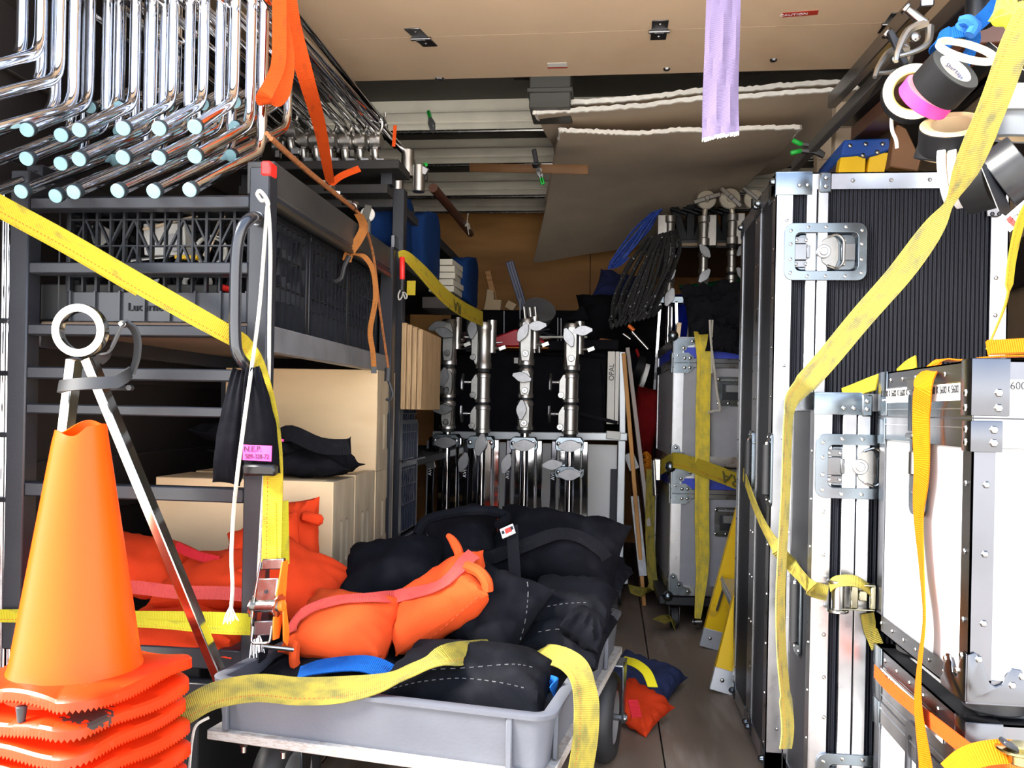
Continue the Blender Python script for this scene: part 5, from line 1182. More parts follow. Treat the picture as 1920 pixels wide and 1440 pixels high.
# rope bundles
def bundle(label, pa, pb, Y, n, m, spread, r=.008):
    a, c = P(*pa, Y), P(*pb, Y); d = (c - a); T = thing('rope_bundle', label, 'rope', a); x = V((1, 0, .3)).normalized()
    b = MB()
    for i in range(n):
        o = x * ((i / (n - 1) - .5) * spread) + V((0, rnd.uniform(-.03, .03), 0)); o2 = o * rnd.uniform(.6, 1.1)
        sg = V((rnd.uniform(-.02, .02), -.03, rnd.uniform(-.03, .01)))
        b.tube(smooth_path([a + o * .5, a + d * .3 + o2 + sg, a + d * .7 + o + sg * .5, c + o2 * .9], 4), r, 5)
        if i % 2: b.tube(smooth_path([c + o * .9, c + d.normalized() * .05 + o * .8 + x * .01, c + o * .9 + x * .03], 4), r, 5)
    b.build('rope_strand', m, T, kind='stuff'); return T
bundle('bundle of blue rope hanging under the grey sheets', (1232, 396), (1158, 490), 4.75, 9, ROPEB, .10, .0065)
bundle('thick bundle of black flecked rope hanging beside the blue rope', (1240, 440), (1185, 590), 4.72, 20, ROPEK, .30, .011)
# things leaning in the gap beside the stand rack
for k, (x0, y0, x1, y1, Y, m, lb) in enumerate(((1168, 668, 1207, 990, 4.5, PLYDARK, 'brown plywood sheet leaning beside the grey rack post'), (1176, 668, 1214, 985, 4.56, mat('sheet edge', (.35, .3, .27), .7), 'thin grey edged sheet leaning behind the brown plywood'))):
    b = MB(); b.bar(P(x0, y0, Y), P(x1, y1, Y - .1) if k else V((P(x1, y1, Y).x, Y, .002)), .02, .5, up=(0, 1, 0)); item('leaning_sheet', lb, 'sheet', b, m, bev=.002)
b = MB(); b.bar(P(1190, 930, 4.3), P(1206, 1080, 4.25), .04, .02, up=(0, 1, 0)); b.bar(P(1178, 850, 4.3), P(1190, 880, 4.3), .05, .02, up=(0, 1, 0)); item('white_strip', 'white painted strip leaning low beside the rack post', 'strip', b, mat('scuffed white', (.5, .5, .5), .6, var=.3, vs=30), bev=.002)
b = MB(); pillow(b, TRS(P(1208, 790, 4.9), rx=1.4, ry=.2), .17, .42, .16, seed=62, wr=.015); item('red_bag', 'dark red cloth bag hanging in the gap beside the road cases', 'bag', b, REDCLOTH)
tr = P(1198, 690, 4.6); tt = thing('tape_roll', 'tape roll hanging on a red cord in the dark gap behind the stand rack', 'tape', tr)
b = MB(); b.lathe([(.03, -.02), (.065, -.02), (.065, .02), (.03, .02)], frameM(tr, (.3, -.3, 1), (0, 1, .2)), 26, True); b.build('roll', BLACKTAPE, tt)
b = MB(); b.lathe([(.03, -.01), (.064, -.01), (.064, .012), (.03, .012)], frameM(tr + V((.03, -.02, -.04)), (.3, -.3, 1), (0, 1, .2)), 26, True); b.build('inner_roll', WHITE, tt)
b = MB(); b.cyl(P(1193, 655, 4.6), P(1203, 682, 4.58), .008); b.build('red_cord', REDCLOTH, tt)
b = MB(); 
for k in range(14): b.tube(smooth_path([P(1206 + k % 3 * 3, 852 + k * 3.5, 4.35), P(1212 + k % 4, 848 + k * 3.5, 4.33), P(1220, 856 + k * 3.5, 4.36)], 3), .006, 5)
item('orange_cable', 'orange cable coil deep in the gap beside the yellow strap', 'cable', b, mat('orange cable', (.6, .2, .01), .5), kind='stuff')
ct_ = P(1186, 612, 4.7); cl = thing('spring_clamp', 'dark clamp with an orange red tip above the hanging tape roll', 'clamp', ct_)
b = MB(); b.cyl(P(1178, 610, 4.7), P(1189, 620, 4.7), .011); b.build('red_tip', ORANGEP, cl, bev=.003)
b = MB(); b.cyl(P(1168, 626, 4.7), P(1182, 636, 4.7), .009); b.cyl(P(1185, 622, 4.7), P(1215, 655, 4.7), .012); b.build('jaw', STEEL, cl)
# ------------------------------------------------------------------ grey road cases, dolly
def rivets(T, pts, nrm, r=.0045, m=None):
    b = MB()
    for p in pts: b.dome(p, nrm, r, r * .55, 6)
    return b.build('rivets', m or STEEL, T, kind='stuff')
def rails(T, o, X, Yv, Zv, sx_, sy_, sz, w_=.03, t=.003, m=ALU, skip=()):
    """12 angle rails round a case: o corner, X/Yv/Zv axes (unit), sizes"""
    R = Matrix((X, Yv, Zv)).transposed(); k = 0; D = (sx_, sy_, sz)
    for a in range(3):
        b_, c_ = (a + 1) % 3, (a + 2) % 3
        for sb_ in (0, 1):
            for sc_ in (0, 1):
                mb = MB()
                for main, oth, sm, so in ((b_, c_, sb_, sc_), (c_, b_, sc_, sb_)):
                    ctr = [0, 0, 0]; sz_ = [0, 0, 0]
                    ctr[a] = D[a] / 2; sz_[a] = D[a] + (t * 2 if main == b_ else 0)
                    sz_[main] = t; ctr[main] = D[main] * sm + (t / 2 if sm else -t / 2)
                    sz_[oth] = w_ + t; ctr[oth] = (D[oth] - (w_ - t) / 2) if so else (w_ - t) / 2
                    mb.box(V(o) + X * ctr[0] + Yv * ctr[1] + Zv * ctr[2], sz_, R)
                mb.build('edge_rail', m, T); k += 1
def corner_ball(T, p, dx, dy, dz, X, Yv, s=1.):
    """ball corner: three lobes and a sphere"""
    b = MB(); p = V(p); Zv = V((0, 0, 1)); b.sph(p + X * (dx * .008) + Yv * (dy * .008) + Zv * (dz * .008), .024 * s, 8)
    for (n_, u, v) in ((Yv * -dy * -1, X * -dx, Zv * -dz), (X * dx, Yv * -dy, Zv * -dz)):
        out = []
        for (a, c) in ((0, 0), (.085, 0), (.095, .012), (.085, .03), (.06, .035), (.052, .055), (.035, .06), (.03, .085), (.012, .095), (0, .085)): out.append(p + n_ * .004 + u * (a * s) + v * (c * s))
        b.prism(out, n_ * .003)
    o = b.build('ball_corner', ZINC, T, bev=.001)
    b = MB()
    for (n_, u, v) in ((Yv * dy, X * -dx, Zv * -dz), (X * dx, Yv * -dy, Zv * -dz)):
        for (a, c) in ((.078, .015), (.04, .045), (.015, .078)): b.dome(p + n_ * .007 + u * a * s + v * c * s, n_, .008, .005)
    b.build('corner_rivets', STEEL, o, kind='stuff')
    return o
YG = 3.86; gX = V((1, .03, 0)).normalized(); gY = V((-.03, 1, 0)).normalized(); gO = P(1262, 780, YG); GW, GD = .62, .84
def gpt(x, y, z): return V((gO.x, gO.y, 0)) + gX * x + gY * y + V((0, 0, z))
def grey_case(label, z0, z1, zl0, zl1):
    T = thing('road_case', label, 'case', gpt(0, 0, z0), 'grey road cases strapped in a stack', (0, 0, 0)); R = Matrix((gX, gY, ZUP)).transposed()
    b = MB(); b.box(gpt(GW / 2, GD / 2, (z0 + zl0) / 2), (GW, GD, zl0 - z0), R); b.build('body', GREYLAM, T)
    b = MB(); b.box(gpt(GW / 2, GD / 2, (z1 + zl1) / 2), (GW, GD, z1 - zl1), R); b.build('lid', BLUELAM, T)
    rails(T, gpt(0, 0, z0), gX, gY, ZUP, GW, GD, z1 - z0, .042, .004)
    b = MB(); zc_ = (zl0 + zl1) / 2; hh = zl1 - zl0
    for (c_, s_) in ((gpt(GW / 2, -.003, zc_), (GW + .012, .008, hh)), (gpt(-.003, GD / 2, zc_), (.008, GD + .012, hh)), (gpt(GW / 2, GD + .003, zc_), (GW + .012, .008, hh)), (gpt(GW + .003, GD / 2, zc_), (.008, GD, hh))): b.box(c_, s_, R)
    b.build('lid_rail', ALU_D, T, bev=.002)
    b = MB(); b.box(gpt(GW / 2, -.0075, zc_), (GW, .002, .003), R); b.build('lid_seam', BLACKPAINT, T)
    for (x, dx) in ((0, -1), (GW, 1)):
        for (z, dz) in ((z0, -1), (z1, 1)): corner_ball(T, gpt(x, 0, z), dx, -1, dz, gX, gY)
    b = MB()
    for zz_ in (zl0, zl1):
        b.prism([gpt(q_, -.009, zz_ + w_) for q_, w_ in ((0, -.024), (.06, -.024), (.085, -.006), (.085, .006), (.06, .024), (0, .024))], gY * -.002); b.box(gpt(-.009, .045, zz_), (.003, .09, .045), R)
    kb = b.build('corner_brace', ZINC, T)
    rivets(kb, [gpt(q_, -.012, zz_) for zz_ in (zl0, zl1) for q_ in (.045, .068)], -gY, .008)
    # recessed handle, outlined dish
    hx, hz, hw, hh_ = .285, (z0 + zl0) / 2 + .115, .19, .13
    plate(rrect(0, 0, hw, hh_, .012), [rrect(0, -.004, hw - .045, hh_ - .06, .008)], .004, 'handle_dish', ZINC, frameM(gpt(hx, -.005, hz), gX, ZUP), T)
    b = MB(); b.box(gpt(hx, -.006, hz - .004), (hw - .045, .003, hh_ - .06), R); b.build('handle_recess', mat('dark recess', (.05, .055, .06), .35, .8), T)
    b = MB(); b.box(gpt(hx, -.012, hz + .012), (hw - .07, .012, .035), R); b.box(gpt(hx, -.013, hz + .05), (hw - .02, .006, .012), R); b.build('handle', mat('handle grey', (.35, .38, .4), .3, .8), T, bev=.003)
    rivets(T, [gpt(hx + i * .045, -.008, hz + s * (hh_ / 2 - .012)) for i in (-2, -1, 0, 1, 2) for s in (-1, 1)], -gY, .008)
    return T
zg = lambda py: P(1330, py, YG).z
grey_case('grey road case with a blue lid, upper one of the strapped stack', zg(874), zg(634), zg(690), zg(672))
grey_case('grey road case with a blue lid, lower one of the stack on the dolly', zg(1117), zg(880), zg(936), zg(918))
dol = thing('dolly', 'black wheeled dolly under the grey road case stack', 'dolly', gpt(.3, .4, 0))
b = MB(); z1_ = zg(1119) - .004; z0_ = zg(1137); b.box(gpt(GW / 2, .03, (z0_ + z1_) / 2), (GW + .04, .09, z1_ - z0_), Matrix((gX, gY, ZUP)).transposed()); b.box(gpt(GW / 2, GD - .03, (z0_ + z1_) / 2), (GW + .04, .09, z1_ - z0_), Matrix((gX, gY, ZUP)).transposed()); b.box(gpt(0.0, GD / 2, (z0_ + z1_) / 2), (.09, GD, z1_ - z0_), Matrix((gX, gY, ZUP)).transposed()); b.box(gpt(GW, GD / 2, (z0_ + z1_) / 2), (.09, GD, z1_ - z0_), Matrix((gX, gY, ZUP)).transposed()); b.build('frame', BLACKPAINT, dol, bev=.004)
for (x, y) in ((.02, .0), (GW - .03, 0), (.02, GD), (GW - .03, GD)):
    c = gpt(x, y - .02, z0_ / 2 - .004); r = z0_ / 2 - .006; b = MB(); b.cyl(c - gX * .016, c + gX * .016, r, n=24); wh = b.build('caster_wheel', RUBBER, dol, bev=.003)
    b = MB(); b.cyl(c - gX * .018, c + gX * .018, .011); b.build('axle_bolt', STEEL, wh)
    for s in (-1, 1):
        b = MB(); b.prism([c + gX * (s * .02) + gY * a + V((0, 0, z)) for a, z in ((-.012, -.01), (.012, -.01), (.035, r + .006), (-.015, r + .006))], gX * (s * .003)); b.build('caster_fork', STEEL, dol)
# straps round the grey cases
sv = thing('tie_down_strap', 'grimy yellow strap running upright down the front of the grey road cases', 'strap', P(1318, 700, 3.8))
b = MB(); b.ribbon(smooth_path([P(1312, 612, 4.0), P(1316, 636, 3.835), P(1320, 680, 3.825), P(1318, 760, 3.825), P(1317, 860, 3.80), P(1316, 960, 3.815), P(1317, 1060, 3.82), P(1312, 1120, 3.80), P(1308, 1160, 3.79)], 5), (1, .05, 0), [.062] * 30 + [.056 - .003 * k for k in range(11)]); b.build('webbing', WEBOLIVE if False else web_mat('grimy yellow webbing', (.78, .60, .06), (.45, .38, .09), (.6, .3, .05), dirt_amt=(.4, .72)), sv)
b = MB(); b.cyl(P(1298, 1166, 3.79), P(1316, 1166, 3.79), .010); b.tube(smooth_path([P(1302, 1160, 3.79), P(1301, 1172, 3.78), P(1310, 1176, 3.78)], 4), .006, 6); b.build('hook', STEEL, sv)
shz = thing('tie_down_strap', 'yellow strap with dark lettering wrapped sideways round the grey road cases', 'strap', P(1310, 890, 3.8))
p_ = smooth_path([P(1222, 905, 4.4), P(1236, 880, 4.05), P(1258, 865, 3.86), P(1270, 864, 3.82), P(1300, 872, 3.80), P(1350, 890, 3.76), P(1396, 908, 3.70), P(1420, 920, 3.66)], 5)
b = MB(); b.ribbon(p_, (0, .12, 1), .068); b.build('webbing', WEBY, shz)
text('RA', .066, P(1370, 898, 3.722), -(P(1396, 907, 3.70) - P(1350, 889, 3.76)), (0, 0, -1), MATS['olive print'], shz, 'strap_print', 1.1, th=.001)
b = MB(); b.box(P(1232, 880, 4.02), (.03, .06, .1)); b.cyl(P(1226, 862, 4.0), P(1229, 930, 4.0), .012); b.build('ratchet_buckle', STEEL, shz, bev=.003)
sl = thing('tie_down_strap', 'olive yellow strap dangling in the gap beside the grey road cases', 'strap', P(1218, 1000, 4.2))
b = MB(); b.ribbon(smooth_path([P(1221, 880, 4.25), P(1219, 940, 4.22), P(1219, 1010, 4.22), P(1222, 1070, 4.22), P(1224, 1100, 4.2), P(1205, 1110, 4.15), P(1180, 1104, 4.1)], 5), [V((1, .1, 0))] * 21 + [V((1 - k / 10, .5, .3)) for k in range(10)], .045); b.ribbon(smooth_path([P(1236, 1165, 3.72), P(1256, 1158, 3.8), P(1262, 1172, 3.74)], 4), (0, 1, .1), .06); b.build('webbing', WEBOLIVE, sl)
# white cord hanging over the upper grey case
b = MB(); b.tube(smooth_path([P(1331, 600, 3.79), P(1333, 640, 3.79), P(1339, 690, 3.8), P(1345, 740, 3.79), P(1350, 768, 3.79), P(1340, 770, 3.79), P(1328, 774, 3.80)], 5), .0055, 6); b.tube(smooth_path([P(1336, 600, 3.80), P(1334, 650, 3.80), P(1335, 700, 3.81)], 4), .0045, 6); item('white_rope', 'white cord hanging over the front of the upper grey road case', 'cord', b, ROPEW)
# black cloth on top
bc = thing('cloth_bag', 'crumpled black cloth bag drooping over the upper grey road case', 'bag', P(1340, 600, 3.95))
b = MB(); pillow(b, TRS(P(1352, 585, 4.0), rx=.95, ry=-.1), .34, .36, .12, seed=71, wr=.03); b.build('body', DARKCLOTH, bc)
b = MB(); pillow(b, TRS(P(1357, 635, 3.815), rx=1.4, ry=.1), .15, .13, .03, seed=72, wr=.015); b.build('flap', DARKCLOTH, bc)
# three stands standing behind the grey cases
YT = 5.0; ST = YT / FPX
cab = thing('shelf_unit', 'dark shelf unit with a pale board behind the stands over the grey road cases', 'shelf', (xat(1320, YT + .3), YT + .3, 0))
xa, xb = xat(1238, YT + .3), xat(1420, YT + .3)
for z in (P(1300, 640, YT + .3).z - .1, P(1300, 458, YT + .3).z):
    b = MB(); b.span((xa, YT + .16, z - .05), (xb + .3, YB - .05, z)); b.build('shelf_board', BLACKPAINT, cab, bev=.003)
b = MB(); b.span((xa + .1, YT + .155, P(1300, 461, YT + .16).z), (xb, YT + .17, P(1300, 456, YT + .16).z)); b.build('edge_strip', mat('pale wood strip', (.45, .32, .2), .6), cab)
for x in (xa, xb + .28):
    b = MB(); b.span((x - .03, YT + .16, 0), (x + .03, YT + .22, P(1300, 440, YT + .3).z)); b.build('post', BLACKPAINT, cab, bev=.003)
b = MB(); b.span((xa, YT - .14, .9), (xb + .3, YT + .16, .93)); b.build('shelf_board', BLACKPAINT, cab, bev=.003)
for x in (xa + .03, xb + .2):
    b = MB(); b.span((x, YT - .12, 0), (x + .05, YT - .07, .9)); b.build('post', BLACKPAINT, cab, bev=.003)
def back_stand(label, px, top, disc, low):
    x = xat(px, YT, 500); T = thing('combo_stand', label, 'stand', (x, YT, .93), 'stands behind the grey road cases'); zf = lambda py: P(px, py, YT).z
    secs = [(top + 50, top + 108, .036), (top + 118, top + 160, .030), (top + 164, top + 205, .033)]
    for k, (a, c, r) in enumerate(secs):
        za, zb = zf(a), zf(c); h = za - zb
        b = MB(); b.lathe([(r * .85, zb), (r, zb + .005), (r, zb + h * .25), (r * .82, zb + h * .28), (r * .82, zb + h * .75), (r, zb + h * .78), (r, za - .004), (r * .8, za)], Matrix.Translation((x, YT, 0)), 20); b.build('collar', NICKEL, T)
        b = MB(); b.cyl((x, YT, zb - .02), (x, YT, zb), r * .7); b.build('rubber_ring', RUBBER, T)
        if k: tbar(T, V((x + (.0 if px < 1340 else .05), YT - r - .02, za - .004)), (0, -1, 0), .9 if (k + px) % 2 else -.9, 1.3, ALU_D)
    b = MB(); b.span((x - .075 if px < 1300 else x + .02, YT - .02, zf(top + 108)), (x - .01 if px < 1300 else x + .07, YT + .03, zf(top + 48))); b.build('side_receiver', NICKEL, T, bev=.006)
    b = MB(); b.cyl((x, YT, 1.0), (x, YT, zf(top + 60)), .018); b.build('riser', CHROME, T)
    if low:
        zy = zf(560); b = MB(); b.span((x - .085, YT - .05, zy - .035), (x + .085, YT + .04, zy + .01)); b.build('yoke', ZINC, T, bev=.006); tbar(T, V((x, YT - .06, zy)), (0, -1, 0), 1.2, 1.5)
    for dx, dy_ in ((-.06, 0), (.05, -.04), (.02, .05)):
        b = MB(); b.bar((x + dx * .8, YT + dy_, zf(566)), (x + dx * 1.3, YT + dy_, .935), .02, .02); b.build('leg', CHROME, T, bev=.003)
    if disc:
        dx, dyp, r, ang = disc; c = P(px + dx, dyp, YT - .02)
        b = MB(); b.cyl(c + V((0, .02, 0)), c, r, n=28); b.cyl(c, c + V((0, -.015, 0)), r * .35, n=18); b.cyl(V((x, YT, zf(top + 50))), c + V((0, .015, 0)), .015); dsk = b.build('grip_disc', mat('cream disc', (.62, .56, .45), .35, .5), T, bev=.004)
        b = MB(); u = V((cos(ang), 0, sin(ang))); b.bar(c + V((0, -.025, 0)) - u * .078, c + V((0, -.025, 0)) + u * .078, .026, .02, up=(0, 1, 0)); b.cyl(c + V((0, -.03, 0)), c + V((0, -.042, 0)), .016); b.build('tee_handle', NICKEL, dsk, bev=.004)
    return T
back_stand('chrome stand nearest the rope bundles behind the grey road cases', 1255, 355, None, True)
back_stand('chrome stand with a round grip head in the middle behind the grey road cases', 1319, 355, (6, 374, .055, .3), False)
back_stand('chrome stand with a cream disc head and bar handle behind the grey road cases', 1372, 352, (-3, 372, .06, -.75), False)
b = MB(); dc = P(1414, 373, YT - .02); b.cyl(dc + V((0, .02, 0)), dc, .057, n=28); dtop = thing('disc_clamp', 'cream disc grip head half hidden by the tall black case', 'clamp', dc); b.build('disc', MATS['cream disc'], dtop, bev=.004)
b = MB(); u = V((.78, 0, -.62)); b.bar(dc + V((-.02, -.02, .02)) - u * .06, dc + V((-.02, -.02, .02)) + u * .06, .022, .02, up=(0, 1, 0)); b.build('tee_handle', NICKEL, dtop, bev=.004)
b = MB(); b.cyl(dc + V((0, .01, 0)), V((dc.x, dc.y + .01, P(1300, 458, YT + .3).z)), .02); b.build('spigot', DARKSTEEL, dtop)
# dark clamps on the shelf
b = MB(); z_ = P(1300, 458, YT + .3).z
for k in range(5): 
    x = xat(1272 + k * 22, YT + .25, 450); b.box((x, YT + .26, z_ + .12), (.05, .06, .24), Matrix.Rotation(.3 * (k % 3 - 1), 3, 'Y')); b.cyl((x - .05, YT + .22, z_ + .2), (x + .05, YT + .2, z_ + .16), .012)
b.build('clamp_row', BLACKPLASTIC, cab, bev=.004, kind='stuff')
zs_ = P(1300, 640, YT + .3).z - .1
b = MB(); pillow(b, TRS(V((xat(1250, 5.3), 5.36, zs_ + .2)), rx=pi / 2), .3, .42, .22, seed=80, wr=.02); item('blue_bag', 'royal blue cloth bag behind the stand nearest the rope', 'bag', b, ROYALCLOTH)
b = MB(); pillow(b, TRS(V((xat(1335, 5.3), 5.36, zs_ + .17)), rx=pi / 2), .32, .34, .22, seed=81, wr=.02); item('blue_bag', 'royal blue cloth bag in the middle of the dark shelf', 'bag', b, ROYALCLOTH)
b = MB(); pillow(b, TRS(V((xat(1350, 5.3), 5.38, zs_ + .42)), rx=pi / 2, ry=-.15), .5, .14, .2, seed=82, wr=.02); item('green_bundle', 'dark green cloth bundle lying on the blue bags', 'bundle', b, GREENCLOTH)
# clear things standing on the upper grey case behind the strap
for k, (px, m) in enumerate(((1270, YELLOW), (1291, ALU), (1303, YELLOW))):
    b = MB(); b.bar(P(px, 640, 4.0), P(px + 4, 605, 4.02), .022, .012, up=(0, 1, 0)); item('short_bar', 'short upright bar end above the grey road case, %s from the ball corner' % labs[k], 'bar', b, m if k != 0 else RING, 'short bars above the grey case', bev=.002)

# ------------------------------------------------------------------ yellow stepladder leaning behind the tall cases
ld = thing('stepladder', 'yellow fibreglass stepladder with a blue top, folded and leaning behind the tall black cases', 'ladder', (P(1356, 1288, 2.98).x, 3.2, 0))
YA_, YB_ = 2.975, 3.53
a0 = PZ(1372, 1287, .0); a0 = V((xat(1362, YA_, 1287), YA_, 0)); b0 = V((xat(1338, YB_, 1205), YB_, 0))
atop = P(1608, 322, 3.12); btop = V((atop.x + .0, 3.40, atop.z))
ltd = (atop - a0).normalized(); side_ = V((0, 1, 0)); wdir = V((1, 0, 0)) - ltd * ltd.x; wdir.normalize()
def rail(p0, p1, w_, m=YELLOW, nm='side_rail', depth=.03):
    b = MB(); d = (p1 - p0).normalized(); wv = (V((1, 0, 0)) - d * d.x).normalized()
    b.bar(p0, p1, .006, w_, up=wv)
    for s in (-1, 1): b.bar(p0 + wv * s * (w_ / 2 - .003) + V((0, depth / 2, 0)), p1 + wv * s * (w_ / 2 - .003) + V((0, depth / 2, 0)), depth, .006, up=wv)
    return b.build(nm, m, ld, bev=.001)
RW = .112
ua = lambda t: a0 + (atop - a0) * t
ub = lambda t: b0 + (btop - b0) * t
rail(ua(.03), ua(1), RW); rail(ub(.03), ub(1), RW)
wv_ = wdir * .10
rail(ua(.09) + wv_ + V((0, .03, 0)), ua(1) + wv_, RW * .8); rail(ub(.09) + wv_ - V((0, .06, 0)), ub(1) + wv_ - V((0, .02, 0)), RW * .8)
for p0 in (ua, ub):
    b = MB(); b.bar(p0(0), p0(.042), .014, RW + .006, up=wdir); f = b.build('foot', mat('pale cast foot', (.62, .63, .65), .4, .6), ld, bev=.002)
    rivets(f, [p0(.022) + wdir * s - V((0, .008, 0)) for s in (-.025, .025)], (0, -1, 0), .008)
for k in range(1, 6):
    t = k / 6.2; p, q_ = ua(t), ub(t); b = MB()
    b.bar(p - wdir * .0 + V((0, .01, 0)), q_ - V((0, .01, 0)), RW * .9, .004, up=(0, 0, 1)); b.bar(p - wdir * .045 + V((0, .01, -.02)), q_ - wdir * .045 + V((0, -.01, -.02)), .004, .045, up=(0, 0, 1)); st_ = b.build('step', MATS['pale cast foot'], ld, bev=.001)
    if k == 1:
        b = MB(); b.bar(q_ + V((0, -.01, -.02)) - wdir * .03, ub(t - .075) - V((0, .01, 0)) - wdir * .03, .008, .02, up=(0, 1, 0)); b.build('brace', DARKSTEEL, ld)
b = MB(); c0 = P(1578, 300, 3.07); R = Matrix((wdir, V((0, 1, 0)), wdir.cross(V((0, 1, 0))))).transposed()
tcx = P(1622, 284, 3.08); b.prism([P(1576, 294, 3.07), P(1610, 291, 3.07), P(1622, 296, 3.07), P(1645, 290, 3.07), P(1672, 280, 3.07), P(1668, 258, 3.07), P(1582, 262, 3.07)], (0, .36, 0)); tcap = b.build('top_cap', BLUEP, ld, bev=.005)
rivets(tcap, [P(px, py, 3.068) for px, py in ((1594, 273), (1623, 270), (1655, 270), (1618, 291), (1645, 285))], (0, -1, 0), .009)
for (xa_, xb_, xc_, xd_) in ((1571, 1622, 1618, 1576), (1625, 1657, 1662, 1630)):
    b = MB(); b.prism([P(xa_, 330, 3.08), P(xb_, 328, 3.08), P(xc_ + 6, 286, 3.08), P(xd_ + 2, 286, 3.08)], (0, .05, 0)); b.build('rail_end', YELLOW, ld, bev=.002)
b = MB(); p_ = ua(.985); b.box(P(1600, 316, 3.1), (.05, .004, .012)); b.build('warning_sticker', MATS['red sticker'], ld)
# ------------------------------------------------------------------ tall black road cases
def latch(T, c, X, Yv, s=1., half=False):
    """recessed butterfly latch: c centre, X across, Yv up; faces X x Yv"""
    X = V(X).normalized(); Yv = V(Yv).normalized(); N_ = X.cross(Yv); c = V(c); W, H = .205 * s, .147 * s
    R = Matrix((X, Yv, N_)).transposed(); p = lambda x, y, n=0: c + X * (x * s) + Yv * (y * s) + N_ * (n * s)
    L = thing('x', None, None) if False else None
    fr = plate(rrect(0, 0, W, H, .022 * s), [rrect(.003 * s, 0, W - .045 * s, H - .045 * s, .014 * s)], .006 * s, 'latch_dish', ZINC, frameM(c, X, Yv), T, bev=.0012 * s)
    b = MB()
    rows = [[p(x / s, y / s, z) for x, y in rrect(.003 * s, 0, W - k * s, H - k * s, .013 * s)] for k, z in ((.045, .002), (.058, -.008), (.066, -.008))]
    g = b.quadgrid(rows, True); b.face(g[-1]); b.build('dish_floor', ZINC, fr)
    for y in (-.031, .031):
        b = MB(); b.box(p(-.06, y, -.004), (.035 * s, .018 * s, .004 * s), R); b.build('rivet_strip', ALU_D, fr, bev=.0015)
    b = MB(); b.box(p(.058, 0, -.003), (.036 * s, .044 * s, .006 * s), R); b.build('keeper_plate', ALU_D, fr, bev=.0015); b = MB()
    b.box(p(-.062, 0, -.003), (.036 * s, .042 * s, .006 * s), R); b.box(p(-.043, 0, .001), (.009 * s, .034 * s, .006 * s), R); b.build('keeper', ALU_D, fr, bev=.0015)
    b = MB(); b.prism([p(x, y, -.002) for x, y in ((-.008, .03), (.012, .042), (.026, .038), (.034, .02), (.034, -.02), (.026, -.042), (.008, -.04), (-.008, -.028), (-.014, 0))], N_ * (.005 * s)); wg = b.build('butterfly_wing', STEEL, fr, bev=.0015)
    b = MB(); b.cyl(p(-.005, 0, -.004), p(-.005, 0, .009), .018 * s, n=20); b.cyl(p(-.005, 0, .009), p(-.005, 0, .012), .011 * s, n=16); b.build('pivot', ALU, wg, bev=.0015)
    b = MB(); b.tube(rounded_path([p(.004, .036, .006), p(.03, .046, .006), p(.046, .03, .006), p(.046, -.03, .006), p(.03, -.046, .006), p(.004, -.036, .006)], .014 * s), .003 * s, 6); b.build('wire_bail', STEEL, wg)
    b = MB()
    for x, y in [(-.088, yy) for yy in (-.055, -.02, .02, .055)] + [(.09, yy) for yy in (-.055, -.02, .02, .055)] + [(xx, yy) for xx in (-.045, 0, .05) for yy in (-.064, .064)]: b.dome(p(x, y, .003), N_, .0058 * s, .0035 * s, 8)
    for x in (-.072, -.048, .048):
        for y in (-.031, .031): b.dome(p(x, y, -.002), N_, .005 * s, .003 * s)
    b.build('rivets', WHITEPANEL if False else STEEL, fr, kind='stuff')
    return fr
def side_handle(T, c, ln=.19, w_=.06):
    """recessed bar handle on a face looking -x"""
    c = V(c); M = frameM(c, (0, -1, 0), (0, 0, 1))
    plate(rrect(0, 0, w_, ln, .012), [rrect(0, 0, w_ - .022, ln - .045, .008)], .004, 'handle_dish', ZINC, M, T, bev=.001)
    b = MB(); b.box(c + V((.001, 0, 0)), (.004, w_ - .02, ln - .04)); b.build('handle_recess', MATS['dark recess'], T)
    b = MB(); b.cyl(c + V((-.008, 0, -ln / 2 + .03)), c + V((-.008, 0, ln / 2 - .03)), .011, n=12); b.build('handle_grip', RUBBER, T)
    b = MB(); b.tube(rounded_path([c + V((0, .012, -ln / 2 + .03)), c + V((-.008, 0, -ln / 2 + .022)), c + V((-.008, 0, ln / 2 - .022)), c + V((0, .012, ln / 2 - .03))], .01), .005, 6); b.build('handle_bail', CHROME, T)
    rivets(T, [c + V((-.0025, sy_ * (w_ / 2 - .008), sz * (ln / 2 - .012))) for sy_ in (-1, 1) for sz in (-1, 1)], (-1, 0, 0), .0045)
YT0 = 2.30; TX0 = P(1453, 560, YT0).x; TX1 = P(1886, 560, YT0).x; TZ1 = P(1500, 327, YT0).z
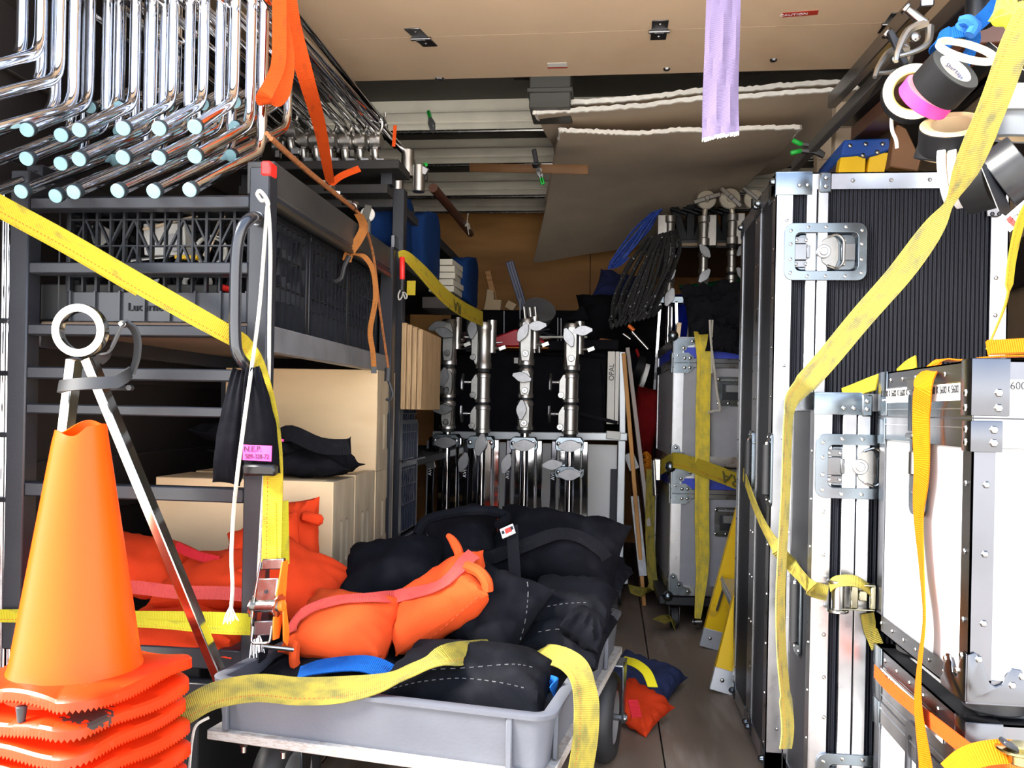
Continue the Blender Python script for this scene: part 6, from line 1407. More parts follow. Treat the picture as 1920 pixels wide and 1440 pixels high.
def tall_case(label, y0, y1, full=True):
    T = thing('tall_road_case', label, 'case', (TX0, y0, 0), 'tall black road cases')
    zf = .03; W = TX1 - TX0; lidw = .128
    # lid side (left) and main body (right) with the tongue-and-groove rail between
    b = MB(); b.span((TX0 + .002, y0 + .006, zf), (TX0 + .07, y1 - .004, TZ1 - .003)); b.build('lid_panel', RIBBED, T)
    b = MB(); b.span((TX0 + .07, y0 + .006, zf), (TX1 - .002, y1 - .004, TZ1 - .003)); b.build('body_panel', RIBBED, T)
    b = MB(); b.span((TX0 - .0, y0 + .02, zf), (TX0 + .004, y1 - .02, TZ1 - .02)); b.build('side_panel', mat('satin black laminate', (.014, .0145, .017), .5, var=.3, vs=4, spec=.22), T)
    rails(T, V((TX0, y0, zf)), V((1, 0, 0)), V((0, 1, 0)), ZUP, W, y1 - y0, TZ1 - zf, .040, .0035)
    if full:
        xs0, xs1 = xat(1504, YT0), xat(1545, YT0)
        for (xa_, xb_, d) in ((xs0, (xs0 + xs1) / 2 - .001, .004), ((xs0 + xs1) / 2 + .001, xs1, .006)):
            b = MB(); b.span((xa_, y0 - d, zf + .002), (xb_, y0 + .004, TZ1 - .002)); b.build('seam_rail', ALU, T, bev=.0015)
        # pressed corner and rail clips along the top
        b = MB(); b.span((TX0 - .006, y0 - .008, TZ1 - .055), (TX0 + .088, y0 - .003, TZ1 + .004)); b.span((TX0 - .006, y0 - .008, TZ1 - .06), (TX0 - .003, y0 + .09, TZ1 + .004)); b.span((TX0 - .006, y0 - .008, TZ1 + .001), (TX0 + .088, y0 + .09, TZ1 + .006)); o = b.build('corner_cap', ZINC, T, bev=.003, seg=2)
        rivets(o, [V((TX0 + x, y0 - .008, TZ1 - .03)) for x in (.055, .075)], (0, -1, 0), .006)
        b = MB(); b.span((xs1 - .024, y0 - .010, TZ1 - .05), (xs1 + .006, y0 - .004, TZ1 + .003)); o = b.build('rail_clip', ZINC, T, bev=.003)
        rivets(o, [V((xs1 - .009, y0 - .010, TZ1 - z)) for z in (.012, .034)], (0, -1, 0), .007)
        rivets(T, [V((xs1 + .06 + k * .095, y0 - .0038, TZ1 - .018)) for k in range(5)], (0, -1, 0), .006)
        rivets(T, [V((TX0 + .026, y0 - .0038, TZ1 - .12 - k * .19)) for k in range(8) if k != 1], (0, -1, 0), .005)
        rivets(T, [V((TX1 - .026, y0 - .0038, TZ1 - .27 - k * .095)) for k in range(8)], (0, -1, 0), .006)
        latch(T, P(1546, 473, YT0) + V((0, -.006, 0)), (1, 0, 0), (0, 0, 1))
        b = MB(); b.span(V((P(1855, 0, YT0).x, y0 - .012, P(1855, 408, YT0).z)), V((P(1880, 0, YT0).x, y0 - .006, P(1880, 370, YT0).z))); o = b.build('hinge_plate', ALU_D, T, bev=.002)
        rivets(o, [P(px, 401, YT0 - .013) for px in (1861, 1874)], (0, -1, 0), .006, BLACKPAINT)
    rivets(T, [V((TX0 - .0036, y, zf + .06 + k * .13)) for k in range(12) for y in (y0 + .015, y1 - .015)], (-1, 0, 0), .0035)
    for (zc_, dz) in ((TZ1, 1), (zf, -1)):
        for (yy, dy_) in ((y0, -1), (y1, 1)):
            b = MB(); b.span((TX0 - .006, yy - dy_ * .05, zc_ - dz * .05), (TX0 - .003, yy + dy_ * .003, zc_ + dz * .003)); b.dome((TX0 - .006, yy - dy_ * .015, zc_ - dz * .015), (-1, 0, 0), .012, .012); b.build('side_corner', ZINC, T, bev=.002)
    for (x, y) in ((TX0 + .06, y0 + .05), (TX1 - .06, y0 + .05), (TX0 + .06, y1 - .05), (TX1 - .06, y1 - .05)):
        b = MB(); b.cyl((x, y, 0), (x, y, zf), .02); b.build('foot', RUBBER, T)
    return T
T1 = tall_case('tall black ribbed road case with a recessed butterfly latch on its front', YT0, 2.565)
side_handle(T1, PX(1443, 880, TX0 - .005))
T2 = tall_case('tall black road case standing behind the one with the butterfly latch', 2.572, 2.89, False)
side_handle(T2, PX(1408, 868, TX0 - .005))
# ------------------------------------------------------------------ lower black case in front of it
Y2 = 2.02; SX0 = P(1527, 900, Y2).x; SX1 = SX0 + .70; SZ1 = P(1600, 741, Y2).z; SY1 = 2.285
T3 = thing('road_case', 'waist-high black road case with white rails in front of the tall ones', 'case', (SX0, Y2, 0))
b = MB(); b.span((SX0 + .002, Y2 + .006, .03), (SX1, SY1 - .004, SZ1 - .003)); b.build('body_panel', RIBBED, T3)
b = MB(); b.span((SX0 + .0, Y2 + .02, .03), (SX0 + .004, SY1 - .02, SZ1 - .02)); b.build('side_panel', MATS['satin black laminate'], T3)
rails(T3, V((SX0, Y2, .03)), V((1, 0, 0)), V((0, 1, 0)), ZUP, SX1 - SX0, SY1 - Y2, SZ1 - .03, .036, .0035)
for (pa, pb) in ((1580, 1606), (1608, 1632)):
    b = MB(); b.span((xat(pa, Y2), Y2 - .006, .035), (xat(pb, Y2), Y2 + .004, SZ1 - .002)); b.build('seam_rail', ALU, T3, bev=.0015)
b = MB(); b.span((SX0 - .006, Y2 - .008, SZ1 - .045), (SX0 + .1, Y2 - .003, SZ1 + .004)); b.span((SX0 - .006, Y2 - .008, SZ1 - .035), (SX0 - .003, SY1 - .08, SZ1 + .003)); b.span((SX0 - .006, Y2 - .008, SZ1 + .001), (SX0 + .1, Y2 + .08, SZ1 + .006)); o = b.build('corner_cap', ZINC, T3, bev=.003, seg=2)
rivets(o, [V((SX0 + x, Y2 - .008, SZ1 - .03)) for x in (.06, .082)], (0, -1, 0), .006)
b = MB(); b.span((xat(1614, Y2), Y2 - .010, SZ1 - .048), (xat(1634, Y2), Y2 - .004, SZ1 + .002)); o = b.build('rail_clip', ZINC, T3, bev=.003)
rivets(o, [V((xat(1624, Y2), Y2 - .010, SZ1 - z)) for z in (.014, .032)], (0, -1, 0), .006)
latch(T3, P(1614, 875, Y2) + V((0, -.006, 0)), (1, 0, 0), (0, 0, 1), .98); latch(T3, P(1614, 1474, Y2) + V((0, -.006, 0)), (1, 0, 0), (0, 0, 1), .98)
rivets(T3, [P(1545, py, Y2 - .004) for py in (960, 1040, 1190, 1270, 1345)], (0, -1, 0), .005)
rivets(T3, [V((SX0 - .0036, y, .1 + k * .11)) for k in range(8) for y in (Y2 + .015, SY1 - .015)], (-1, 0, 0), .0035)
side_handle(T3, PX(1496, 1148, SX0 - .005), .2, .062)
for (x, y) in ((SX0 + .06, Y2 + .05), (SX1 - .06, Y2 + .05), (SX0 + .06, SY1 - .05), (SX1 - .06, SY1 - .05)):
    b = MB(); b.cyl((x, y, 0), (x, y, .03), .02); b.build('foot', RUBBER, T3)
# ------------------------------------------------------------------ white panelled lighting cases
KY0 = 1.5; KX0 = P(1822, 1000, KY0).x; KY1 = KY0 * 1.325; KX1 = KX0 + .62
def logo_strip(T, yA, yB, zc_, n, face='side', x0=None):
    """label strip of repeated lettering; side face looks -x, front looks -y"""
    h = .03
    if face == 'side':
        x = KX0 - .0065; b = MB(); b.span((x, yA, zc_ - h / 2), (x + .001, yB, zc_ + h / 2)); o = b.build('label_strip', WHITE, T)
        for k in range(n):
            y = yB - (k + .5) * (yB - yA) / n
            text('K 5600', .020, (x - .0004, y, zc_ + .004), (0, -1, 0), (0, 0, 1), INKBLUE if False else INK, o, squeeze=.82)
            text('LIGHTING', .006, (x - .0004, y, zc_ - .009), (0, -1, 0), (0, 0, 1), INKG, o, squeeze=1.05)
    else:
        y = KY0 - .0065; b = MB(); b.span((yA, y, zc_ - h / 2), (yB, y + .001, zc_ + h / 2)); o = b.build('label_strip', WHITE, T)
        for k in range(n):
            x = yA + (k + .5) * (yB - yA) / n
            text('K 5600', .0185, (x, y - .0004, zc_ + .004), (1, 0, 0), (0, 0, 1), INK, o, squeeze=.9); text('LIGHTING', .0065, (x, y - .0004, zc_ - .010), (1, 0, 0), (0, 0, 1), INKG, o, squeeze=1.1)
def k_case(label, z0, z1, seamz, upper=True):
    T = thing('lighting_case', label, 'case', (KX0, KY0, z0), 'white panelled lighting cases')
    b = MB(); b.span((KX0 + .002, KY0 + .002, z0 + .002), (KX1, KY1 - .002, z1 - .002)); b.build('panel_shell', WHITEPANEL, T)
    rails(T, V((KX0, KY0, z0)), V((1, 0, 0)), V((0, 1, 0)), ZUP, KX1 - KX0, KY1 - KY0, z1 - z0, .034, .003, mat('dull rail', (.15, .153, .17), .34, 1, var=.15, rvar=.08))
    # lid band of aluminium on both faces
    lidm = mat('brushed lid band', (.25, .25, .255), .2, 1, var=.08, vs=10)
    for (a, c) in (((KX0 - .004, KY0 - .004, seamz - .05), (KX0 - .001, KY1 + .003, z1 - .03)), ((KX0 - .004, KY0 - .004, seamz - .05), (KX1, KY0 - .001, z1 - .03))):
        b = MB(); b.span(a, c); b.build('lid_band', lidm, T, bev=.001)
    b = MB(); b.span((KX0 - .0055, KY0 - .0055, seamz - .0012), (KX0 - .003, KY1 + .003, seamz + .0012)); b.span((KX0 - .0055, KY0 - .0055, seamz - .0012), (KX1, KY0 - .003, seamz + .0012)); b.build('lid_seam', BLACKPAINT, T)
    for k in (-1, 1):
        b = MB(); b.span((KX0 - .0055, KY0 - .0055, seamz + k * .016 - .001), (KX0 - .004, KY1 + .003, seamz + k * .016 + .001)); b.span((KX0 - .0055, KY0 - .0055, seamz + k * .016 - .001), (KX1, KY0 - .004, seamz + k * .016 + .001)); b.build('band_bead', ALU, T)
    # wrap-round front corner plates above and below the seam
    def wrap(za, zb, w_, nm):
        b = MB(); b.span((KX0 - .008, KY0 - .008, za), (KX0 - .004, KY0 + w_ * .7, zb)); b.span((KX0 - .008, KY0 - .008, za), (KX0 + w_, KY0 - .004, zb))
        if nm == 'corner_cap': b.span((KX0 - .008, KY0 - .008, zb - .004), (KX0 + w_, KY0 + w_ * .6, zb))
        o = b.build(nm, mat('dark plated steel', (.12, .125, .14), .25, 1, var=.08, rvar=.08), T, bev=.003, seg=2)
        zq = [za + (zb - za) * t for t in ((.3, .72) if nm != 'corner_cap' else (.14, .40))]
        rivets(o, [V((KX0 + w_ * .66, KY0 - .008, z)) for z in zq], (0, -1, 0), .0075); rivets(o, [V((KX0 - .008, KY0 + w_ * .3, z)) for z in zq], (-1, 0, 0), .007)
    wrap(seamz + .004, z1 + .006, .053, 'corner_cap'); wrap(seamz - .056, seamz - .004, .043, 'corner_brace')
    # back corner plates
    b = MB(); b.span((KX0 - .007, KY1 - .05, seamz + .002), (KX0 - .003, KY1 + .006, z1 + .005)); b.span((KX0 - .007, KY1 - .04, seamz - .06), (KX0 - .003, KY1 + .006, seamz - .002)); b.build('corner_cap', ZINC, T, bev=.003, seg=2)
    zz_ = z1 - .016
    rivets(T, [V((KX0 - .0035, KY0 + .12 + k * .075, zz_)) for k in range(5)], (-1, 0, 0), .005)
    rivets(T, [V((KX0 + .02, KY0 - .0035, seamz - .11 - k * .115)) for k in range(4)] , (0, -1, 0), .0065, DARKSTEEL); rivets(T, [V((KX0 - .0035, KY0 + .02, seamz - .11 - k * .115)) for k in range(4)], (-1, 0, 0), .0055, DARKSTEEL)
    rivets(T, [V((KX0 - .0035, KY0 + .1 + k * .07, z0 + .017)) for k in range(6)], (-1, 0, 0), .0045)
    # fancy lower corner
    if upper:
        for ax_ in (0, 1):
            prof = [(0, 0), (.105, 0), (.108, .012), (.098, .02), (.094, .045), (.085, .06), (.07, .062), (.06, .05), (.056, .035), (.045, .03), (.036, .036), (.022, .075), (.012, .085), (0, .08)]
            b = MB()
            if ax_ == 0: b.prism([V((KX0 - .006 + a, KY0 - .008, z0 - .004 + c)) for a, c in prof], (0, .004, 0))
            else: b.prism([V((KX0 - .008, KY0 - .006 + a, z0 - .004 + c)) for a, c in prof], (.004, 0, 0))
            if ax_ == 0: b.span((KX0 - .008, KY0 - .008, z0 - .006), (KX0 + .1, KY0 + .1, z0 - .001))
            o = b.build('corner_foot', MATS['dark plated steel'], T, bev=.0025, seg=2)
            rivets(o, [V((KX0 + a, KY0 - .008, z0 + c)) for a, c in ((.08, .045), (.065, .03), (.012, .07))] if ax_ == 0 else [V((KX0 - .008, KY0 + a, z0 + c)) for a, c in ((.08, .045), (.012, .07), (.03, .04))], (0, -1, 0) if ax_ == 0 else (-1, 0, 0), .0065)
    return T
kz1 = P(1822, 678, KY0).z; kz0 = P(1822, 1312, KY0).z; ks = P(1822, 784, KY0).z
K1 = k_case('white aluminium lighting case with orange strap over it, upper of the two at the opening', kz0, kz1, ks)
logo_strip(K1, KY0 + .044, KY1 - .012, P(1822, 733, KY0).z, 8)
logo_strip(K1, KX0 + .018, KX0 + .438, P(1850, 728, KY0).z, 6, 'front')
# recessed handle on the side with bail, and a draw latch above
hc = PX(1722, 872, KX0 - .005); M = frameM(hc, (0, -1, 0), (0, 0, 1)); HH = .165
plate(rrect(0, 0, .082, HH + .03, .02), [rrect(-.002, .008, .056, HH - .03, .018)], .005, 'handle_dish', MATS['dark plated steel'], M, K1, bev=.001)
b = MB(); rows = [[M @ V((x, y, z)) for x, y in rrect(-.002, .008, .056 - k, HH - .03 - k, .017)] for k, z in ((0, .001), (.012, -.003), (.02, -.003))]; g = b.quadgrid(rows, True); b.face(g[-1]); b.build('dish_floor', mat('blue zinc', (.16, .25, .33), .15, 1), K1)
b = MB(); b.cyl(hc + V((-.008, -.005, -.02)), hc + V((-.008, -.005, .028)), .012); b.box(hc + V((-.006, -.004, -.03)), (.012, .03, .05)); b.build('handle_bail', DARKSTEEL, K1, bev=.003)
lc = PX(1716, 765, KX0 - .008); b = MB(); b.box(lc + V((0, 0, .0)), (.012, .036, .105)); b.box(lc + V((0, 0, .045)), (.02, .044, .025)); b.box(lc + V((-.004, 0, -.055)), (.016, .042, .012)); lt_ = b.build('draw_latch', DARKSTEEL, K1, bev=.003)
b = MB()
for k in range(4): b.box(lc + V((-.0075, -.012 + k * .008, -.01)), (.003, .004, .07))
b.build('latch_rib', mat('latch rib', (.15, .17, .2), .3, 1), lt_, kind='stuff')
b = MB()
for (x, y) in ((KX0 + .07, KY0 + .07), (KX0 + .07, KY1 - .07), (KX1 - .1, KY0 + .07), (KX1 - .1, KY1 - .07)): b.cyl((x, y, kz0 - .034), (x, y, kz0 - .004), .052, n=22)
KL1 = kz0 - .035
for (x, y) in ((KX0 + .07, KY0 + .07), (KX0 + .07, KY1 - .07), (KX1 - .1, KY0 + .07), (KX1 - .1, KY1 - .07)):
    bb_ = MB(); bb_.cyl((x, y, KL1 + .001), (x, y, kz0 - .004), .05, n=22); bb_.build('rubber_foot', RUBBER, K1, bev=.003)
b.bm.free()
K2 = k_case('white aluminium lighting case at the bottom, carrying the upper one', .03, KL1 - .006, KL1 - .116, False)
logo_strip(K2, KY0 + .09, KY1 - .008, KL1 - .058, 9)
for (x, y) in ((KX0 + .07, KY0 + .07), (KX0 + .07, KY1 - .07), (KX1 - .1, KY0 + .07), (KX1 - .1, KY1 - .07)):
    bb_ = MB(); bb_.cyl((x, y, 0), (x, y, .03), .05, n=18); bb_.build('rubber_foot', RUBBER, K2)
hc = PX(1712, 1440, KX0 - .005); plate(rrect(0, 0, .075, .17, .018), [rrect(0, 0, .05, .12, .015)], .005, 'handle_dish', MATS['dark plated steel'], frameM(hc, (0, -1, 0), (0, 0, 1)), K2, bev=.001)
# ------------------------------------------------------------------ straps over the right-hand cases
kx = KX0 - .012
s1 = thing('tie_down_strap', 'yellow orange strap over the top and down the side of the white lighting cases', 'strap', (KX0, 1.7, kz1))
s_path = [V((KX0 + .5, KY0 + .15, kz1 + .03)), P(1900, 668, KY0 + .20), P(1800, 676, KY0 + .21), P(1765, 675, KY0 + .215), P(1745, 690, KY0 + .215), PX(1733, 720, kx - .012), PX(1727, 780, kx - .010), PX(1728, 880, kx - .010), PX(1722, 960, kx - .006), PX(1728, 1060, kx - .006), PX(1733, 1160, kx - .014), PX(1724, 1250, kx - .02), PX(1722, 1330, kx - .02), PX(1736, 1440, kx - .014), PX(1738, 1500, kx - .012)]
sp = smooth_path(s_path, 6); m = len(sp)
wd = [.05 if i < 28 else .05 + .0 * i for i in range(m)]
wv = [V((0, 1, 0)) if i < 22 else V((0, 1, 0)) + V((-.28, 0, 0)) * math.sin((i - 22) * .12) for i in range(m)]
b = MB(); b.ribbon(sp, wv, wd); b.build('webbing', WEBSAFE, s1)
b = MB(); b.ribbon([P(1852, 652, KY0 + .12), P(1935, 648, KY0 + .12)], (0, .3, 1), .026, .01); b.build('strap_fold', WEBSAFE, s1)
s2 = thing('tie_down_strap', 'orange strap slanting round the bottom lighting case into a ratchet', 'strap', PX(1760, 1350, kx))
b = MB(); b.ribbon(smooth_path([PX(1640, 1258, kx - .004), PX(1665, 1285, kx - .005), PX(1712, 1325, kx - .005), PX(1775, 1375, kx - .006), PX(1840, 1425, kx - .008), P(1880, 1440, 1.43), P(1930, 1450, 1.42)], 5), [V((0, .3, 1))] * 31, .028); b.build('webbing', WEBOR, s2)
b = MB(); b.ribbon(smooth_path([P(1780, 1450, 1.36), P(1810, 1425, 1.355), P(1850, 1412, 1.35), P(1900, 1410, 1.35), P(1940, 1425, 1.36)], 5), (0, .6, 1), .035); b.build('webbing_tail', WEBSAFE, s2)
b = MB(); b.cyl(P(1915, 1395, 1.34), P(1915, 1432, 1.34), .018, n=20); b.cyl(P(1913, 1402, 1.34), P(1913, 1408, 1.34), .034, n=22); b.build('ratchet_buckle', mat('yellow zinc', (.4, .33, .14), .2, 1), s2, bev=.002)
b = MB(); b.box(P(1895, 1398, 1.335), (.03, .02, .008), Matrix.Rotation(.5, 3, 'Y')); b.build('ratchet_pawl', BLACKPAINT, s2, bev=.002)
# long greenish yellow strap from the roof down across the tall case
s3 = thing('tie_down_strap', 'frayed yellow strap slanting from the roof across the tall black case, tail hanging down', 'strap', P(1600, 620, 1.95))
pth = [P(1935, 20, 1.52), P(1905, 80, 1.55), P(1865, 190, 1.62), P(1815, 310, 1.72), P(1785, 372, 1.78), P(1755, 420, 1.83), P(1690, 510, 1.9), P(1620, 590, 1.94), P(1555, 668, 1.97), P(1505, 725, 1.985), P(1486, 748, 1.99), P(1479, 775, 1.985), P(1476, 830, 1.975), P(1474, 900, 1.97), P(1470, 980, 1.97), P(1466, 1050, 1.968), P(1463, 1130, 1.965), P(1465, 1220, 1.965), P(1472, 1300, 1.965), P(1477, 1365, 1.96), P(1473, 1404, 1.955)]
sp = smooth_path(pth, 6); m = len(sp); wv = []; wd = []
for i in range(m):
    k = i / 6
    if k < 4: v = V((.86, .25, -.5)) if k < 3.2 else V((.8, .5, -.5))
    elif k < 9: v = V((.7, .2, -.7))
    elif k < 11: v = V((.7, .5, -.4))
    else: v = V((.62 + (.3 if k > 18 else 0), .8, .05))
    wv.append(v); wd.append(.049 if k < 2.5 else (.052 - .034 * math.exp(-((k - 4.2) / .8) ** 2)) if k < 9 else max(.03, .055 - .012 * (k - 9) * 1.0) if k < 11 else .042)
b = MB(); b.ribbon(sp, wv, wd); b.build('webbing', web_mat('faded yellow webbing', (.35, .29, .065), (.19, .18, .08), (.75, .22, .05), dirt_amt=(.5, .66)), s3)
s4 = thing('tie_down_strap', 'thin yellow strap hanging down at the edge of the tall black case', 'strap', P(1890, 500, 1.7))
b = MB(); b.ribbon(smooth_path([P(1930, 380, 1.62), P(1912, 420, 1.65), P(1897, 490, 1.7), P(1888, 560, 1.72), P(1868, 615, 1.73), P(1850, 655, 1.74)], 5), [V((.8, .5, .3))] * 14 + [V((.5, .8, .2))] * 12, [.03 - .0006 * i for i in range(26)]); b.build('webbing', WEBY, s4)
# olive strap with ratchet round the waist-high case
s5 = thing('ratchet_strap', 'olive strap with a chrome ratchet across the front of the waist-high black case', 'strap', P(1590, 1120, 1.96))
b = MB(); b.ribbon(smooth_path([PX(1394, 888, TX0 - .02), PX(1420, 960, TX0 - .02), PX(1452, 1020, TX0 - .02), PX(1490, 1066, SX0 - .016), PX(1518, 1100, SX0 - .014), P(1528, 1106, Y2 - .012), P(1552, 1112, Y2 - .016)], 5), [V((0, .25, 1))] * 31, .036); b.ribbon(smooth_path([P(1556, 1100, Y2 - .03), P(1570, 1090, Y2 - .05), P(1605, 1090, Y2 - .05), P(1634, 1108, Y2 - .03)], 4), [V((0, .6, 1))] * 13, .026); b.ribbon(smooth_path([P(1626, 1150, Y2 - .012), P(1632, 1180, Y2 - .012), P(1640, 1200, Y2 - .012), P(1646, 1215, Y2 - .014)], 4), [V((1, .1, .3))] * 13, .03); b.build('webbing', WEBOLIVE, s5)
rO = P(1590, 1118, Y2 - .03); b = MB(); b.cyl(rO + V((-.022, 0, -.03)), rO + V((-.022, 0, .03)), .014, n=18); b.cyl(rO + V((-.022, 0, .030)), rO + V((-.022, 0, .036)), .024, n=20); b.cyl(rO + V((-.022, 0, -.036)), rO + V((-.022, 0, -.03)), .024, n=20); b.build('spool', STEEL, s5, bev=.001)
for s in (-1, 1):
    b = MB(); b.prism([rO + V((x, y, s * .026)) for x, y in ((-.03, -.012), (.055, -.014), (.06, .012), (-.03, .014))], (0, 0, s * .003)); b.build('side_plate', mat('pale gold zinc', (.36, .34, .24), .25, 1), s5, bev=.001)
b = MB(); b.box(rO + V((.012, -.004, 0)), (.016, .012, .05)); b.box(rO + V((.03, -.006, .004)), (.018, .01, .024)); b.box(rO + V((.052, -.004, 0)), (.012, .012, .052)); b.build('release_bar', MATS['pale gold zinc'], s5, bev=.002)
# yellow strap ends lying on top of the waist-high case
for lb_, pts_, wv_2, w2 in (('hanging beside the corner of the white lighting case', [P(1580, 740, 2.12), P(1612, 728, 2.1), P(1645, 716, 2.06)], (0, .8, .6), .045), ('poking up behind the white lighting case', [P(1684, 702, 2.12), P(1700, 688, 2.1), P(1718, 678, 2.08)], (.3, .3, 1), .035)):
    b = MB(); b.ribbon(smooth_path(pts_, 3), wv_2, w2, .004); item('strap_end', 'yellow strap end ' + lb_, 'strap', b, WEBY)
# ------------------------------------------------------------------ grey sheets stored under the roof
def sheet(label, outline, th, name='foam_sheet', curl=None):
    """outline: list of (px, py, Y) of the underside, triangulated as a grid between a left and a right edge"""
    L, Rr = outline; n = 14; b = MB(); rows = []; top = []
    Ls = smooth_path([P(*p) for p in L], 5); Rs = smooth_path([P(*p) for p in Rr], 5); mm = min(len(Ls), len(Rs))
    for i in range(mm):
        a, c = Ls[i], Rs[i]; r = []
        for j in range(n + 1):
            t = j / n; p = a + (c - a) * t
            p = p + V((0, 0, .012 * noise.noise(V((t * 4, i * .25, th * 50))) + .05 * (0 if curl is None else curl) * sin(pi * t)))
            r.append(p)
        rows.append(r)
    T = thing(name, label, 'sheet', rows[0][0], 'grey sheets stored under the roof')
    g1 = b.quadgrid(rows); g2 = b.quadgrid([[p + V((0, 0, th)) for p in r] for r in rows]); b.build('face', FOAM, T)
    e = MB(); jag = lambda k: V((rnd.uniform(-.003, .003), -.004 + rnd.uniform(-.004, .002), rnd.uniform(-.003, .003)))
    lp = [rows[i][0] for i in range(mm - 1, -1, -1)][-3:] + rows[0] + [rows[i][n] for i in range(1, 3)]
    fine = smooth_path(lp, 6); e.ribbon([p + jag(0) + V((0, 0, th / 2)) for p in fine], (0, .2, 1), [th + .006 + rnd.uniform(-.003, .003) for _ in fine], .008); e.build('torn_edge', FOAMEDGE, T)
    return T
sheet('grey sheet topmost under the roof with a torn white front edge', ([(1003, 200, 3.5), (1030, 255, 4.0), (1038, 300, 4.6), (1020, 380, 5.2)], [(1602, 155, 3.5), (1560, 220, 4.0), (1510, 285, 4.6), (1450, 318, 5.2)]), .014)
sheet('grey sheet second from the roof, its torn edge just below the topmost one', ([(1004, 214, 3.46), (1024, 256, 3.9), (1040, 292, 4.4), (1030, 400, 5.2)], [(1606, 168, 3.46), (1566, 232, 3.9), (1520, 292, 4.4), (1450, 324, 5.2)]), .012)
sheet('large grey sheet lowest under the roof, sagging towards the back wall', ([(1052, 247, 3.62), (1038, 300, 4.1), (1028, 370, 4.8), (1000, 492, 5.9)], [(1500, 240, 3.62), (1460, 290, 4.1), (1425, 322, 4.8), (1300, 440, 5.9)]), .012, curl=-.25)
# carrier rails above the sheets so that they hang from the roof
for k, Y in enumerate((3.7, 4.9)):
    b = MB(); z = P(1200, 150, 3.46).z + .12; b.span((-.45, Y, z), (XR, Y + .04, z + .04)); struct(b.build('trim_%d' % (8 + k), DARKSTEEL))
# wooden plank with clamps
pk = P(1000, 314, 3.72); plank = MB(); plank.hexa([P(880, 322, 3.75), P(1103, 327, 3.62), P(1103, 327, 3.72), P(880, 322, 3.85), P(880, 306, 3.75), P(1103, 309, 3.62), P(1103, 309, 3.72), P(880, 306, 3.85)]); item('wood_plank', 'brown wooden plank clipped up under the roof beside the grey sheets', 'plank', plank, mat('weathered plank', (.13, .06, .02), .6, var=.3, vs=6), bev=.002)
def spring_clamp(label, p0, p1, tip, Y, m=GREENP, open_=.35):
    a, c, t = P(*p0, Y), P(*p1, Y), P(*tip, Y); T = thing('spring_clamp', label, 'clamp', c, 'spring clamps with coloured tips')
    d = (t - c); nrm = V((0, -1, 0)); s = d.cross(nrm).normalized()
    for sg in (-1, 1):
        b = MB(); q_ = c + s * (.012 * sg); b.bar(q_, c + d * .55 + s * (sg * .5 * open_ * d.length * .5), .014, .012, up=nrm); b.bar(c + s * (.01 * sg), a + s * (.004 * sg), .014, .014, up=nrm); arm = b.build('jaw', BLACKPLASTIC if m is not GREENP else DARKSTEEL, T, bev=.002)
        b = MB(); b.cyl(c + d * .5 + s * (sg * .46 * open_ * d.length * .5), c + d + s * (sg * open_ * d.length * .5), .0095, n=10); b.build('coloured_tip', m, arm, bev=.003)
    b = MB(); b.cyl(c + nrm * .012, c - nrm * .012, .011); b.build('pivot', STEEL, T)
spring_clamp('black clamp with a green tip on the first roof bow', (812, 246), (810, 234), (803, 208), 4.185, open_=.02)
spring_clamp('clamp with green tips gripping the rail beside the grey sheets', (1545, 292), (1524, 279), (1484, 275), 3.39, open_=.62)
spring_clamp('black clamp with a green tip low beside the wooden plank', (1010, 308), (1012, 321), (1018, 346), 3.68, open_=.02)
b = MB(); b.bar(P(1001, 280, 3.6), P(1006, 306, 3.6), .018, .02); b.bar(P(998, 310, 3.6), P(1012, 310, 3.6), .05, .012); item('plank_clip', 'black clip holding the wooden plank to the roof bow', 'clip', b, BLACKPLASTIC, bev=.003)
spring_clamp('clamp with green tip hanging behind the chrome clamp heads', (797, 338), (793, 318), (799, 306), 3.30, open_=.05)
b = MB(); b.tube(smooth_path([P(878, 400, 4.4), P(876, 418, 4.4), P(879, 440, 4.4)], 4), .003, 5); b.tube(smooth_path([P(872, 424, 4.4), P(878, 420, 4.4), P(880, 430, 4.4)], 4), .006, 6); item('white_tie', 'white string tie hanging in the dark beside the back wall', 'string', b, ROPEW)
b = MB(); b.tube(smooth_path([P(812, 352, 3.6), P(838, 382, 3.9), P(862, 412, 4.3), P(882, 438, 4.8)], 4), .02, 8); item('wall_rail', 'dark round bar running along the wall above the far shelves', 'bar', b, MATS['mahogany board'] if 'mahogany board' in MATS else mat('mahogany board', (.10, .035, .02), .4))
# ------------------------------------------------------------------ lilac webbing from the roll-up door
lw = thing('door_pull_strap', 'lilac webbing pull strap hanging from the roll-up door', 'strap', P(1352, 0, 1.75))
sp = smooth_path([P(1358, -80, 1.92), P(1357, -20, 1.84), P(1354, 90, 1.82), P(1351, 180, 1.82), P(1351, 256, 1.81)], 8)
b = MB(); n = 8; rows = []
for i, p in enumerate(sp):
    w_ = (.068 + .008 * i / len(sp)) ; rows.append([p + V((w_ * (j / n - .5), -.008 * sin(pi * j / n) + .003 * sin(j * 2 + i * .2), .012 * (j / n - .5))) for j in range(n + 1)])
g = b.quadgrid(rows)
for f in b.bm.faces: pass
L = 0
for i in range(len(rows) - 1):
    pass
b.bm.verts.index_update()
for f in b.bm.faces:
    for lp in f.loops:
        k = lp.vert.index; lp[b.uv].uv = ((k % (n + 1)) / n, (k // (n + 1)) * .012)
g2 = b.quadgrid([[p + V((0, .003, 0)) for p in r] for r in rows]); b.build('webbing', WEBLILAC, lw)
b = MB()
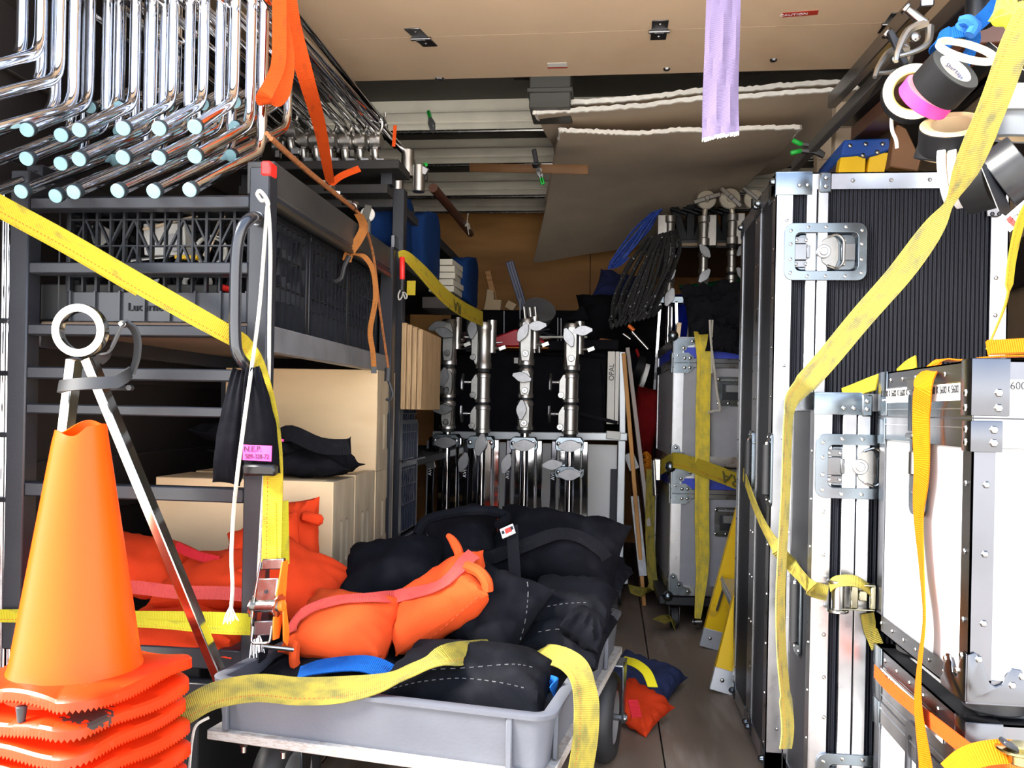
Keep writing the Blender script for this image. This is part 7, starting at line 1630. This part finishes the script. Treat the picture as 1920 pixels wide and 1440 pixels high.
for j in range(26): p = sp[-1] + V((.072 * (j / 25 - .5), -.008 * sin(pi * j / 25), .012 * (j / 25 - .5))); b.bar(p + V((0, 0, .003)), p + V((rnd.uniform(-.001, .001), -.001, -.004 - rnd.uniform(0, .003))), .002, .002)
b.build('frayed_end', WHITE, lw, kind='stuff')
# ------------------------------------------------------------------ clutter on the right wall
def wbar(label, pa, pb, Ya, Yb, w1, w2, m, nm='steel_profile', cat='profile', grp='bars along the truck wall'):
    b = MB(); b.bar(P(*pa, Ya), P(*pb, Yb), w1, w2, up=(0, 0, 1)); return item(nm, label, cat, b, m, grp, bev=.003)
wbar('dark steel channel running along the wall above the ladder top', (1880, -60), (1590, 225), 1.9, 3.3, .05, .05, BLACKPAINT)
wbar('grey edged channel nearest the door panel on the wall', (1740, -10), (1560, 190), 2.0, 3.2, .03, .05, DARKSTEEL)
wbar('black rail over the wall ribs by the clamp with green tips', (1700, 90), (1490, 312), 2.6, 3.6, .03, .04, mat('rail grey', (.09, .085, .08), .5))
wbar('brown stained plank behind the tape rolls', (1850, 60), (1620, 250), 2.1, 3.2, .09, .05, mat('mahogany board', (.10, .035, .02), .4))
# wall ribs
for k, (px, py) in enumerate(((1578, 190), (1542, 255))):
    b = MB(); a = P(px, py, 3.3 + .35 * k); b.span((a.x - .02, a.y, .9), (a.x + .05, a.y + .06, a.z)); b.span((a.x - .02, a.y - .01, a.z - .10), (a.x + .06, a.y + .07, a.z - .09)); item('wall_rib', 'pale wooden rib on the truck wall %s' % ('above the blue ladder top' if k == 0 else 'by the clamp with green tips'), 'rib', b, mat('pale rib', (.5, .4, .29), .6), 'pale ribs on the truck wall', bev=.003)
b = MB(); b.prism([P(1668, 312, 2.75), P(1722, 322, 2.75), P(1728, 300, 2.75), P(1700, 240, 2.75), P(1682, 232, 2.75)], (0, .05, 0)); item('wood_block', 'brown wooden block standing between the ladder top and the tape rolls', 'block', b, mat('brown block', (.16, .07, .025), .6, var=.2), bev=.004)
b = MB(); b.tube(smooth_path([P(1678, 205, 1.995), P(1672, 222, 2.0), P(1673, 245, 2.0), P(1680, 262, 2.0), P(1682, 278, 2.0)], 4), .004, 6); item('white_hook', 'white bent wire hook hanging behind the tape rolls', 'hook', b, WHITE)
# locking pliers clamps
def plier(label, a, c, j, Y):
    A, C_, J = P(*a, Y), P(*c, Y), P(*j, Y - .05); T = thing('locking_pliers', label, 'pliers', C_, 'locking clamps by the tape rolls')
    b = MB(); b.cyl(A, C_, .008, .012); b.cyl(A - (C_ - A).normalized() * .004, A + (C_ - A).normalized() * .006, .014, n=16); b.build('screw_handle', STEEL, T, bev=.002)
    d = (J - C_); s = V((d.z, 0, -d.x)).normalized()
    b = MB(); b.tube(smooth_path([C_, C_ + d * .35 + s * .02, C_ + d * .75 + s * .012, J], 5), [.012 - .007 * i / 15 for i in range(16)], 8); b.tube(smooth_path([C_ - s * .012, C_ + d * .3 - s * .03, C_ + d * .6 - s * .02, C_ + d * .9 + s * .004], 5), [.010 - .006 * i / 15 for i in range(16)], 8); b.build('jaw', mat('dull plated steel', (.45, .45, .42), .35, 1), T)
    b = MB(); b.sph(C_ + d * .35, .012, 6, (1, .6, 1)); b.build('pivot', STEEL, T)
plier('locking pliers with a screw handle pointing up at the door panel', (1698, 15), (1735, 45), (1680, 115), 2.0)
plier('locking pliers lower down, jaws towards the wall rails', (1662, 62), (1700, 92), (1640, 145), 2.1)
b = MB(); b.bar(P(1668, 58, 2.05), P(1698, 122, 2.05), .014, .014); item('black_lever', 'black lever bar crossing the locking pliers', 'lever', b, BLACKPAINT, bev=.002)
# ------------------------------------------------------------------ rolls of tape strung on a blue strap
def roll(label, px, py, Y, axis, r, ri, wd, m, side=None, core=CARDCORE, grp='rolls of tape strung on the blue strap', txt=None, corew=None):
    c = P(px, py, Y); ax_ = V(axis).normalized(); x, y = frame_from(ax_); M = frameM(c, x, x.cross(ax_) * -1)
    if M.to_3x3().col[2].dot(ax_) < 0: M = frameM(c, x, x.cross(ax_))
    T = thing('tape_roll', label, 'tape', c, grp); h = wd / 2; bv = .0015
    b = MB(); b.lathe([(r - bv, -h), (r, -h + bv), (r, h - bv), (r - bv, h)], M, 44); b2 = b.bm
    b.bm.free(); b = MB(); g = b.quadgrid([[M @ V((rr * cos(2 * pi * i / 44), rr * sin(2 * pi * i / 44), z)) for i in range(44)] for rr, z in ((r - bv, -h), (r, -h + bv), (r, h - bv), (r - bv, h))], True); b.build('outer_wrap', m, T)
    for s in (-1, 1):
        b = MB(); b.quadgrid([[M @ V((rr * cos(2 * pi * i / 44), rr * sin(2 * pi * i / 44), s * z)) for i in range(44)] for rr, z in ((ri + .003, h), ((ri + r) / 2, h + .0004), (r - bv, h))], True); b.build('side_face', side or m, T)
    b = MB(); b.quadgrid([[M @ V((rr * cos(2 * pi * i / 40), rr * sin(2 * pi * i / 40), z)) for i in range(40)] for rr, z in ((ri + .003, -h), (ri, -h), (ri, h), (ri + .003, h))], True, True); co = b.build('core', core, T)
    if txt:
        for k in range(txt[1]):
            for q_, chr_ in enumerate(txt[0]):
                a = txt[2] + k * txt[3] - q_ * .0062 / ri; pr = V((cos(a), sin(a), 0)); o = M @ (pr * (ri - .0006) + V((0, 0, h * (.45 if k % 2 else -.2)))); tx = (M.to_3x3() @ V((-sin(a), cos(a), 0))); text(chr_, .011, o, -tx, ax_ * 1, INKBLUE, co, name='lettering', th=.0002)
    return T
YTP = 1.9; k = YTP / FPX
DBT = mat('dusty black tape side', (.06, .062, .06), .7, var=.15, spec=.2); MBT = mat('matt black tape', (.012, .0125, .014), .6, spec=.25, var=.2, vs=30)
roll('black cloth tape roll tilted towards the opening, white printed core, topmost of the wide ones', 1772, 150, 1.84, (.42, -.76, .50), .056, .034, .058, BLACKTAPE, DBT, core=WHITE, txt=('Shurtape', 6, .2, 1.05))
roll('thin cream tape ring lying flat on top of the black roll', 1812, 96, 1.78, (.2, -.64, .74), .059, .052, .013, WHITE, CREAMTAPE, CREAMTAPE)
roll('hot pink tape roll between the cream one and the black one', 1737, 182, 1.91, (.38, -.74, .56), .058, .038, .028, PINK, PINKSIDE, CARDCORE)
roll('black edged tape roll with a cream side beside the pink one', 1712, 176, 1.97, (-.12, -.96, .12), .066, .042, .024, BLACKTAPE, CREAMTAPE, mat('olive core', (.35, .28, .08), .6))
roll('wide black tape roll below the pink one with a tan upper side', 1785, 254, 1.93, (-.18, -.62, .76), .066, .042, .050, BLACKTAPE, mat('tan tape side', (.8, .56, .28), .7))
roll('black tape roll seen from its rim under the wide black one', 1775, 290, 1.97, (.2, -.30, .92), .064, .038, .04, MBT, BLACKTAPE)
roll('outermost cream tape roll at the corner of the tall black case', 1776, 330, 1.93, (.86, -.50, .10), .064, .04, .017, WHITE, CARDCORE)
roll('second cream tape roll beside the outermost one', 1795, 334, 1.915, (.86, -.50, .10), .064, .04, .017, WHITE, CARDCORE)
roll('black tape roll with a white printed core facing the opening', 1838, 340, 1.86, (.72, -.68, .12), .062, .031, .055, BLACKTAPE, BLACKTAPE, WHITE, txt=('PERMACEL', 4, 2.2, 1.2))
roll('big black tape roll with its tape end peeling at the frame edge', 1897, 322, 1.83, (.72, -.45, .52), .064, .036, .06, mat('sheeny black tape', (.014, .015, .018), .36, var=.3, vs=20), BLACKTAPE)
roll('grey duct tape roll at the frame edge behind the yellow strap', 1918, 190, 1.9, (.1, -.2, .97), .068, .038, .05, GREYTAPE, GREYTAPE)
roll('grey duct tape roll below the other grey one', 1914, 238, 1.92, (.1, -.2, .97), .068, .038, .05, mat('darker duct tape', (.17, .185, .2), .45), GREYTAPE)
roll('white sided tape roll high behind the yellow strap', 1892, 122, 1.98, (.55, -.5, .62), .068, .04, .02, BLACKTAPE, WHITE)
b = MB(); b.bar(P(1850, 310, 1.80), P(1888, 405, 1.76), .07, .002, up=(.6, -.6, .2)); item('tape_end', 'loose end of black tape hanging under the big black roll', 'tape', b, MATS['sheeny black tape'])
tgp = thing('care_tag', 'white printed tag with a red stripe under the big black tape roll', 'tag', P(1903, 410, 1.75))
b = MB(); R = Matrix.Rotation(-.75, 3, 'Y'); b.box(P(1907, 405, 1.74), (.06, .0015, .028), R); b.build('tag', WHITE, tgp)
b = MB(); b.box(P(1897, 415, 1.7385), (.010, .0018, .02), R); b.build('red_stripe', MATS['red sticker'], tgp)
for kk in range(3): text('Lot No. 4', .006, P(1908 - kk * 4, 398 + kk * 6, 1.7375), R @ V((1, 0, 0)), R @ V((0, 0, 1)), INK, tgp, th=.0002)
bs2 = thing('webbing_sling', 'knotted blue webbing sling the tape rolls hang from', 'strap', P(1815, 50, 1.85))
b = MB(); b.ribbon(smooth_path([P(1905, -60, 1.9), P(1870, 5, 1.86), P(1838, 40, 1.84), P(1815, 55, 1.82), P(1785, 62, 1.82), P(1760, 72, 1.84), P(1752, 88, 1.86), P(1768, 92, 1.88), P(1790, 75, 1.86), P(1812, 58, 1.82), P(1826, 75, 1.84), P(1815, 105, 1.86), P(1790, 145, 1.87)], 6), [V((.4, .3, 1))] * 25 + [V((.5, -.4, .8))] * 30 + [V((.9, .2, .3))] * 20, .03); b.build('webbing', WEBBLUE, bs2)
b = MB(); b.sph(P(1815, 52, 1.825), .022, 8, (1.2, .8, .9)); b.tube(smooth_path([P(1802, 40, 1.81), P(1815, 38, 1.80), P(1826, 50, 1.80), P(1818, 66, 1.80)], 5), .011, 8); b.build('knot', mat('blue knot', (.01, .12, .45), .8, bump=.3, bs=300), bs2)
# bits at the corner above
b = MB(); pillow(b, TRS(P(1905, 30, 1.7), rx=1.2, ry=.4), .09, .07, .03, seed=91, wr=.01); item('lime_cloth', 'lime yellow cloth bunched at the top corner above the tape rolls', 'cloth', b, mat('lime cloth', (.5, .6, .03), .8))
b = MB(); b.bar(P(1890, -10, 1.78), P(1893, 22, 1.78), .022, .004, up=(0, 1, 0)); item('amber_tab', 'amber plastic tab hanging beside the blue sling', 'tab', b, mat('amber', (.95, .5, .02), .5), bev=.001)
b = MB(); b.cyl(P(1838, -20, 2.0), P(1836, 48, 2.0), .03); item('black_tube', 'black tube at the roof behind the blue sling', 'tube', b, BLACKPLASTIC)
b = MB(); a = V((P(1905, 0, 1.9).x + .05, 1.9, P(1905, -90, 1.9).z)); b.bar((a.x - .3, 2.0, a.z), (XR, 2.0, a.z), .035, .035); item('hanger_bar', 'steel bar the blue sling is tied to', 'bar', b, DARKSTEEL)
# ------------------------------------------------------------------ bags on the floor beside the cart wheel
fb_ = thing('flag_bag', 'navy cloth bag with a yellow stripe on the floor behind the cart wheel', 'bag', PZ(1215, 1290, 0))
b = MB(); pillow(b, TRS(PZ(1205, 1302, 0) + V((0, .02, .045)), rx=.15, ry=.25, rz=-.35), .24, .26, .08, seed=95, wr=.012); b.build('body', mat('navy canvas', (.012, .02, .07), .85, var=.3, bump=.2, bs=400), fb_)
c_ = PZ(1215, 1290, .09); b = MB(); b.ribbon(smooth_path([P(1165, 1236, 2.62), P(1190, 1243, 2.56), P(1212, 1260, 2.52), P(1224, 1288, 2.48)], 5), (.5, .8, .3), .032); b.build('yellow_stripe', mat('yellow stripe', (.85, .72, .01), .6), fb_)
ob2 = thing('sand_bag', 'small orange bag on the floor poking out behind the cart wheel', 'bag', PZ(1200, 1370, 0))
b = MB(); pillow(b, TRS(PZ(1195, 1372, 0) + V((0, .06, .055)), rx=.3, ry=.35, rz=-.5), .17, .17, .07, seed=96, wr=.008); b.build('pouch', REDORANGE, ob2)
b = MB(); b.ribbon([P(1186, 1312, 2.36), P(1194, 1345, 2.33)], (.8, .4, 0), .03); b.build('handle_strap', WEBDRED, ob2)
